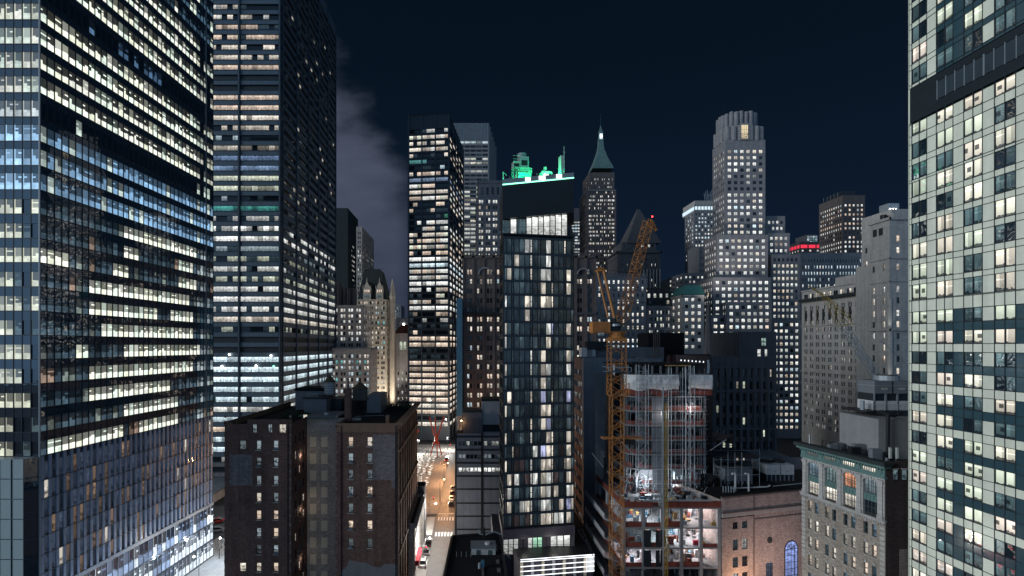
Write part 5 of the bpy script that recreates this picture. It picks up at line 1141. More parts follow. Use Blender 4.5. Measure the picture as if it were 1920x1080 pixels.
# ---- low black roofed house in front
t = thing('low_roof_building', 'low black tarred roof building with a small white plant hut on top', 'building', (gx(850, 100), 100))
zr = gz(1004, 108); xl0 = gx(848, 108); xl1 = gx(836, 92)
mb = MB(); mb.prism([(xl1 - .6, 78), (6.4, 78), (6.4, 109), (xl0, 107)], 0, zr, 'brick_black', 'roof_black'); mb.build('wall', t)
mb = MB(); pts = [(xl1 - .6, 78), (6.4, 78), (6.4, 109), (xl0, 107)]
for a, b in ((0, 3), (1, 2), (3, 2)): 
    pa, pb = pts[a], pts[b]; mb.tube((pa[0], pa[1], zr + .2), (pb[0], pb[1], zr + .2), .28, 'black_metal', 4)
mb.build('parapet', t)
mb = MB(); Yh = 98.0; xa, xb = gx(884, Yh), gx(929, Yh); zh = gz(1029, Yh)
mb.wbox(xa, xb, Yh, Yh + 3.5, zr, zh, 'stone_pale'); mb.wbox(xa - .15, xb + .15, Yh - .15, Yh + 3.7, zh, zh + .2, 'hvac_grey')
mb.wbox(gx(893, Yh), gx(901, Yh), Yh - .06, Yh - .01, zr, zh - .25, 'frame_green'); mb.wbox(gx(915, Yh), gx(923, Yh), Yh - .06, Yh - .01, zr, zh - .25, 'frame_green'); mb.cyl((xa + xb) / 2 + .8, Yh + 1.8, zh + .2, zh + .6, .5, 'hvac_white', 10); mb.build('plant_hut', t)
mb = MB(); mb.path([P3(898, 994, 107), P3(899, 1001, 106), P3(909, 1003, 106), P3(927, 997, 106), P3(940, 1002, 106)], .16, 'galvanised', 6)
mb.wbox(gx(905, 105), gx(910, 105), 104.6, 105.4, zr, zr + 2.6, 'black_metal')
for k in range(4): mb.tube(P3(929 + k, 1021 + k, 103), P3(953 + 1.5 * k, 1042 + 2 * k, 97), .05, 'galvanised', 4)
mb.path([P3(845, 1055, 97), P3(900, 1054, 97)], .06, 'galvanised', 4)
for k in range(4): mb.tube((gx(856 + 9 * k, 97), 97, zr), (gx(856 + 9 * k, 97), 97, zr + 1.0), .05, 'galvanised', 4)
mb.build('roof_pipe', t)
mb = MB()
for y in (1034, 1057, 1073): mb.wbox(gx(930, 95), gx(936, 95), CAMZ * 0 + (CAMZ - zr) * FPX / (y - HY), (CAMZ - zr) * FPX / (y - HY) + 1.0, zr, zr + .35, 'stone_brown')
mb.build('skylight', t)
mb = MB(); Yq = (CAMZ - zr) * FPX / (1066 - HY); mb.wbox(gx(902, Yq), gx(908, Yq), Yq, Yq + .7, zr + .1, zr + 1.3, 'fence_blue'); mb.cyl(gx(899, Yq), Yq, zr, zr + 1.0, .25, 'galvanised', 8); mb.wbox(gx(902.5, Yq), gx(907, Yq), Yq - 6, Yq, zr, zr + .25, 'stone_dark'); mb.build('roof_tank', t)

# ================================================================== cream panelled tower at the right edge
t = thing('panelled_tower', 'tall tower of cream panels and dark blue glass at right edge of view', 'tower', (61, 70))
F = Frame((61.0, 71.0), (61.0, 40.0)); pan = MB(); glsp = MB(); grid = MB(); core = MB()
widths = [.45] + [1.15, 1.15, 1.4] * 8; us = [0]
for x in widths: us.append(us[-1] + x)
zc_ = lambda y: gz(y, 70.9)
wy = [-5 - 39 * k for k in range(4, -1, -1)] + [33.5, 71.5, 110, 148]      # window centres above the mechanical storey
low = [240, 287, 326, 358.5, 397, 435.5, 474, 512.5, 549.5]; lower = [597 + 36.55 * k for k in range(15)]
allr = [(y, 'u') for y in wy] + [(y, 'm') for y in low] + [(y, 'l') for y in lower]
zhi = zc_(-240); core.prism([(61.35, 40), (90, 40), (90, 70.9), (61.35, 70.9)], 0, zhi, 'mullion'); core.prism([(61.0, 70.9), (61, 71.15), (90, 71.15), (90, 70.9)][::-1], 0, zhi, 'cladding_cream')
rD = random.Random(202); edges = []
LITW = [(1.0, .98, .80), (1.0, .92, .76), (.90, 1.0, .80), (.98, .86, .74)]
centers = [y for y, _ in allr]
for i, (y, kind) in enumerate(allr):
    hw = 14.0 if kind != 'l' else 11.2; a, b = zc_(y + hw), zc_(y - hw)
    if y == 240: a, b = zc_(258), zc_(236)
    nxt = centers[i + 1] - (14.0 if allr[i + 1][1] != 'l' else 11.2) if i + 1 < len(allr) else y + hw + 14
    za = zc_(nxt)                                              # spandrel runs from za to a
    if y == 148: za = zc_(167)
    if y == 549.5: za = zc_(585.5)
    grid.box(F, 0, F.L, -.2, .05, b - .035, b + .035, 'mullion', 'b'); grid.box(F, 0, F.L, -.2, .05, a - .035, a + .035, 'mullion', 'b')
    if y == 549.5: grid.box(F, 0, F.L, -.2, .05, zc_(565) - .035, zc_(565) + .035, 'mullion', 'b')
    pairdark = (kind == 'l' and (i % 2 == 0 or i > 29)) or kind == 'u'
    pan.box(F, us[0] + .04, us[1] - .04, -.1, 0.02, za + .03, b, 'cladding_cream', 'b')
    gblit = {}
    for k in range(1, len(widths)):
        u0, u1 = us[k] + .035, us[k + 1] - .035
        if u1 > F.L: break
        bay = (k - 1) // 3; col = (k - 1) % 3
        dark = bay >= 1 and pairdark; darkP = bay % 2 == 1 and kind != 'm'
        sp = 'cladding_blue' if dark else 'cladding_cream'
        (glsp if dark else pan).box(F, u0, u1, -.1, 0.0, za + .035, a - .035, sp, 'b')
        if col == 2:
            (glsp if darkP else pan).box(F, u0, u1, -.1, 0.0, a + .035, b - .035, 'cladding_blue' if darkP else 'cladding_cream', 'b')
        else:
            if bay not in gblit:
                p = {'u': .5, 'm': .5, 'l': .5}[kind]; gblit[bay] = rD.random() < (p if y != 240 else 1.0), rD.choice(LITW), rD.uniform(.6, 1.05)
            on, cc, s_ = gblit[bay]
            l = lit(cc, s_ * rD.uniform(.8, 1.1)) if on else (lit((.24, .40, .42), rD.uniform(.12, .5)) if rD.random() < .7 else (0, 0, 0))
            window(t, F, u0, u1, a + .035, b - .035, -.09, lit(l, 1.15), 'pane_hotel', (0, 0), .05, 'mullion', 'window')
zm0, zm1 = zc_(232), zc_(168)
grid.box(F, 0, F.L, -.15, -.02, zm0, zm1, 'black_panel', 'b')
for k in range(3):
    u0, u1 = us[4 + 6 * k // 1] + .1 if k == 0 else us[4 + 5 * k] + .1, 0
    u1 = u0 + 6.2; 
    if u1 > F.L: break
    grid.box(F, u0, u1, -.05, .02, zm0 + 1.3, zm1 - .9, 'black_metal', 'b')
    for q_ in range(11): grid.box(F, u0 + .05, u1 - .05, .02, .05, zm0 + 1.45 + .2 * q_, zm0 + 1.53 + .2 * q_, 'steel_spandrel', 'b')
    for q_ in range(6): grid.box(F, u0 + q_ * 1.22, u0 + q_ * 1.22 + .07, .02, .08, zm0 + 1.3, zm1 - .9, 'galvanised', 'b')
for k in range(len(us)):
    if us[k] < F.L: grid.box(F, max(0, us[k] - .035), us[k] + .035, -.2, .055, 0, zm0, 'mullion', 'bto'); grid.box(F, max(0, us[k] - .035), us[k] + .035, -.2, .055, zm1, zhi, 'mullion', 'bto')
pan.build('cream_panel', t); glsp.build('blue_glass_panel', t); grid.build('mullion_grid', t); core.build('wall', t)

# ================================================================== ornate beige building with green cornice
t = thing('ornate_building', 'beige stone building with green copper cornice and tall arched bays below cooling tower', 'building', (65, 80))
P0, P1 = Vector((62.6, 96.4)), Vector((65.0, 80.0)); F = Frame(P0, P1); L = F.L; Yc = 80.0
zy = lambda y: gz(y, Yc)
zt = zy(866); zcor = zy(899); zbelt = zy(984); bay = (L - 1.5) / 4; wall = MB(); trim = MB(); cop = MB()
low_cols = []
for k in range(4):
    c = .75 + bay * (k + .5)
    low_cols += [(c - 1.15, c - .35), (c + .35, c + 1.15)]
lrows = [(zy(y) - .98, zy(y) + .98) for y in (1003, 1043, 1083)] + [(zy(1123 + 40 * k) - .98, zy(1123 + 40 * k) + .98) for k in range(5)]
lcc = Lights(301, .5, ((WARM, 2), (PEACH, 2), (COOL, 1)), .5, .95, 0, dim=.5, dimp=.7, dimcol=(.25, .4, .55))
facade(wall, t, P0, P1, 0, zbelt, low_cols, lrows, lcc, 'brick_tan', .3, .0, 'pane_room', (0, 1), .1, 'frame_green')
for r_ in lrows[:4]:                                             # keystones and sills
    for a, b in low_cols: trim.box(F, (a + b) / 2 - .16, (a + b) / 2 + .16, -.05, .09, r_[1] + .02, r_[1] + .5, 'stone_pale'); trim.box(F, a - .1, b + .1, -.05, .12, r_[0] - .16, r_[0] - .02, 'stone_beige')
for k in range(40): trim.box(F, k * L / 40 + .05, k * L / 40 + .28, -.05, .28, zbelt - .1, zbelt + .12, 'stone_pale')
trim.box(F, -.1, L + .1, -.1, .22, zbelt + .12, zbelt + .45, 'stone_pale'); trim.box(F, -.2, L + .2, -.1, .36, zbelt + .45, zbelt + .62, 'stone_pale')
za0, za1 = zbelt + .62, zcor
for k in range(5):
    u = .75 + bay * k; w_ = .62; a, b = max(0.02, u - w_), min(L - .02, u + w_); wall.box(F, a, b, -.6, .0, za0, za1, 'stone_beige', 'b')
    trim.box(F, max(.03, u - .38), min(L - .03, u + .38), 0.002, .2, za0, za1 - .5, 'stone_beige', 'b'); trim.box(F, max(.0, u - .5), min(L, u + .5), -.05, .3, za1 - .8, za1 - .25, 'stone_pale'); trim.box(F, max(0, u - .5), min(L, u + .5), -.05, .28, za0, za0 + .5, 'stone_pale')
la = Lights(302, .8, ((WARM, 2), (NEUT, 1)), .7, 1.1); up = [(.30, .42, .52), (.35, .5, .5), (1, .45, .25), (.35, .45, .5)]
for k in range(4):
    a, b = .75 + bay * k + .62, .75 + bay * (k + 1) - .62; c = (a + b) / 2; r_ = (b - a) / 2; zh = za1 - .55 - r_ * .55
    z1 = za0 + .15; z2 = z1 + 2.15; z3 = z2 + 1.15
    window(t, F, a, b, z1, z2, -.4, la(0), 'pane_office', (3, 1), .1, 'frame_green', 'bay_window')
    arc = [(a, z3), (b, z3)] + [(c + r_ * math.cos(q_ * math.pi / 10), zh + .55 * r_ * math.sin(q_ * math.pi / 10)) for q_ in range(11)]
    window(t, F, a, b, z3, zh + .55 * r_, -.4, lit(up[k], .55 if k != 2 else .8), 'pane_office', (3, 1), .1, 'frame_green', 'bay_window', poly=arc)
    cop.box(F, a, b, -.6, -.22, z2, z3, 'copper_green', 'b')
    for q_ in range(4): cop.box(F, a + .12 + (b - a) * q_ / 4, a + (b - a) * (q_ + 1) / 4 - .12, -.22, -.13, z2 + .22, z3 - .22, 'copper_green', 'b')
    for q_ in range(10):                                       # spandrels of the arch
        p0, p1 = q_ * math.pi / 10, (q_ + 1) * math.pi / 10
        x0, x1 = c + r_ * math.cos(p0), c + r_ * math.cos(p1); y0_, y1_ = zh + .55 * r_ * math.sin(p0), zh + .55 * r_ * math.sin(p1)
        wall.face([F.at(x1, 0, y1_), F.at(x0, 0, y0_), F.at(x0, 0, za1), F.at(x1, 0, za1)], [(x1, y1_), (x0, y0_), (x0, za1), (x1, za1)], 'stone_beige')
        wall.face([F.at(x0, 0, y0_), F.at(x1, 0, y1_), F.at(x1, -.5, y1_), F.at(x0, -.5, y0_)], [(x0, 0), (x1, 0), (x1, .5), (x0, .5)], 'stone_pale')
        pm = (p0 + p1) / 2; ca, sa = math.cos(pm), .55 * math.sin(pm); trim.tube(F.at(c + r_ * ca, .03, zh + r_ * sa), F.at(c + (r_ + .5) * ca, .03, zh + (r_ + .5) * sa + .1), .14, 'stone_pale', 4)
for z in range(14): trim.box(F, L - .9, L - .02, -.02, .05, zbelt - 1.0 - z * .8, zbelt - .45 - z * .8, 'stone_beige', 'b'); trim.box(F, .02, .9, -.02, .05, zbelt - 1.0 - z * .8, zbelt - .45 - z * .8, 'stone_beige', 'b')
cop.box(F, -.1, L + .05, -.5, .18, zcor, zcor + .4, 'copper_green'); cop.box(F, -.05, L, -.5, .12, zcor + .4, zt - 1.0, 'copper_green'); cop.box(F, -.5, L + .5, -.5, .75, zt - 1.0, zt - .6, 'copper_green'); cop.box(F, -.8, L + .8, -.6, 1.05, zt - .6, zt, 'slate')
for k in range(30): cop.box(F, k * L / 30 + .1, k * L / 30 + .34, .1, .55, zt - 1.35, zt - 1.0, 'copper_green')
for k, s_ in enumerate((.12, .2, 1.1, 1.1)):
    a, b = .75 + bay * k + .7, .75 + bay * (k + 1) - .7
    window(t, F, a, b, zcor + .62, zt - 1.45, .13, lit(WARM, s_), 'pane_office', (5, 0), .1, 'copper_green', 'attic_window')
for k in range(5):
    c = F.at(min(max(.75 + bay * k, .6), L - .6), 0, zcor + 1.0); cop.tube(c, c + Vector((F.n.x, F.n.y, 0)) * .24, .42, 'copper_green', 12)
wall.prism([(63.4, 96.2), (65.75, 80.4), (90, 80.4), (90, 96.2)][::1], 0, zt - .9, 'brick_black', 'roof_tar')
FS = Frame((65.02, 80.0), (90, 80.0)); wall.box(FS, 0.05, FS.L, -.3, 0, 0, zt + .1, 'brick_black'); wall.box(FS, 2.2, FS.L, 0.0, .06, 0, zy(1030), 'brick_patch', 'b')
for u in (1.5, 2.9): trim.box(FS, u - .5, u + .5, 0, .12, zy(880) , zy(880) + .18, 'stone_pale'); window(t, FS, u - .42, u + .42, zy(900), zy(881), .02, lit((.3, .45, .5), .4), 'pane_room', (0, 1), .08, 'frame_dark')
wall.build('wall', t); trim.build('stone_trim', t); cop.build('copper_cornice', t)
rf = MB(); zf = zt - .9; rq = random.Random(6)
rf.wbox(gx(1647, 86), 90, 86, 95, zf, gz(786, 86), 'concrete'); rf.build('penthouse', t)
rf = MB()
for k in range(9):
    x0 = 64.2 + .75 * (k % 3) * 3 + rq.random(); y0 = 82.5 + 1.5 * k; h = rq.uniform(1.2, 2.6)
    rf.wbox(x0, x0 + rq.uniform(1.0, 2.2), y0, y0 + .9, zf, zf + h, rq.choice(('black_metal', 'black_metal', 'hvac_grey', 'roof_black')))
for k in range(7): rf.tube((65.5 + .1 * k, 95 - 2 * k, zf), (65.5 + .1 * k, 95 - 2 * k, zf + 1.6), .05, 'black_metal', 4)
for z in (.6, 1.1, 1.6): rf.tube((65.4, 95.4, zf + z), (66.4, 82, zf + z), .04, 'black_metal', 4)
rf.build('roof_plant', t)
an = MB()
for x in (1668, 1681): an.wbox(gx(x, 81), gx(x, 81) + .35, 81, 81.2, zf + 1.2, zf + 2.9, 'frame_white'); an.tube((gx(x, 81) + .17, 81.3, zf), (gx(x, 81) + .17, 81.3, zf + 3), .05, 'galvanised', 4)
for x in (1518, 1519.5): an.wbox(gx(x, 95), gx(x, 95) + .3, 95, 95.2, zf + .9, zf + 2.6, 'frame_white')
an.wbox(gx(1662, 81), gx(1662, 81) + .3, 81, 81.2, zf + .6, zf + 1.3, 'galvanised'); an.build('antenna', t)
t = thing('cooling_tower', 'grey cooling tower with two fan drums on a raised steel platform', 'cooling tower', (gx(1640, 90), 90))
xa, xb = gx(1640, 90), gx(1706, 90); zb_ = gz(769, 90); z1, z2 = gz(752, 90), gz(738, 90); z3 = gz(714, 90)
mb = MB(); mb.wbox(xa, xb, 90, 94, z2, z3, 'hvac_grey'); mb.wbox((xa + xb) / 2 - .06, (xa + xb) / 2 + .06, 89.93, 90, z2, z3, 'black_metal'); mb.wbox(xa - .05, xb + .05, 89.95, 94.05, z3 - .9, z3 - .82, 'galvanised')
mb.wbox(xa + .1, xb - .1, 90.3, 94, z1, z2, 'black_panel'); mb.wbox(xa, xb, 90.05, 94, zb_, z1, 'hvac_white')
for k in range(4): mb.wbox(xa + k * (xb - xa) / 3 - .12 + (.12 if k == 0 else 0), xa + k * (xb - xa) / 3 + .12 - (.12 if k == 3 else 0), 90, 90.3, zb_, z2, 'hvac_grey')
for k in range(14): mb.ball((xa + .3 + k * (xb - xa - .6) / 13, 90.03, (zb_ + z1) / 2 + (.15 if k % 2 else -.1)), .06, 'black_metal', 4)
mb.build('casing', t)
mb = MB(); mb.cyl((xa + xb) / 2 + .6, 92, z3, gz(705, 90), 1.9, 'galvanised', 20); fd = mb.build('fan_drum', t); mb = MB(); mb.cyl((xa + xb) / 2 + .6, 92, gz(705, 90) + .01, gz(705, 90) + .06, 1.6, 'black_metal', 16); mb.build('fan_guard', fd)
mb = MB()
for c in (xa + (xb - xa) * .27, xa + (xb - xa) * .77):        # small round badge with a bar on each door
    for q_ in range(10):
        p0, p1 = q_ * math.pi / 5, (q_ + 1) * math.pi / 5; zc0 = (z2 + z3) / 2 - .3
        mb.tube((c + .55 * math.cos(p0), 89.93, zc0 + .17 * math.sin(p0)), (c + .55 * math.cos(p1), 89.93, zc0 + .17 * math.sin(p1)), .045, 'frame_white', 4)
    mb.tube((c - .35, 89.93, zc0), (c + .35, 89.93, zc0), .05, 'frame_white', 4)
mb.build('badge', t)
mb = MB(); xp = gx(1624, 89); mb.wbox(xp, xb + .3, 89, 95, zb_ - .35, zb_ - .05, 'black_metal')
for k in range(3):
    x = xa + .8 + k * 2.6; mb.tube((x, 90, zb_ - .3), (x + .8, 91, gz(790, 90)), .12, 'steel_spandrel', 5); mb.tube((x + 1.6, 90, zb_ - .3), (x + .8, 91, gz(790, 90)), .12, 'steel_spandrel', 5); mb.wbox(x + .65, x + .95, 90.8, 91.2, 36, gz(790, 90), 'steel_spandrel')
for k in range(8): mb.tube((xp + k * 1.1, 89.05, zb_), (xp + k * 1.1, 89.05, zb_ + 1.1), .04, 'galvanised', 4)
mb.tube((xp, 89.05, zb_ + 1.1), (xb, 89.05, zb_ + 1.1), .04, 'galvanised', 4); mb.cyl(xp + .5, 90.5, zb_, zb_ + 1.6, .35, 'galvanised', 10); mb.build('platform', t)
mb = MB(); mb.path([(gx(1682, 85), 85.3, zb_ - .3), (gx(1668, 85), 85.3, gz(778, 85)), (gx(1667, 85), 85.3, zf + .2)], .28, 'black_metal', 8); mb.path([(gx(1682, 85), 85.3, zb_ - .3), (gx(1682, 85), 90.5, zb_ - .2)], .28, 'black_metal', 8); mb.build('pipe', t)
# ================================================================== pink brick hall with the tall arched window
t = thing('brick_hall', 'pinkish brick hall with pale band, round vent and tall arched blue window', 'building', (gx(1354, 112), 112))
A, B = P2(1354, 112.0), P2(1512, 118.3); F = Frame(A, B); yv = lambda y, x=1400: gz(y, 112 + (x - 1354) / 151 * 6)
zt = yv(932, 1354); bk = -F.n; wall = MB()
ur = lambda x: u_at(F, x)
lq = Lights(303, .45, ((WARM, 1), (NEUT, 1)), .45, .8, 0, dim=.4, dimp=.7)
colsA = [(ur(1374), ur(1384)), (ur(1391.5), ur(1402))]
rwA = [(yv(989.5), yv(981.5 + -5)), (yv(1029), yv(1009)), (yv(1061), yv(1042)), (yv(1098), yv(1072)), (yv(1140), yv(1115))]
facade(wall, t, A, F.o + F.e * ur(1414), 0, yv(968, 1400), colsA, rwA, lq, 'brick_pink', .3, 0, 'pane_room', (1, 1), .09)
F2o = F.o + F.e * ur(1414)
zbelt = yv(966, 1354)
xs = [(1374, 1384), (1391.5, 1402), (1428, 1437.5), (1445, 1455), (1471, 1481), (1487.5, 1498)]
facade(wall, t, A, B, zbelt + .5, zt, [(ur(a), ur(b)) for a, b in xs], [(yv(962), yv(948))], Lights(304, .35, ((NEUT, 1),), .4, .8, 0, dim=.5, dimp=.8), 'brick_pink', .3, 0, 'pane_room', (1, 0), .09)
wall.box(F, ur(1414), F.L, -.5, 0, 0, zbelt + .5, 'brick_pink', 'b'); wall.box(F, ur(1414) - .18, ur(1414) + .02, -.1, .1, 0, zt, 'stone_brown', 'b')
wall.prism([tuple(A + bk * .42), tuple(B + bk * .42), tuple(B + bk * 42), tuple(A + bk * 42)], 0, zt - .7, 'brick_pink', 'roof_black')
wall.box(F, 0, F.L, -.5, .06, zt - .35, zt, 'stone_brown')
wall.build('wall', t)
tr = MB(); tr.box(F, -.05, F.L + .05, -.1, .22, zbelt - .55, zbelt + .35, 'stone_pale'); tr.box(F, -.05, F.L + .05, -.1, .34, zbelt + .35, zbelt + .62, 'stone_brown'); tr.box(F, ur(1416), F.L, 0, .09, zbelt - 1.75, zbelt - 1.5, 'stone_brown'); tr.box(F, .5, F.L, 0, .1, yv(962.5) - .35, yv(962.5) - .15, 'stone_brown'); tr.build('stone_band', t)
u0, u1 = ur(1471), ur(1495); c = (u0 + u1) / 2; r_ = (u1 - u0) / 2; zh = yv(1029, 1483)
arc = [(u0, 1.0), (u1, 1.0)] + [(c + r_ * math.cos(q_ * math.pi / 14), zh + r_ * math.sin(q_ * math.pi / 14)) for q_ in range(15)]
window(t, F, u0, u1, 1.0, zh + r_, .04, lit((.35, .45, .95), .75), 'pane_office', (3, 6), .09, 'frame_dark', 'arched_window', poly=arc); WINDOWS[-1]['edge'] = False; WINDOWS[-1]['z'] = (1.0, zh)
WINDOWS[-1]['z'] = (1.0, zh + .05)
fr = MB()
for q_ in range(14):
    p0, p1 = q_ * math.pi / 14, (q_ + 1) * math.pi / 14
    for k_, rr_ in ((1.0, .12), (.55, .05)): fr.tube(F.at(c + r_ * k_ * math.cos(p0), .06, zh + r_ * k_ * math.sin(p0)), F.at(c + r_ * k_ * math.cos(p1), .06, zh + r_ * k_ * math.sin(p1)), rr_, 'frame_dark', 4)
for s_ in (u0, u1): fr.tube(F.at(s_, .06, 1), F.at(s_, .06, zh), .12, 'frame_dark', 4)
for q_ in (2, 4, 7, 10, 12): fr.tube(F.at(c, .07, zh), F.at(c + r_ * math.cos(q_ * math.pi / 14), .07, zh + r_ * math.sin(q_ * math.pi / 14)), .05, 'frame_dark', 4)
fr.tube(F.at(u0, .07, zh), F.at(u1, .07, zh), .08, 'frame_dark', 4); fr.build('arch_frame', t)
window(t, F, ur(1436), ur(1448), 1.0, yv(1055, 1442), .04, lit((.2, .25, .4), .2), 'pane_office', (2, 3), .1, 'frame_dark', 'tall_window')
mb = MB(); c_ = F.at(ur(1443), 0, yv(1012, 1443)); mb.tube(c_, c_ + Vector((F.n.x, F.n.y, 0)) * .12, .7, 'slate', 20); mb.build('round_vent', t)
point('hall_wall_lamp', tuple(F.at(ur(1385), 4.5, yv(1085))), 1500, (1, .60, .34)); point('hall_fill_light', tuple(F.at(ur(1440), 12, 9.0)), 3300, (1, .78, .72), .5)  # second point is an unseen fill added to brighten the brick front
zr = zt - .7
def roof_unit(label, x0, x1, Y, dep, ya, ym, yb, m):
    q_ = thing('cooling_unit', label, 'cooling unit', (gx(x0, Y), Y, zr))
    xa, xb = gx(x0, Y), gx(x1, Y); mb = MB(); mb.wbox(xa, xb, Y, Y + dep, gz(ym, Y), gz(ya, Y), m); mb.wbox((xa + xb) / 2 - .04, (xa + xb) / 2 + .04, Y - .05, Y, gz(ym, Y), gz(ya, Y), 'black_metal'); mb.wbox(xa - .08, xb + .08, Y - .06, Y + dep + .06, (gz(ym, Y) + gz(ya, Y)) / 2 - .04, (gz(ym, Y) + gz(ya, Y)) / 2 + .04, 'galvanised'); mb.build('casing', q_)
    mb = MB(); mb.wbox(xa + .1, xb - .1, Y + .2, Y + dep - .1, zr, gz(ym, Y), 'black_panel')
    for k in range(7): mb.wbox(xa + k * (xb - xa - .25) / 6, xa + k * (xb - xa - .25) / 6 + .25, Y + .02, Y + .2, zr, gz(ym, Y), 'hvac_grey')
    mb.build('louvre_base', q_)
    for f in (.27, .73):
        mb = MB(); mb.cyl(xa + (xb - xa) * f, Y + dep / 2, gz(ya, Y), gz(ya, Y) + .45, min((xb - xa) * .22, dep * .4), 'black_metal', 18); mb.build('fan_drum', q_)
    mb = MB()
    for f in (.3, .75):
        for k in range(3): mb.tube((xa + (xb - xa) * f - .3 + .2 * k, Y - .03, (gz(ym, Y) + gz(ya, Y)) / 2 - .45 - (.06 if k == 1 else 0)), (xa + (xb - xa) * f - .1 + .2 * k, Y - .03, (gz(ym, Y) + gz(ya, Y)) / 2 - .45 - (.06 if k == 1 else 0)), .06, 'frame_dark', 4)
    mb.build('badge', q_)
roof_unit('white cooling unit with two fan drums on the brick hall roof', 1438, 1489, 128, 7, 872, 890, 907, 'hvac_white')
roof_unit('grey cooling unit inside steel scaffold on the brick hall roof', 1359, 1411, 125, 6, 879, 902, 920, 'hvac_grey')
q_ = thing('roof_scaffold', 'steel scaffold with flat dark deck over the grey cooling unit', 'scaffold', (gx(1340, 124), 124, zr)); mb = MB()
for x in (1338, 1352, 1365, 1378, 1391, 1424):
    for Y in (123, 134): mb.tube((gx(x, Y), Y, zr), (gx(x, Y), Y, gz(848 if x in (1365, 1378, 1391) else 858, 123)), .06, 'galvanised', 4)
for y in (862, 876, 890):
    for Y in (123, 134): mb.tube((gx(1338, Y), Y, gz(y, 123)), (gx(1424, Y), Y, gz(y, 123)), .05, 'galvanised', 4)
mb.build('scaffold_tube', q_); mb = MB(); mb.wbox(gx(1340, 126), gx(1424, 126), 126, 138, gz(859, 126), gz(859, 126) + .25, 'roof_tar'); mb.build('deck', q_)
q_ = thing('roof_pipework', 'white bent vent pipes along the edge of the brick hall roof', 'pipes', (gx(1378, 119), 119, zr)); mb = MB()
for x in (1379, 1404): mb.path([(gx(x, 119), 119, zr), (gx(x, 119), 119, zr + 4), (gx(x - 7, 119), 119, zr + 4.1)], .22, 'hvac_white', 8)
mb.path([(gx(1370, 119.5), 119.5, zr + .5), (gx(1440, 119.5), 119.5, zr + .9), (gx(1444, 119.5), 119.5, zr + 1.2)], .16, 'hvac_white', 6); mb.path([(gx(1450, 121), 121, zr + .6), (gx(1505, 121), 121, zr + 1.3)], .12, 'galvanised', 6)
for k in range(5): mb.tube((gx(1356 + 5 * k, 118), 118, zr), (gx(1356 + 5 * k, 118), 118, zr + 1.4), .14, 'galvanised', 6)
mb.build('pipe', q_)
q_ = thing('roof_wall', 'grey block wall on the brick hall roof behind the white cooling unit', 'wall', (gx(1468, 140), 140, zr)); mb = MB(); mb.wbox(gx(1464, 140), gx(1512, 140), 140, 140.5, zr, gz(858, 140), 'concrete_dark'); mb.wbox(gx(1425, 142), gx(1480, 142), 142, 150, zr, gz(856, 142), 'hvac_grey'); mb.build('block_wall', q_)
# ================================================================== dark brick building in front
t = thing('brick_building', 'dark brown brick apartment building with two wings and a cream bricked-up light court', 'building', (gx(420, 108), 108))
Yb = 108.0; zt = gz(795, Yb); zy = lambda y: gz(y, Yb); xL0, xL1, xR0, xR1 = gx(421, Yb), gx(546, Yb), gx(629.5, Yb), gx(745, Yb)
wall = MB(); lt = MB(); rb = random.Random(400)
FL = Frame((xL0, Yb), (xL1, Yb)); FRt = Frame((xR0, Yb), (xR1, Yb)); uL = lambda x: gx(x, Yb) - xL0; uR = lambda x: gx(x, Yb) - xR0
ysL = [835, 867, 901, 933, 966, 999, 1031, 1064, 1096, 1128]
stL = [.55, .5, .45, 'w', 'w', 'w', .6, .3, 'w', 'w']
def blight(s): return lit(WARM if rb.random() < .6 else PEACH, rb.uniform(.7, 1.05)) if s == 'w' else lit((.55, .68, .75), s)
cL = [(uL(449) , uL(461)), (uL(480.5), uL(489.5)), (uL(512.5), uL(521.5))]
lmap = {(0, 0): .25, (0, 1): .6, (0, 2): .6, (1, 2): .5, (1, 1): .3, (1, 0): .15, (2, 1): .45, (2, 2): .5, (3, 1): 'w', (3, 2): .35, (4, 1): 'w', (4, 2): 'w', (5, 1): .5, (5, 2): 'w', (6, 1): .15, (6, 2): .55, (7, 0): 'w', (7, 1): 'w', (7, 2): 'w', (8, 1): 'w', (8, 2): .4, (9, 1): 'w', (9, 2): 'w'}
class LM:
    def __init__(s, m): s.m = m
    def __call__(s, i, j=0): return blight(s.m.get((i, j), .2))
zsplit = zy(818)
facade(wall, t, (xL0, Yb), (xL1, Yb), 0, zsplit, cL, [(zy(y) - .95, zy(y) + .95) for y in ysL], LM(lmap), 'brick_dark', .32, 0.0, 'pane_room', (0, 1), .09, 'frame_dark', skip=lambda i, j: j == 0 and i not in (0, 1, 7))
facade(wall, t, (xL0, Yb), (xL1, Yb), zsplit, zt, [(uL(473), uL(481)), (uL(502), uL(510)), (uL(523), uL(536))], [(zy(804) - .9, zy(804) + .9)], LM({(0, 0): .5, (0, 1): .5, (0, 2): 'w'}), 'brick_dark', .32, 0, 'pane_room', (1, 1), .09, 'frame_dark')
ysR = [828.5, 859, 890, 921.5, 953, 985, 1019]
cR = [(uR(653), uR(662)), (uR(688.5), uR(698))]
facade(wall, t, (xR0, Yb), (xR1, Yb), 0, zt, cR, [(zy(y) - .95, zy(y) + .95) for y in ysR], LM({(0, 0): 'w', (0, 1): 'w', (1, 0): .6, (1, 1): .3, (2, 0): .25, (2, 1): .25, (3, 0): .4, (3, 1): 'w', (4, 0): .3, (4, 1): .4, (5, 0): 'w', (5, 1): 'w', (6, 0): .2, (6, 1): .15}), 'brick_dark', .32, 0, 'pane_room', (0, 1), .09, 'frame_dark')
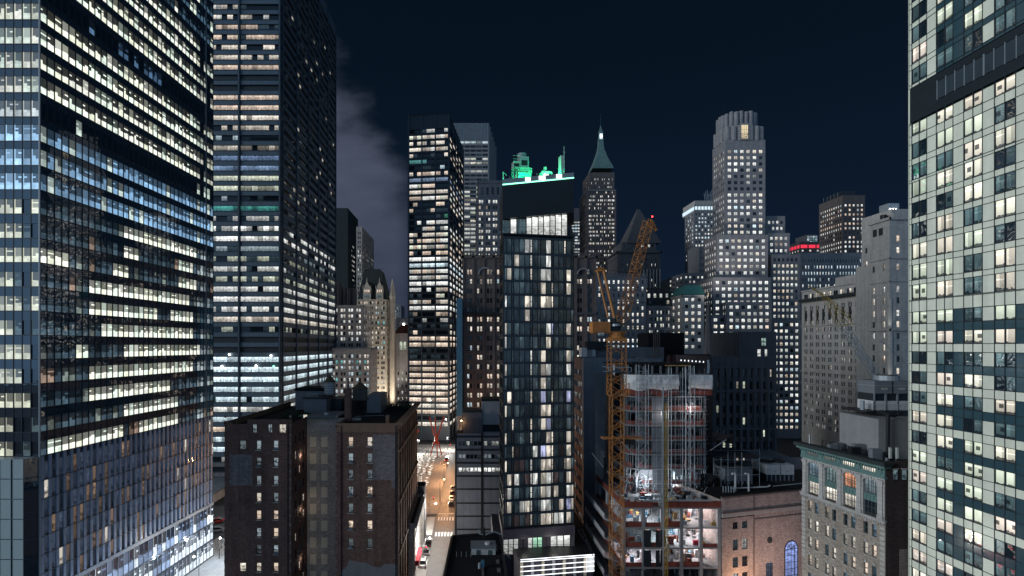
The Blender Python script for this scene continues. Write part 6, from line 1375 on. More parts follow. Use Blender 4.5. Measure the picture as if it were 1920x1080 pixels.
# side and court walls, bodies
Ycrt = 118.6
zside = [(zy(828 + 31.6 * k) - .95, zy(828 + 31.6 * k) + .95) for k in range(10)]
facade(wall, t, (xL1, Yb + .45), (xL1, Ycrt), 0, zt, [(2.0, 3.3), (4.6, 5.9), (7.2, 8.5)], zside, Lights(401, .3, ((WARM, 2), (PEACH, 1)), .6, 1.0, 0, dim=.2), 'brick_dark', .3, 0, 'pane_room', (0, 1), .08)
cxl, cxr = xL1, xR0 + 3
facade(wall, t, (cxl, Ycrt), (cxr, Ycrt), 0, zt - .2, [(gx(581, Ycrt) - cxl, gx(593, Ycrt) - cxl), (gx(602, Ycrt) - cxl, gx(614, Ycrt) - cxl)], [(gz(y, Ycrt) - 1.2, gz(y, Ycrt) + 1.2) for y in [829 + 31.4 * k for k in range(10)]], None, 'brick_light', .3, 0, skip=lambda i, j: True, mfill='cream_paint')
for k in range(9):
    for xx in (587, 608): wall.wbox(gx(xx, Ycrt) - .85, gx(xx, Ycrt) + .85, Ycrt - .12, Ycrt, gz(829 + 31.4 * k, Ycrt) - 1.4, gz(829 + 31.4 * k, Ycrt) - 1.22, 'stone_pale')
bodyL = [(xL0 + .1, Yb + .46), (xL1 - .46, Yb + .46), (xL1 - .46, 147.5), (xL0 + .1, 147.5)]
wall.prism(bodyL, 0, zt - .8, 'brick_black', 'roof_black'); wall.prism([(xL1 - .45, Ycrt + .5), (xR0, Ycrt + .5), (xR0, 147.5), (xL1 - .45, 147.5)], 0, zt - .8, 'brick_black', 'roof_black')
wall.prism([(xR0 + .02, Yb + .46), (xR1 - .6, Yb + .46), (xR1 - .6, 147.5), (xR0 + .02, 147.5)], 0, zt - .8, 'brick_black', 'roof_black')
facade(wall, t, (xL0, 147), (xL0, Yb + .02), 0, zt + .4, cols_even(39, 9, .6, 1.0, True, .6), [(zy(y) - .95, zy(y) + .95) for y in ysL], Lights(403, .5, ((WARM, 2), (PEACH, 2), (COOL, 1)), .8, 1.1), 'sandstone_red', .3, .02, 'pane_room', (0, 1), .08, trim1=.46); wall.box(Frame((xR0, Ycrt), (xR0, Yb + .46)), 0, 10, -.4, 0, 0, zt, 'brick_dark', 'b')
# patches of paler brick and flaking render, quoins, parapets
lt.box(FL, uL(430), uL(473), 0.002, .03, zy(911), zy(852), 'brick_patch', 'b'); lt.build('brickwork_patch', t); lt = MB(); lt.box(FRt, uR(699), uR(741), 0.002, .03, zy(900), zy(815), 'brick_patch', 'b'); lt.box(FRt, uR(734), uR(741), .002, .028, zy(915), zy(900.2), 'brick_patch', 'b')
pa = [(uR(641), zy(1090)), (uR(745), zy(1090)), (uR(745), zy(1058)), (uR(722), zy(1057)), (uR(712), zy(1064)), (uR(700), zy(1062)), (uR(688), zy(1055)), (uR(672), zy(1054)), (uR(655), zy(1050)), (uR(648), zy(1066)), (uR(638), zy(1072))]
lt.build('brickwork_patch', t); lt = MB(); lt.face([FRt.at(u, .02, z) for u, z in pa], pa, 'render_grey'); lt.build('render_patch', t); lt = MB()
for k in range(46):
    z = k * .95
    if k % 2: wall.box(FL, FL.L - .38, FL.L + .015, -.1, .05, z, z + .55, 'brick_patch', 'b'); wall.box(FL, -.015, .38, -.1, .05, z, z + .5, 'brick_dark', 'b'); wall.box(FRt, -.01, .36, -.1, .05, z, z + .55, 'brick_patch', 'b')
lt.box(FRt, -.1, FRt.L + .1, -.5, .12, zt - .35, zt + .12, 'sandstone_red'); lt.box(FRt, .0, FRt.L, 0, .05, zt - 1.7, zt - .36, 'sandstone_red', 'b'); lt.box(FL, uL(464), FL.L + .05, -.5, .1, zt, zt + .9, 'brick_dark'); lt.box(FL, -.1, uL(436), -.5, .1, zt, zt + .3, 'brick_dark')
for a, h in ((uL(464), 0), ): lt.prism([tuple(FL.at(-.1, -.5, 0))[:2], tuple(FL.at(-.1, .1, 0))[:2], tuple(FL.at(.3, .1, 0))[:2], tuple(FL.at(.3, -.5, 0))[:2]], zt, zt + .6, 'brick_dark')
for F_, cc_, yy_ in ((FL, cL[1:], ysL[:9]), (FRt, cR, ysR)):      # sills and a few window air conditioners
    for y in yy_:
        for a, b in cc_:
            wall.box(F_, a - .12, b + .12, -.05, .14, zy(y) - 1.12, zy(y) - .96, 'brick_light'); wall.box(F_, a - .1, b + .1, -.02, .03, zy(y) + .97, zy(y) + 1.2, 'sandstone_red', 'b')
            if rb.random() < .35: wall.box(F_, a + .15, b - .15, -.2, .4, zy(y) - .93, zy(y) - .45, 'hvac_grey')
for F_, u in ((FL, uL(540)), (FRt, uR(640)), (FRt, uR(742))): wall.box(F_, u - .07, u + .07, .01, .16, 0, zt - .4, 'black_metal')
lt.build('parapet', t)
# street flank of the right wing, with piers and stone courses
FSd = Frame((xR1, Yb + .02), (xR1, 147.5)); scol = []
for k in range(9): scol += [(1.2 + 4.2 * k, 2.5 + 4.2 * k), (2.9 + 4.2 * k, 4.2 + 4.2 * k)]
facade(wall, t, (xR1, Yb + .02), (xR1, 147.5), 0, zt, [c for c in scol if c[1] < FSd.L - .3], zside, Lights(402, .12, ((WARM, 1),), .5, .9, 0, dim=.15), 'sandstone_red', .4, 0.06, 'pane_room', (0, 1), .08)
for k in range(10): wall.box(FSd, max(.02, .5 + 4.2 * k - .45), min(FSd.L - .02, .5 + 4.2 * k + .45), 0, .28, 0, zt - 2, 'sandstone_red', 'bo')
for z in (zt - .9, zt - 6, zt - 17, zt - 28): wall.box(FSd, 0.0, FSd.L, -.1, .5, z, z + .5, 'sandstone_red')
wall.box(FSd, -.1, FSd.L + .2, -.3, 1.1, zt - .3, zt + .25, 'sandstone_red')
wall.build('wall', t)
point('court_fill_light', (gx(563, 114), 114.2, zt - 8), 160, (1, .86, .68), .6); point('court_fill_light', (gx(563, 114), 114.2, zt - 20), 160, (1, .86, .68), .6); point('court_fill_light', (gx(563, 114), 114.2, zt - 31), 120, (1, .86, .68), .6)  # unseen fill points added to brighten the light court
# green metal penthouse over the light court
gp = MB(); Yg = 117.5; xa, xb = gx(576, Yg), gx(630, Yg); za, zb2 = zt - .25, gz(783, Yg)
gp.wbox(xa, xb, Yg, 128, za, zb2, 'corrugated_green'); gp.wbox(xa - .2, xb + .2, Yg - .2, 128.2, zb2, zb2 + .15, 'hvac_grey')
for k in range(16): gp.wbox(xa + k * (xb - xa) / 16 + .05, xa + k * (xb - xa) / 16 + .15, Yg - .06, Yg, za, zb2, 'corrugated_green')
gp.wbox(gx(549, Yg), xa, Yg + 3.4, 127, za, zb2 - .1, 'corrugated_green'); gp.cyl(gx(612, 121), 121, zb2 + .15, zb2 + .7, .5, 'hvac_white', 10); gp.build('green_penthouse', t)
FG = Frame((gx(549, Yg), Yg + 3.4), (xa, Yg + 3.4)); window(t, FG, FG.L - 2.0, FG.L - 1.0, za + .5, zb2 - .8, .03, lit(WARM, 1.1), 'pane_room', (0, 1), .08)
# roof structures
zr = zt - .8; rf = MB()
xx = lambda x, Y: gx(x, Y)
rf.wbox(xx(554, 138), xx(612, 138), 138, 146, zr, gz(733, 138), 'hvac_grey'); rf.wbox(xx(553, 138), xx(614, 138), 137.8, 146.2, gz(733, 138), gz(728, 138), 'roof_black')
rf.wbox(xx(570, 130), xx(612, 130), 130, 136, zr, gz(748, 130), 'hvac_grey'); rf.wbox(xx(568, 130), xx(613, 130), 129.8, 136.2, gz(748, 130), gz(745, 130), 'black_metal')
rf.wbox(xx(612, 134), xx(640, 134), 134, 142, zr, gz(748, 134), 'black_panel'); rf.wbox(xx(688, 132), xx(714, 132), 132, 142, zr, gz(741, 132), 'hvac_grey'); rf.wbox(xx(640, 138), xx(690, 138), 138, 146, zr, gz(752, 138), 'roof_black')
rf.wbox(xx(556, 116), xx(608, 116), 122, 124, zr, zr + .5, 'stone_dark'); rf.build('roof_house', t)
rl = MB()
for k in range(7): rl.tube((xx(576 + 3.3 * k, 129.9), 129.9, gz(745, 130)), (xx(576 + 3.3 * k, 129.9), 129.9, gz(738, 130)), .05, 'galvanised', 4)
for y in (738, 741.5): rl.tube((xx(576, 129.9), 129.9, gz(y, 130)), (xx(596, 129.9), 129.9, gz(y, 130)), .05, 'galvanised', 4)
for x, y0 in ((604, 708), (608, 706), (612, 710)): rl.tube((xx(x, 139), 139, gz(735, 139)), (xx(x, 139), 139, gz(y0, 139)), .18, 'galvanised', 6)
for k in range(10): rl.tube((xx(640 + 11 * k, 111), 111 + k, zr), (xx(640 + 11 * k, 111), 111 + k, zr + 1.1), .04, 'black_metal', 4)
rl.tube((xx(640, 111), 111, zr + 1.1), (xx(745, 114), 118, zr + 1.1), .04, 'black_metal', 4); rl.tube((xx(665, 121), 121, zr + .6), (xx(720, 123), 123, zr + .6), .06, 'galvanised', 4)
rl.wbox(xx(723, 114), xx(729, 114), 114, 115, zr, zr + 1.8, 'sandstone_red'); rl.build('roof_railing', t)
ch = MB(); Yc = 117.0; ch.wbox(xx(646, Yc), xx(657, Yc), Yc, Yc + 1.6, zr, gz(731, Yc), 'brick_dark'); ch.wbox(xx(645, Yc), xx(658.5, Yc), Yc - .15, Yc + 1.75, gz(731, Yc), gz(729, Yc), 'brick_dark'); ch.lathe(xx(651.5, Yc), Yc + .8, [(.38, gz(729, Yc)), (.2, gz(721, Yc)), (.2, gz(710, Yc)), (.28, gz(709.5, Yc))], 'stone_brown', 8); ch.build('chimney', t)
def water_tank(label, x, Y, r, ytop, yeave, ybot, zbase, metal=False):
    q = thing('water_tank', label, 'water tank', (gx(x, Y), Y, zbase)); X = gx(x, Y); z0, z1, z2 = gz(ybot, Y), gz(yeave, Y), gz(ytop, Y)
    mb = MB(); mb.cyl(X, Y, z0, z1, r, 'galvanised' if metal else 'timber_tank', 24); 
    for k in range(5): mb.lathe(X, Y, [(r + .03, z0 + .25 + k * (z1 - z0) / 5), (r + .05, z0 + .30 + k * (z1 - z0) / 5), (r + .03, z0 + .35 + k * (z1 - z0) / 5)], 'black_metal', 24)
    mb.build('drum', q); mb = MB(); mb.lathe(X, Y, [(r * 1.08, z1), (r * .55, z1 + (z2 - z1) * .52), (.05, z2)], 'tank_roof', 20); mb.build('conical_roof', q)
    mb = MB()
    for sx in (-1, 1):
        for sy in (-1, 1): mb.tube((X + sx * r * .72, Y + sy * r * .72, zbase), (X + sx * r * .72, Y + sy * r * .72, z0), .1, 'black_metal', 5)
        mb.tube((X + sx * r * .72, Y - r * .72, zbase), (X - sx * r * .72, Y - r * .72, z0), .05, 'black_metal', 4)
    mb.wbox(X - r, X + r, Y - r, Y + r, z0 - .25, z0 - .02, 'black_metal'); mb.build('stand', q)
water_tank('wooden water tank on an open stand beside the brick chimney', 675, 121, 1.75, 715, 728.5, 748.5, zr)
water_tank('grey banded metal water tank behind the roof houses, left of the chimney', 618.5, 135, 1.45, 702, 716.5, 739, zr, True)
def shrub(label, x, Y, z, n, w_, h, seed):
    q = MB(); r_ = random.Random(seed); X = gx(x, Y)
    for k in range(n):
        a = r_.uniform(0, 6.28); rr_ = w_ * math.sqrt(r_.random()); zz = z + h * r_.random() * (1.15 - rr_ / w_ * .7); c = Vector((X + rr_ * math.cos(a), Y + rr_ * .6 * math.sin(a), zz))
        d1 = Vector((r_.uniform(-1, 1), r_.uniform(-1, 1), r_.uniform(-.6, 1))).normalized() * .3; d2 = d1.orthogonal().normalized() * .13
        q.face([c - d1, c + d2, c + d1, c - d2], [(0, 0), (1, 0), (1, 1), (0, 1)], 'leaf_dark')
    for k in range(6): q.tube((X, Y, z), (X + w_ * .6 * math.cos(k), Y + w_ * .4 * math.sin(k), z + h * .8), .04, 'bark', 4)
    o = q.build('roof_shrub'); tag(o, label, 'shrub', 'shrubs in the roof garden'); return o
shrub('dark shrub at the left end of the brick roof behind the parapet', 548, 124, zr, 420, 2.2, 2.0, 1); shrub('low dark shrub beside the grey roof house on the brick roof', 575, 124, zr, 260, 1.6, 1.2, 2)
shrub('tall dark shrub at the right edge of the brick roof near the street', 757, 140, zr, 520, 2.4, 3.2, 3); shrub('thin dark shrub right of the wooden water tank', 728, 142, zr, 260, 2.4, 1.6, 4)
# ================================================================== low houses along the side street
t = thing('shop_house', 'pale shop house with arched windows at the foot of the brick building', 'building', (-13.4, 128))
block(t, (xR1 - .1, 126), (-13.4, 126), 25, 0, 14.2, right=([(1.5 + 3.0 * k, 2.9 + 3.0 * k) for k in range(8)], [(3.2, 5.4), (6.6, 8.6), (9.8, 11.8)]), m='stone_pale', lf=Lights(411, .06, ((WARM, 1),), .4, .7, 0, dim=.1), rec=.3)
mb = MB(); G = Frame((-13.4, 126), (-13.4, 151)); mb.box(G, .5, 24.5, 0, .5, 12.9, 13.6, 'stone_pale'); mb.box(G, .6, 9, 0, .9, 3.6, 4.8, 'awning_red'); mb.build('awning', t)
t = thing('corner_house', 'low dark roofed corner house at the end of the shop houses', 'building', (-14, 151.2))
block(t, (-19, 151.2), (-13.2, 151.2), 5, 0, 16.5, right=([(1, 2), (3, 4)], [(4, 6), (8, 10), (12, 14)]), m='stone_dark', lf=Lights(412, .3, ((WARM, 1),), .4, .7), rec=.3, roof='roof_black')
# low lit building seen at the left, beyond the plaza
t = thing('low_market_building', 'low flat roofed building with bright cream windows at foot of black steel tower', 'building', (-98, 186))
block(t, (-120, 184), (-94.2, 184), 26, 0, gz(918, 194), right=([(1.0 + 3.0 * k, 3.4 + 3.0 * k) for k in range(8)], [(.8, 3.6)]), m='stone_pale', lf=Lights(413, .95, ((WARM, 2), (NEUT, 1)), .6, .9), rec=.25, front=([(2 + 3 * k, 4 + 3 * k) for k in range(8)], [(.8, 3.6)]))
mb = MB(); mb.wbox(-120.5, -93.4, 183.5, 210.6, gz(918, 194), gz(918, 194) + .6, 'hvac_grey'); mb.build('roof_slab', t)

# ================================================================== building site: concrete frame
t = thing('construction_building', 'unfinished concrete building with orange nets, white sheeting and lit open floors', 'building', (gx(1168, 112), 112))
Yp = 112.0; X0, X1 = gx(1168, Yp), gx(1352, Yp); Yback = 137.0; sl = [gz(y, Yp) for y in (952, 989, 1027, 1064, 1101, 1138)]
slabs = MB(); cols_ = MB(); nets = MB(); inner = MB(); work = MB(); rs = random.Random(500)
Xl = X0
for k, z in enumerate(sl):
    slabs.prism([(Xl, Yp), (X1, Yp), (X1, Yback), (Xl, Yback)], z - .32, z, 'concrete')
    if k in (1, 2, 3, 4):                                        # balconies to the left side
        slabs.prism([(Xl - 2.6, Yp + 6), (Xl - .01, Yp + 3), (Xl - .01, Yback), (Xl - 2.6, Yback)], z - .3, z + .02, 'concrete'); slabs.prism([(Xl - 2.6, Yp + 6.0), (Xl - 2.45, Yp + 6), (Xl - 2.45, Yback), (Xl - 2.6, Yback)], z + .03, z + 1.1, 'hvac_white')
cx = [X0 + .3, X0 + 4.6, X0 + 8.7, X0 + 12.9, X0 + 17.2, X1 - .35]
for k in range(len(sl) - 1):
    z0, z1 = sl[k + 1], sl[k] - .33
    for x in cx: cols_.wbox(x - .35, x + .35, Yp + .1, Yp + .8, z0, z1, 'concrete')
    for y in (Yp + 7, Yp + 14, Yp + 21): cols_.wbox(X0 + .1, X0 + .7, y, y + .7, z0, z1, 'concrete')
    for x in cx[1:]: cols_.wbox(x - .3, x + .3, Yp + 9, Yp + 9.6, z0, z1, 'concrete')
    inner.wbox(X0 + 1, X1, Yp + 13, Yp + 13.2, z0, z1, 'hvac_white'); inner.wbox(X0 + 14, X0 + 14.2, Yp + 5, Yp + 13, z0, z1, 'concrete'); inner.wbox(X1 - .2, X1, Yp + 1, Yp + 13, z0, z1, 'hvac_white')
    for q in range(12):
        x = rs.uniform(X0 + 1, X1 - 2); y = rs.uniform(Yp + 1.5, Yp + 10); inner.wbox(x, x + rs.uniform(.3, 1.4), y, y + .6, z0, z0 + rs.uniform(.5, 2.0), rs.choice(('hvac_white', 'fence_blue', 'concrete_dark', 'hvac_grey', 'plywood')))
    for q in range(26):
        x = X0 + .8 + q * .74; inner.tube((x, Yp + rs.uniform(.9, 6), z0), (x, Yp + rs.uniform(.9, 6), z1), .04, 'galvanised', 4)
    for a in range(5):
        if rs.random() < .75:
            s_ = rs.uniform(.8, 1.3); nets.wbox(cx[a] + .36, cx[a + 1] - .36, Yp + .3, Yp + .34, z0, z0 + s_, 'net_orange')
        if k in (0, 1, 2): work.wbox(cx[a] + .8, cx[a + 1] - .8, Yp + 3.0, Yp + 3.12, z1 - .12, z1 - .03, 'work_white'); work.wbox(cx[a] + .8, cx[a + 1] - .8, Yp + 8.0, Yp + 8.12, z1 - .12, z1 - .03, 'work_white')
    nets.wbox(X0 - .04, X0, Yp + 1, Yback - 2, z0, z0 + 1.0, 'net_orange')
    for xx_, w_ in ((7.6, 1.6), (10.2, .9), (11.2, 1.2)):
        if k: inner.wbox(X0 + xx_ - 3, X0 + xx_ - 3 + w_, Yp + .05, Yp + .12, z0 + .2, z1 - .3, 'black_panel')
for k in range(3): point('work_light', (X0 + 6 + 6 * (k % 2), Yp + 5, sl[k] - 1.1), 1500, (.86, .94, 1)); point('work_light', (X0 + 17, Yp + 5, sl[k] - 1.1), 1300, (1, .92, .92))
for x0, x1, y, dz in ((X0, X1, Yp + .02, 1.2), ): nets.wbox(x0, X0 + 6.5, y, y + .04, sl[0], sl[0] + 1.3, 'net_orange'); nets.wbox(X0 + 9, X1, y, y + .04, sl[0], sl[0] + 1.5, 'net_orange')
nets.wbox(X0, X0 + .04, Yp, Yback - 1, sl[0], sl[0] + 1.3, 'net_orange')
# tower above, rounded at its left corner
Yt = 124.0; xa, xb = gx(1175, Yt), gx(1332, Yt); Yt2 = 146.0; rad = 3.6
def outline(o=0.0):
    pts = [(xa - o + rad + .0, Yt - o)] ; pts = []
    for q in range(9):
        a = math.pi + q * math.pi / 16; pts.append((xa + rad + (rad + o) * math.cos(a), Yt + rad + (rad + o) * math.sin(a)))
    pts += [(xb - 2 + (2 + o) * math.cos(a), Yt + 2 + (2 + o) * math.sin(a)) for a in [-math.pi / 2 + q * math.pi / 8 for q in range(5)]]
    pts += [(xb + o, Yt2), (xa - o, Yt2)]; return pts
slt = [gz(743 + 27.2 * k, Yt) for k in range(8)]
ol = outline(); oi = outline(-.5)
for k, z in enumerate(slt): slabs.prism(ol, z - .3, z, 'concrete')
zdk = gz(702, Yt); slabs.prism(outline(.15), zdk - .35, zdk, 'concrete_dark'); slabs.prism([(p[0], p[1] + (2 if p[1] < Yt + 10 else 0)) for p in ol], gz(684, Yt) - .3, gz(684, Yt), 'roof_black')
for k in range(8):
    z1 = slt[k] - .31; z0 = slt[k + 1] if k < 7 else sl[0]
    peri = outline(-.35)
    for i in range(len(peri) - 1):
        a, b = Vector(peri[i]), Vector(peri[i + 1]); n = max(1, int((b - a).length / .9))
        for q in range(n):
            p = a + (b - a) * (q / n); 
            if rs.random() < .8: cols_.tube((p.x, p.y, z0), (p.x, p.y, z1), .055, 'galvanised', 4, cap=False)
        if rs.random() < .8 and i < len(peri) - 2:
            h = rs.uniform(.8, 1.4); nets.face([(a.x, a.y, z0), (b.x, b.y, z0), (b.x, b.y, z0 + h), (a.x, a.y, z0 + h)], [(0, 0), (1, 0), (1, 1), (0, 1)], 'net_orange')
    inner.wbox(xa + 5, xb - 4, Yt + 6, Yt + 6.3, z0, z1, 'concrete_dark'); inner.wbox(xa + 2, xa + 2.3, Yt + 6, Yt2 - 2, z0, z1, 'concrete_dark'); inner.wbox(xa + 9.0, xa + 11.0, Yt + .4, Yt + .6, z0, z1, 'black_panel'); inner.wbox(xa + 6.4, xa + 8.8, Yt + .3, Yt + .5, z0, z1, 'hvac_grey')
    if k in (5, 6): work.wbox(xa + 5, xa + 8, Yt + 3, Yt + 3.15, z1 - .14, z1 - .03, 'work_white'); work.wbox(xa + 11, xb - 6, Yt + 3, Yt + 3.15, z1 - .14, z1 - .03, 'work_white')
    if k < 1: work.wbox(xa + 6, xa + 7.5, Yt + 3, Yt + 3.1, z1 - .12, z1 - .04, 'lamp_warm')
point('work_light', (xa + 7, Yt + 2.5, slt[5] - 1.2), 1500, (.85, .93, 1)); point('work_light', (xb - 7, Yt + 2.5, slt[6] - 1.0), 1300, (.85, .93, 1)); point('work_light', (xa + 3, Yt - 3, sl[0] + 3.0), 900, (.85, .93, 1))
for k in range(9):                                              # formwork, props and rebar on the top decks
    x = xa + 1 + k * (xb - xa - 2) / 9; cols_.wbox(x - .3, x + .1, Yt + 2, Yt + 2.4, zdk, gz(684, Yt), 'concrete_dark')
inner.wbox(xa + 1, xb - 1, Yt + 5, Yt + 5.3, zdk, gz(684, Yt), 'black_panel'); slabs.wbox(xa + 10, xa + 13, Yt + 1.7, Yt + 1.95, gz(687, Yt), gz(685, Yt), 'plywood'); slabs.wbox(xb - 7, xb - 4, Yt + 1.7, Yt + 1.95, gz(687, Yt), gz(685, Yt), 'plywood')
slabs.build('floor_slab', t); cols_.build('column_and_prop', t); inner.build('interior_wall', t); nets.build('orange_net', t); work.build('work_light_tube', t)
for k in range(34): pass
rb_ = MB()
for k in range(60):
    x = xa + 1 + rs.random() * (xb - xa - 1); y = Yt + 3 + rs.random() * 14; rb_.tube((x, y, gz(684, Yt)), (x, y, gz(684, Yt) + rs.uniform(1.0, 2.4)), .035, 'stone_brown', 4, cap=False)
for k in range(4): rb_.tube((xb - 9, Yt + 3, gz(684, Yt) + .6 + .5 * k), (xb + 1.5, Yt + 5, gz(684, Yt) + .6 + .5 * k), .05, 'net_orange', 4)
rb_.build('rebar', t)
def sheet_along(name, m, pts, z_hi, z_lo, amp, seed, parent):
    r_ = random.Random(seed); mb = MB(); grid_ = []; nv = 7
    for i, (x, y) in enumerate(pts):
        col = []
        for v in range(nv):
            f = v / (nv - 1); w_ = math.sin(f * math.pi) ; off = -amp * (w_ * .8 + .35 * math.sin(i * 1.7 + v) * w_ + r_.uniform(-.2, .2))
            col.append((x + r_.uniform(-.05, .05), y + off, z_hi + (z_lo - z_hi) * f + (.25 * math.sin(i * .9) if v == nv - 1 else 0)))
        grid_.append(col)
    for i in range(len(pts) - 1):
        for v in range(nv - 1): mb.face([grid_[i][v + 1], grid_[i + 1][v + 1], grid_[i + 1][v], grid_[i][v]], [(i, v), (i + 1, v), (i + 1, v + 1), (i, v + 1)], m)
    return mb.build(name, parent, smooth=True)
arcp = outline(.35)[3:9]; frontp = [(xa + rad + k * .8, Yt - .4) for k in range(0, int((xb - xa - rad - 2) / .8))]
spl = int(len(frontp) * .68)
sheet_along('white_sheeting', 'tarp_white', outline(.5)[2:9] + frontp[1:spl], zdk - .1, gz(731, Yt), .55, 1, t); sheet_along('white_sheeting', 'tarp_white', frontp[spl + 2:] + [(xb + .2, Yt - .3), (xb + .9, Yt + .8)], zdk - .1, gz(729, Yt), .45, 2, t)
sheet_along('orange_net', 'net_orange', outline(.4)[2:9] + frontp[1:spl], gz(730, Yt), gz(741.5, Yt), .15, 3, t); sheet_along('orange_net', 'net_orange', frontp[spl + 2:] + [(xb + .2, Yt - .3), (xb + .9, Yt + .8)], gz(728.5, Yt), gz(740.5, Yt), .2, 4, t)
sheet_along('white_sheeting', 'tarp_white', [(xb - .6 + .35 * k, Yt + .6 + .3 * k) for k in range(4)], gz(675, Yt), gz(702, Yt), .2, 5, t); sheet_along('white_sheeting', 'tarp_white', [(gx(1148, 131) - .1 * k, 131 - .9 * k) for k in range(5)], gz(683, 130), gz(704, 130), .3, 6, t)
for pts, zh, zl_, s_ in (([(xb + .2 + .9 * k, Yt - .3 - .2 * k) for k in range(6)], gz(812, Yt), gz(829, Yt), 7), ([(xa + 2 - .8 * k, Yt + .3 + .3 * k) for k in range(6)], gz(823, Yt), gz(836, Yt), 8), ([(Xl - 2 + .6 * k, Yp + 9) for k in range(5)], gz(858, 121), gz(890, 121), 9), ([(xb - 3 + .9 * k, Yt - .8) for k in range(5)], gz(886, Yt), gz(911, Yt), 10), ([(xa + 1 + .8 * k, Yt - .6) for k in range(4)], gz(898, Yt), gz(922, Yt), 11)):
    sheet_along('black_safety_net', 'net_black', pts, zh, zl_, .8, s_, t)
nb = MB()
for p, q in ((P3(1158, 822, 122), P3(1190, 853, 118)), (P3(1331, 845, 123), P3(1362, 824, 121)), (P3(1303, 905, 122), P3(1313, 930, 121)), (P3(1176, 905, 122), P3(1166, 940, 121)), (P3(1110, 850, 125), P3(1142, 888, 120))): nb.tube(p, q, .09, 'galvanised', 4)
nb.wbox(gx(1205, 111.5), gx(1335, 111.5), 111.3, 111.5, sl[0] + 1.6, sl[0] + 1.95, 'galvanised'); nb.build('net_boom', t)
wl = MB(); wl.wbox(gx(1132, 136.9), X0 - .02, 136.6, 136.99, 0, gz(700, 137), 'concrete'); wl.wbox(gx(1150, 140), xa - .3, 134, 142, sl[0], gz(700, 137), 'black_panel'); wl.build('core_wall', t)
ez = MB()
for k in range(2):
    u = gx(1278 + 22 * k, 130); [ez.ball(P3(1277 + 7 * q_, 675 + q_ * .5 + k, 123.9), .13, 'work_white', 5) for q_ in range(7)]
ez.build('lit_deck_edge', t)
cl_ = MB(); rc_ = random.Random(901)                             # stacked materials, pipes, hoses on the open floors and the setback deck
for k in range(70):
    x = rc_.uniform(X0 + .8, X1 - 1.5); y = rc_.uniform(Yp + .6, Yp + 11); h = rc_.uniform(.3, 1.3); cl_.wbox(x, x + rc_.uniform(.4, 1.8), y, y + rc_.uniform(.3, 1.2), sl[0] + .01, sl[0] + h, rc_.choice(('concrete', 'plywood', 'hvac_white', 'net_orange', 'black_metal', 'galvanised', 'fence_blue')))
for k in range(46):
    a = Vector((rc_.uniform(X0 + .5, X1 - 1), rc_.uniform(Yp + 1, Yp + 10), sl[0] + rc_.uniform(.2, 1.5))); cl_.tube(a, a + Vector((rc_.uniform(-2.5, 2.5), rc_.uniform(-1, 1), rc_.uniform(-.2, 2.6))), .05, 'galvanised', 4)
for f in range(3):
    for k in range(34):
        x = rc_.uniform(X0 + .8, X1 - 1.2); y = rc_.uniform(Yp + 1, Yp + 9); z0 = sl[f + 1] + .01; cl_.wbox(x, x + rc_.uniform(.2, 1.3), y, y + .5, z0, z0 + rc_.uniform(.3, 1.9), rc_.choice(('hvac_white', 'net_orange', 'fence_blue', 'galvanised', 'awning_red', 'black_metal', 'plywood', 'concrete')))
    for k in range(22):
        a = Vector((rc_.uniform(X0 + .8, X1 - 1), rc_.uniform(Yp + 1, Yp + 8), sl[f + 1] + rc_.uniform(.1, 3))); cl_.tube(a, a + Vector((rc_.uniform(-2, 2), rc_.uniform(-.5, .5), rc_.uniform(-.8, .8))), .045, rc_.choice(('galvanised', 'black_metal', 'fence_blue')), 4)
for k in range(8):
    z1 = slt[k] - .31; z0 = slt[k + 1] if k < 7 else sl[0]
    for q in range(16):
        x = rc_.uniform(xa + 2, xb - 2); y = rc_.uniform(Yt + .6, Yt + 5); cl_.wbox(x, x + rc_.uniform(.2, .9), y, y + .4, z0, z0 + rc_.uniform(.3, 2.4), rc_.choice(('concrete_dark', 'hvac_grey', 'net_orange', 'galvanised', 'black_metal')))
cl_.build('stacked_material', t)
gs = MB()                                                        # fine scaffold all over the front of the tower
for k in range(15):
    x = xa + 2.2 + k * (xb - xa - 3) / 15; gs.tube((x, Yt - 1.2, sl[0]), (x, Yt - 1.2, gz(700 - (k % 4) * 5, Yt)), .035, 'galvanised', 4)
for k in range(16): gs.tube((xa + 2.2, Yt - 1.2, sl[0] + 1.2 + 1.78 * k), (xb - 1, Yt - 1.2, sl[0] + 1.2 + 1.78 * k), .03, 'galvanised', 4)
for k in range(26):
    x = xa + 2.2 + rc_.randrange(14) * (xb - xa - 3) / 15; z = sl[0] + 1.2 + 1.78 * rc_.randrange(15); gs.tube((x, Yt - 1.2, z), (x + (xb - xa - 3) / 15, Yt - 1.2, z + 1.78), .028, 'galvanised', 4)
gs.build('scaffold_tube', t)
point('work_light', (xa + 8.5, Yt - 2.2, slt[1] - .8), 180, (1, .93, .88)); point('work_light', (xb - 5, Yt - 2.4, slt[0] - 2.8), 420, (1, .92, .9)); point('work_light', (xa + 12, Yt + 2, sl[0] + 2.4), 900, (.7, .92, 1)); point('work_light', (X0 + 2.5, Yp + 4, sl[2] - 1), 700, (1, .72, .75)); point('work_light', (X0 + 10, Yp + 4, sl[1] - 1), 600, (.6, .95, 1))
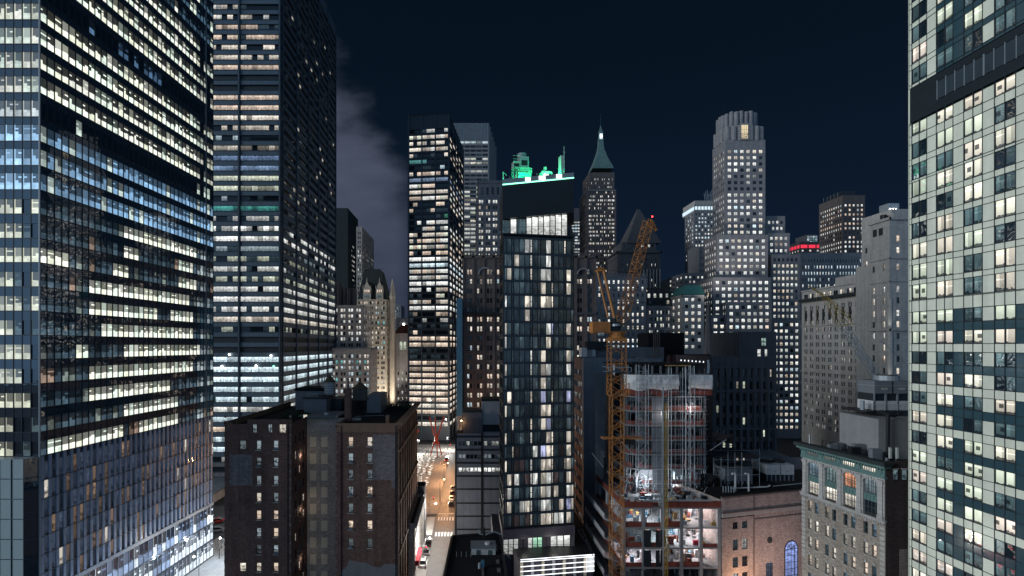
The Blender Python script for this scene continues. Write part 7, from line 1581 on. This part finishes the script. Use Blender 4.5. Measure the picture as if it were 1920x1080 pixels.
# hoist towers of scaffold tube
def scaffold(label, xl, xr, Y, dep, ytop, z0, lift, name='scaffold_tower', diag=True):
    q = thing(name, label, 'scaffold', (gx(xl, Y), Y, z0), 'scaffold towers on the building site'); mb = MB(); a, b = gx(xl, Y), gx(xr, Y); z1 = gz(ytop, Y)
    for x in (a, b):
        for y in (Y, Y + dep): mb.tube((x, y, z0), (x, y, z1), .07, 'galvanised', 5)
    z = z0; k = 0
    while z < z1 - .3:
        for y in (Y, Y + dep): mb.tube((a, y, z), (b, y, z), .05, 'galvanised', 4)
        for x in (a, b): mb.tube((x, Y, z), (x, Y + dep, z), .04, 'galvanised', 4)
        zn = min(z + lift, z1)
        if diag: mb.tube((a if k % 2 else b, Y, z), (b if k % 2 else a, Y, zn), .045, 'galvanised', 4); mb.tube((a if k % 2 else b, Y + dep, z), (b if k % 2 else a, Y + dep, zn), .04, 'galvanised', 4)
        z = zn; k += 1
    mb.build('scaffold_tube', q); return q
scaffold('braced scaffold tower left of the hoist mast on the building site', 1198, 1216, 120.5, 2.0, 684, sl[0], 2.1); scaffold('scaffold tower with few braces right of the hoist mast on the building site', 1292, 1302, 120.5, 2.0, 686, sl[0], 3.2)
scaffold('wide thin scaffold bay between hoist mast and right scaffold tower', 1259, 1286, 121, 1.8, 690, sl[0], 3.5, diag=False)
q = thing('hoist_mast', 'slender grey and yellow hoist mast up the front of the building site', 'hoist', (gx(1247, 110), 110)); mb = MB()
mb.lattice((gx(1249, 110), 110, 0), (gx(1249, 110), 110, gz(755, 110)), .55, .55, 70, .05, 'crane_yellow'); mb.build('mast', q); mb = MB(); mb.tube((gx(1243, 110), 110, 0), (gx(1243, 110), 110, gz(725, 110)), .1, 'galvanised', 5); mb.tube((gx(1245.5, 110), 110.4, 0), (gx(1245.5, 110), 110.4, gz(726, 110)), .08, 'galvanised', 5)
for k in range(24): mb.tube((gx(1243, 110), 110, 2 + 2 * k), (gx(1249, 110), 110, 2 + 2 * k), .04, 'galvanised', 4)
mb.build('guide_rail', q)
# ================================================================== tower crane
t = thing('tower_crane', 'tall orange tower crane with raised lattice jib over the building site', 'crane', (gx(1155, 105), 105))
Yk = 105.0; xm = gx(1156, Yk); zs = gz(630, Yk); mb = MB()
mb.lattice((xm, Yk, 0), (xm, Yk, gz(741, Yk)), 2.35, 2.35, 30, .10, 'crane_orange'); mb.lattice((xm, Yk, gz(741, Yk)), (xm, Yk, gz(638, Yk)), 3.05, 3.05, 7, .11, 'crane_orange')
mb.lattice((xm + .2, Yk - .2, gz(741, Yk)), (xm + .2, Yk - .2, gz(717, Yk)), 3.5, 3.5, 1, .12, 'crane_orange'); mb.build('mast', t)
mb = MB(); mb.wbox(xm - 2.3, xm + 2.3, Yk - 2.3, Yk + 2.3, gz(697, Yk), gz(696, Yk), 'steel_spandrel')
for sx in (-2.3, 2.3): mb.tube((xm + sx, Yk - 2.3, gz(696, Yk)), (xm + sx, Yk - 2.3, gz(688, Yk)), .05, 'galvanised', 4); mb.tube((xm + sx, Yk - 2.3, gz(688, Yk)), (xm + sx, Yk + 2.3, gz(688, Yk)), .05, 'galvanised', 4)
mb.tube((xm - 2.3, Yk - 2.3, gz(688, Yk)), (xm + 2.3, Yk - 2.3, gz(688, Yk)), .05, 'galvanised', 4)
mb.wbox(xm - 1.9, xm + 1.9, Yk - 1.9, Yk + 1.9, gz(648.5, Yk), gz(648, Yk), 'galvanised'); mb.wbox(xm - 3, xm + 5, Yk - 1, Yk + 1, gz(822, Yk), gz(820, Yk), 'crane_orange'); mb.build('walkway', t)
mb = MB(); mb.prism([(xm - 1.7, Yk - 1.7), (xm + 1.7, Yk - 1.7), (xm + 1.7, Yk + 1.7), (xm - 1.7, Yk + 1.7)], gz(640, Yk), gz(634, Yk), 'crane_orange'); mb.lathe(xm, Yk, [(1.8, gz(634, Yk)), (1.5, gz(630, Yk)), (1.6, gz(624, Yk))], 'crane_orange', 14); mb.wbox(gx(1110, Yk), gx(1172, Yk), Yk - 1.3, Yk + 1.3, gz(625, Yk), gz(621.5, Yk), 'crane_orange')
for k in range(9): mb.tube((gx(1140 + 3.5 * k, Yk), Yk - 1.35, gz(625, Yk)), (gx(1143 + 3.5 * k, Yk), Yk - 1.35, gz(621.5, Yk)), .06, 'crane_orange', 4)
mb.build('slewing_deck', t)
mb = MB(); mb.wbox(gx(1108, Yk), gx(1141, Yk), Yk - 1.5, Yk + 1.5, gz(623, Yk), gz(604, Yk), 'crane_orange')
for k in range(12): mb.wbox(gx(1108.5 + 2.8 * k, Yk), gx(1109.3 + 2.8 * k, Yk), Yk - 1.56, Yk - 1.5, gz(622.5, Yk), gz(604.5, Yk), 'crane_orange')
cw = mb.build('counterweight', t)
mb = MB(); mb.wbox(gx(1118, Yk), gx(1129, Yk), Yk - 1.62, Yk - 1.5, gz(629, Yk), gz(624.5, Yk), 'frame_white'); mb.wbox(gx(1119.5, Yk), gx(1127.5, Yk), Yk - 1.66, Yk - 1.62, gz(628, Yk), gz(626, Yk), 'hvac_grey'); mb.build('sign_plate', cw)
mb = MB(); mb.wbox(gx(1143, Yk), gx(1160, Yk), Yk - 1, Yk + 1, gz(621, Yk), gz(604, Yk), 'black_metal'); mb.cyl(gx(1152, Yk), Yk - .9, gz(612, Yk), gz(608, Yk), .9, 'galvanised', 12)
for k in range(14): mb.tube(P3(1142 + rs.uniform(0, 22), 621, Yk - 1), P3(1142 + rs.uniform(0, 22), 598, Yk + 1), .06, 'black_metal', 4)
mb.wbox(gx(1161, Yk), gx(1168, Yk), Yk - 1.8, Yk - .4, gz(621, Yk), gz(612, Yk), 'frame_green'); mb.build('winch_house', t)
mb = MB()
for dy in (-1.1, 1.1):
    mb.tube(P3(1140, 596, Yk + dy), P3(1120, 508, Yk + dy), .2, 'crane_orange', 5); mb.tube(P3(1152, 596, Yk + dy), P3(1132, 508, Yk + dy), .3, 'crane_orange', 5); mb.tube(P3(1119, 508, Yk + dy), P3(1133, 508, Yk + dy), .22, 'crane_orange', 5)
    mb.tube(P3(1119.5, 503, Yk + dy), P3(1132, 503, Yk + dy), .18, 'crane_orange', 5); mb.tube(P3(1136, 578, Yk + dy), P3(1150, 578, Yk + dy), .12, 'crane_orange', 4); mb.tube(P3(1131, 540, Yk + dy), P3(1143, 552, Yk + dy), .08, 'crane_orange', 4)
for x, y in ((1120, 508), (1132, 508), (1126, 503), (1136, 578)): mb.tube(P3(x, y, Yk - 1.1), P3(x, y, Yk + 1.1), .15, 'crane_orange', 4)
mb.wbox(gx(1118, Yk), gx(1133, Yk), Yk - 1.2, Yk + 1.2, gz(508.5, Yk), gz(506.5, Yk), 'crane_orange'); mb.tube(P3(1127, 503, Yk), P3(1127, 497, Yk), .06, 'galvanised', 4); mb.build('a_frame', t)
mb = MB(); j0, j1 = P3(1163, 612, Yk), P3(1216, 414, Yk + 3); pm = j0 + (j1 - j0) * .08
mb.lattice(j0, pm, 0.5, 1.7, 1, .09, 'crane_orange'); mb.lattice(pm, j1, 1.7, 1.5, 22, .085, 'crane_orange'); mb.lattice(j1, P3(1226, 427, Yk + 3), .9, .7, 2, .1, 'crane_orange'); mb.tube(P3(1226, 427, Yk + 3), P3(1231, 432, Yk + 3), .35, 'crane_orange', 6); jib = mb.build('jib', t)
mb = MB()
for dy in (-.6, .6):
    mb.tube(P3(1128, 504, Yk + dy), j1 + Vector((0, dy, -3)), .045, 'black_metal', 4); mb.tube(P3(1128, 506, Yk + dy), j0 + (j1 - j0) * .5, .04, 'black_metal', 4)
mb.build('cable', t); mb = MB(); mb.tube(j1, j1 + Vector((.5, 0, .9)), .04, 'black_metal', 4); mb.ball(P3(1223, 406, Yk + 3), .18, 'lamp_red'); mb.build('beacon', jib)
# small yellow crane further right
t = thing('derrick_crane', 'small yellow and grey lattice crane in front of the beige hotel', 'crane', (gx(1650, 150), 150))
k0, k1, k2 = P3(1650, 715, 150), P3(1582, 612, 150), P3(1516, 536, 150); mb = MB(); mb.lattice(k0, k1, 1.6, 1.5, 14, .09, 'galvanised'); mb.build('lower_boom', t)
mb = MB(); up_ = P3(1595, 606, 150)
for dy in (-.8, .8):
    a = Vector((0, dy, 0)); mb.tube(k1 + a, P3(1549, 556, 150) + a * .6, 0.090, 'crane_yellow', 5); mb.tube(up_ + a, P3(1549, 556, 150) + a * .6, 0.090, 'crane_yellow', 5); mb.tube(P3(1549, 556, 150) + a * .6, k2 + a * .2, 0.120, 'crane_yellow', 5); mb.tube(k1 + a, up_ + a, 0.072, 'crane_yellow', 5); mb.tube(P3(1538, 549, 150) + a * .4, P3(1570, 612, 150) + a * .2, 0.060, 'crane_yellow', 4); mb.tube(P3(1570, 612, 150) + a * .2, k1 + a, 0.060, 'crane_yellow', 4); mb.tube(P3(1559, 575, 150) + a, P3(1590, 590, 150) + a, 0.060, 'crane_yellow', 4)
    mb.tube(P3(1549, 556, 150) + a * .6, P3(1598, 598, 150) + a, 0.072, 'crane_yellow', 4)
for f in (.2, .45, .7): mb.tube(k1 + (P3(1549, 556, 150) - k1) * f + Vector((0, -.7, 0)), k1 + (P3(1549, 556, 150) - k1) * f + Vector((0, .7, 0)), .08, 'crane_yellow', 4)
mb.build('jib_head', t); mb = MB(); mb.tube(P3(1598, 598, 150), P3(1655, 641, 149), .04, 'galvanised', 4); mb.tube(P3(1655, 641, 149), P3(1706, 690, 148), .04, 'black_metal', 4); mb.ball(P3(1652, 641, 149), .3, 'galvanised'); mb.tube(P3(1531, 560, 150), P3(1531, 617, 150), .03, 'crane_yellow', 4); mb.build('cable', t)
mb = MB(); mb.wbox(gx(1643, 150), gx(1665, 150), 149, 152, 0, gz(714, 150), 'stone_dark'); mb.build('base', t)
# ================================================================== street life
t = thing('sculpture', 'tall open red steel sculpture of crossed beams at the park corner', 'sculpture', (gx(820, 268), 268)); mb = MB(); Ys = 268.0
for x0, y0, x1, y1, d0, d1 in ((805, 781, 814, 816, 0, 0), (816, 783, 817, 815, 2, 1), (832, 781, 822, 814, -1, 0), (814, 828, 807, 855, 0, -2), (819, 830, 820, 857, -1, -3), (822, 828, 828, 853, 1, 2)): mb.tube(P3(x0, y0, Ys + d0), P3(x1, y1, Ys + d1), .34, 'sculpture_red', 6)
mb.build('beam', t); mb = MB(); mb.lathe(gx(818, Ys), Ys, [(.3, gz(832, Ys)), (1.0, gz(826, Ys)), (.9, gz(818, Ys)), (.4, gz(813, Ys))], 'sculpture_red', 8)
for k in range(6): mb.tube(P3(814 + k * 1.5, 832, Ys - 1), P3(822 - k * 1.3, 813, Ys + 1), .25, 'sculpture_red', 5)
mb.build('hub', t)
mb = MB(); p = [P3(777, 800, 262), P3(787, 808, 262), P3(777, 821, 262)]; q = [x + Vector((0, .5, 0)) for x in p]; mb.face([p[0], p[2], p[1]], [(0, 0), (1, 0), (1, 1)], 'sculpture_red'); mb.face([q[0], q[1], q[2]], [(0, 0), (1, 0), (1, 1)], 'sculpture_red')
for a in range(3): mb.face([p[a], p[(a + 1) % 3], q[(a + 1) % 3], q[a]], [(0, 0), (1, 0), (1, 1), (0, 1)], 'sculpture_red')
tag(mb.build('red_banner'), 'red pointed banner at the edge of the brick building roof line', 'banner')
# lit slabs set in the park floor
rp = random.Random(600); proto = None; nsl = 0
for row in range(30):
    for c in range(9):
        X = -17.9 - c * 3.0 - rp.uniform(-.9, .9); Y = 186 + row * 2.75 + rp.uniform(-.8, .8)
        if X < gx(776, Y) - 1 or rp.random() < .12 or X > -17.5: continue
        if proto is None:
            mb = MB(); mb.wbox(X - .55, X + .55, Y - .18, Y + .18, .13, .30, 'light_slab'); proto = mb.build('ground_light'); px, py = X, Y; tag(proto, 'small glowing white bar set in the park terrace floor', 'ground light', 'glowing bars in the park floor'); o = proto
        else:
            o = proto.copy(); sc.collection.objects.link(o); o.location = (X - px, Y - py, 0)
        nsl += 1
def bare_tree(label, X, Y, h, seed, group, z=0.13, leafy=False):
    q = thing('tree', label, 'tree', (X, Y, z), group); r_ = random.Random(seed); mb = MB(); mb.tube((X, Y, z), (X, Y, z + h * .4), .13, 'bark', 6, .1); mb.build('trunk', q); mb = MB()
    def br(p, d, l, r, n):
        e = p + d * l; mb.tube(p, e, r, 'bark', 4, r * .6, cap=False)
        if n:
            for k in range(3): br(p + d * l * r_.uniform(.5, 1), (d + Vector((r_.uniform(-.8, .8), r_.uniform(-.8, .8), r_.uniform(-.1, .6)))).normalized(), l * r_.uniform(.55, .8), r * .6, n - 1)
    for k in range(4): br(Vector((X, Y, z + h * .38)), Vector((math.cos(k * 1.6 + seed), math.sin(k * 1.6 + seed), 1.1)).normalized(), h * .3, .07, 3)
    mb.build('crown', q); return q
for k, (x, Y) in enumerate(((786, 262), (795, 255), (803, 262), (790, 240), (800, 230), (788, 215))): bare_tree('bare thin park tree standing among the glowing floor bars', gx(x, Y), Y, 7.5, 20 + k, 'bare trees in the park')
bare_tree('bare tree on the bright plaza at the foot of the left glass tower', gx(411, 139), 139, 6, 40, None, .14); 
def street_lamp(label, X, Y, z, h, warm, e, arm=0.0, group='street lamps'):
    q = thing('street_lamp', label, 'street lamp', (X, Y, z), group); mb = MB(); mb.tube((X, Y, z), (X, Y, z + h), .09, 'black_metal', 6, .06)
    if arm: mb.tube((X, Y, z + h), (X + arm, Y, z + h + .3), .06, 'black_metal', 5)
    mb.build('pole', q); mb = MB(); mb.ball((X + arm, Y, z + h + .25), .26, 'lamp_warm' if warm else 'lamp_white'); mb.build('lamp_head', q)
    if e: point('street_lamp_light', (X + arm, Y, z + h - .25), e, (1, .48, .2) if warm else (1, .95, .86), .3)
street_lamp('warm orange street lamp over the far end of the street', -10.6, 214, .14, 8.5, True, 11000, 1.6); street_lamp('warm orange street lamp near the first crossing', -10.8, 188, .14, 8.5, True, 7000, 1.6); street_lamp('warm orange street lamp beside the red sculpture', -10.8, 243, .14, 8.5, True, 10000, 1.4)
street_lamp('white street lamp at the foot of the slim black tower', gx(840, 290), 282, 0.0, 7, False, 12000); street_lamp('white park lamp left of the red sculpture', gx(783, 275), 274, .13, 7, False, 8000); street_lamp('second white park lamp close behind the red sculpture', gx(786, 280), 279, .0, 6, False, 6000)
street_lamp('white street lamp at the near crossing', -13.2, 156, .14, 9.5, False, 9000, 3.0); street_lamp('bright white street lamp low beside the shop houses', -11.4, 132, .14, 8, False, 5200, 1.2); street_lamp('white lamp on the bright plaza beside the left glass tower', -66, 146, .14, 9, False, 1800); street_lamp('white lamp near the red tail lights on the cross street', -74.6, 178, .13, 9, False, 3500)
street_lamp('white lamp at the near edge of the bright plaza', -60, 128, .14, 9, False, 3000)
for k, (X, Y) in enumerate(((-66.5, 100), (-66, 112), (-65.5, 124), (-65, 136))): street_lamp(('first', 'second', 'third', 'last')[k] + ' cool white lamp in the row at foot of left glass tower', X, Y, .14, 6.5, False, 0, -1.2); point('street_lamp_light', (X - 1.2, Y, 6.3), 2600, (.62, .78, 1), .4)
def traffic_light(label, X, Y, z, arm, col):
    q = thing('traffic_light', label, 'traffic light', (X, Y, z), 'traffic lights at the crossing'); mb = MB(); mb.tube((X, Y, z), (X, Y, z + 5.6), .08, 'galvanised', 6); mb.tube((X, Y, z + 5.6), (X + arm, Y, z + 5.7), .06, 'galvanised', 5); mb.build('pole', q)
    mb = MB(); mb.wbox(X + arm - .18, X + arm + .18, Y - .15, Y + .15, z + 4.6, z + 5.65, 'black_metal'); hdp = mb.build('signal_head', q); mb = MB(); mb.ball((X + arm, Y - .18, z + (5.4 if col == 'lamp_red' else 4.85)), .17, col, 6); mb.build('signal_lamp', hdp)
traffic_light('traffic light showing red at the corner of the glowing park', -13.6, 177, .13, 1.2, 'lamp_red'); traffic_light('traffic light with long pale arm over the near pavement', -14.6, 133.5, .14, 3.4, 'lamp_red'); traffic_light('traffic light showing red at the far end of the street', gx(841, 272), 272, 0, 1.0, 'lamp_red')
def car(label, X, Y, heading, body, group=None, tail=False, van=False):
    q = thing('car', label, 'car', (X, Y, .01), group); hd = Frame((X, Y), (X + math.sin(R(heading)), Y + math.cos(R(heading)))); h1 = .85 if not van else 1.1; h2 = 1.45 if not van else 2.1
    def sec(u, w_, z0, z1): return [tuple(hd.at(u, -w_, z0)), tuple(hd.at(u, w_, z0)), tuple(hd.at(u, w_, z1)), tuple(hd.at(u, -w_, z1))]
    def loftx(secs, m):
        m_ = MB()
        for a, b in zip(secs, secs[1:]):
            for i in range(4):
                j = (i + 1) % 4; m_.face([a[i], b[i], b[j], a[j]], [(0, 0), (1, 0), (1, 1), (0, 1)], m)
        m_.face(secs[0], [(0, 0), (1, 0), (1, 1), (0, 1)], m); m_.face(secs[-1][::-1], [(0, 0), (1, 0), (1, 1), (0, 1)], m); return m_
    loftx([sec(-2.25, .75, .4, h1 - .12), sec(-2.1, .88, .28, h1), sec(-.9, .9, .25, h1 + .05), sec(1.0, .9, .25, h1 + .02), sec(1.9, .86, .28, h1 - .15), sec(2.2, .74, .4, h1 - .3)], body).build('body', q)
    loftx([sec(-1.9 if not van else -2.1, .78, h1 - .05, h1), sec(-1.3 if not van else -2.0, .68, h1, h2), sec(.25 if not van else .9, .68, h1, h2), sec(1.1 if not van else 1.6, .78, h1 - .05, h1)], 'car_glass').build('cabin_glass', q)
    mb = MB(); mb.box(hd, -1.2 if not van else -1.95, .2 if not van else .85, -.64, .64, h2, h2 + .04, body); mb.build('car_roof', q)
    for u in (-1.4, 1.4):
        for d in (-.82, .82): mb = MB(); mb.tube(hd.at(u, d - .1, .33), hd.at(u, d + .1, .33), .33, 'rubber', 12); wh = mb.build('wheel', q); mb = MB(); mb.tube(hd.at(u, d - .11, .33), hd.at(u, d + .11, .33), .2, 'galvanised', 8); mb.build('rim', wh)
    for d in (-.6, .6):
        mb = MB(); mb.box(hd, -2.32, -2.24, d - .17, d + .17, .58, .76, 'tail_red' if tail else 'car_red'); mb.build('tail_light', q)
for k, (Y, b, l) in enumerate(((186, 'car_dark', 'nearest dark car parked along the right kerb of the street'), (193, 'car_white', 'white car second in the row at the right kerb'), (200, 'car_dark', 'dark car parked behind the white car at the right kerb'), (207, 'car_grey', 'grey car farthest in the row at the right kerb'))): car(l, -6.6, Y, 0, b, 'cars parked along the right kerb')
car('dark car parked at the left kerb nearest the crossing', -11.9, 149, 0, 'car_dark', 'cars parked at the left kerb'); car('grey car parked second at the left kerb', -11.9, 143, 0, 'car_grey', 'cars parked at the left kerb'); car('white van parked at the left kerb of the near street', -12.0, 135, 0, 'car_white', 'cars parked at the left kerb', van=True); car('dark van stopped on the street beside the sculpture', gx(838, 262), 258, 0, 'car_dark', None, True, True)
car('red car with glowing tail lights on the cross street', gx(410, 168), 168, 60, 'car_red', None, True); car('grey car with pale roof on the cross street beside the plaza', gx(407, 159), 160, 70, 'car_grey')
def planter(label, x0, x1, y0, y1):
    q = thing('planter', label, 'planter', (x0, y0, .13)); mb = MB(); mb.wbox(x0, x1, y0, y1, .13, .6, 'stone_pale'); mb.build('trough', q); mb = MB(); r_ = random.Random(8)
    for k in range(260):
        c = Vector((r_.uniform(x0, x1), r_.uniform(y0, y1), .6 + r_.random() * .6)); d1 = Vector((r_.uniform(-1, 1), r_.uniform(-1, 1), r_.uniform(-.4, 1))).normalized() * .3; d2 = d1.orthogonal().normalized() * .15; mb.face([c - d1, c + d2, c + d1, c - d2], [(0, 0), (1, 0), (1, 1), (0, 1)], 'leaf_dark')
    mb.build('hedge', q)
def barrel(label, X, Y):
    q = thing('traffic_barrel', label, 'traffic barrel', (X, Y, .01), 'orange barrels at the roadworks'); mb = MB(); mb.cyl(X, Y, .01, .12, .36, 'rubber', 12); mb.build('base', q)
    mb = MB(); z = .12
    for k in range(4): mb.cyl(X, Y, z, z + .22, .29 - .02 * k, 'crane_orange' if k % 2 == 0 else 'paint_white', 12, .28 - .02 * k); z += .22
    mb.build('drum', q)
for k in range(12): barrel('orange and white barrel standing at the roadworks beside the sculpture', gx(826 + (k % 4) * 3.2, 250 + 3 * k), 250 + 3 * k)
planter('long low planter with clipped dark hedge along the park pavement', -18.6, -17.6, 182, 206)
# floodlights that the photograph shows washing the facades
def spot(name, p, tgt, e, col, ang=60, blend=.6, r=.3):
    l = bpy.data.lights.new(name, 'SPOT'); l.energy = e; l.color = col; l.spot_size = R(ang); l.spot_blend = blend; l.shadow_soft_size = r
    o = bpy.data.objects.new(name, l); o.location = p; o.rotation_euler = (Vector(tgt) - Vector(p)).to_track_quat('-Z', 'Y').to_euler(); sc.collection.objects.link(o)
spot('facade_floodlight', (gx(738, 325), 326, 12), (gx(722, 335), 335, 60), 38000, (1, .88, .7), 80); spot('facade_floodlight', (gx(715, 320), 318, 8), (gx(700, 335), 335, 70), 30000, (1, .88, .72), 80)
spot('corner_uplight', (xa_ := 156 - 1.6, 188, gz(628, 190)), (156.2, 190.2, gz(560, 190)), 900, (.95, 1, .92), 50); spot('corner_uplight', (154.4, 188, gz(720, 190)), (156.2, 190.2, gz(640, 190)), 900, (.95, 1, .92), 50)
spot('tower_floodlight', (gx(1330, 270), 262, 60), (gx(1395, 330), 330, 160), 120000, (1, .95, .92), 52)
emit_windows()
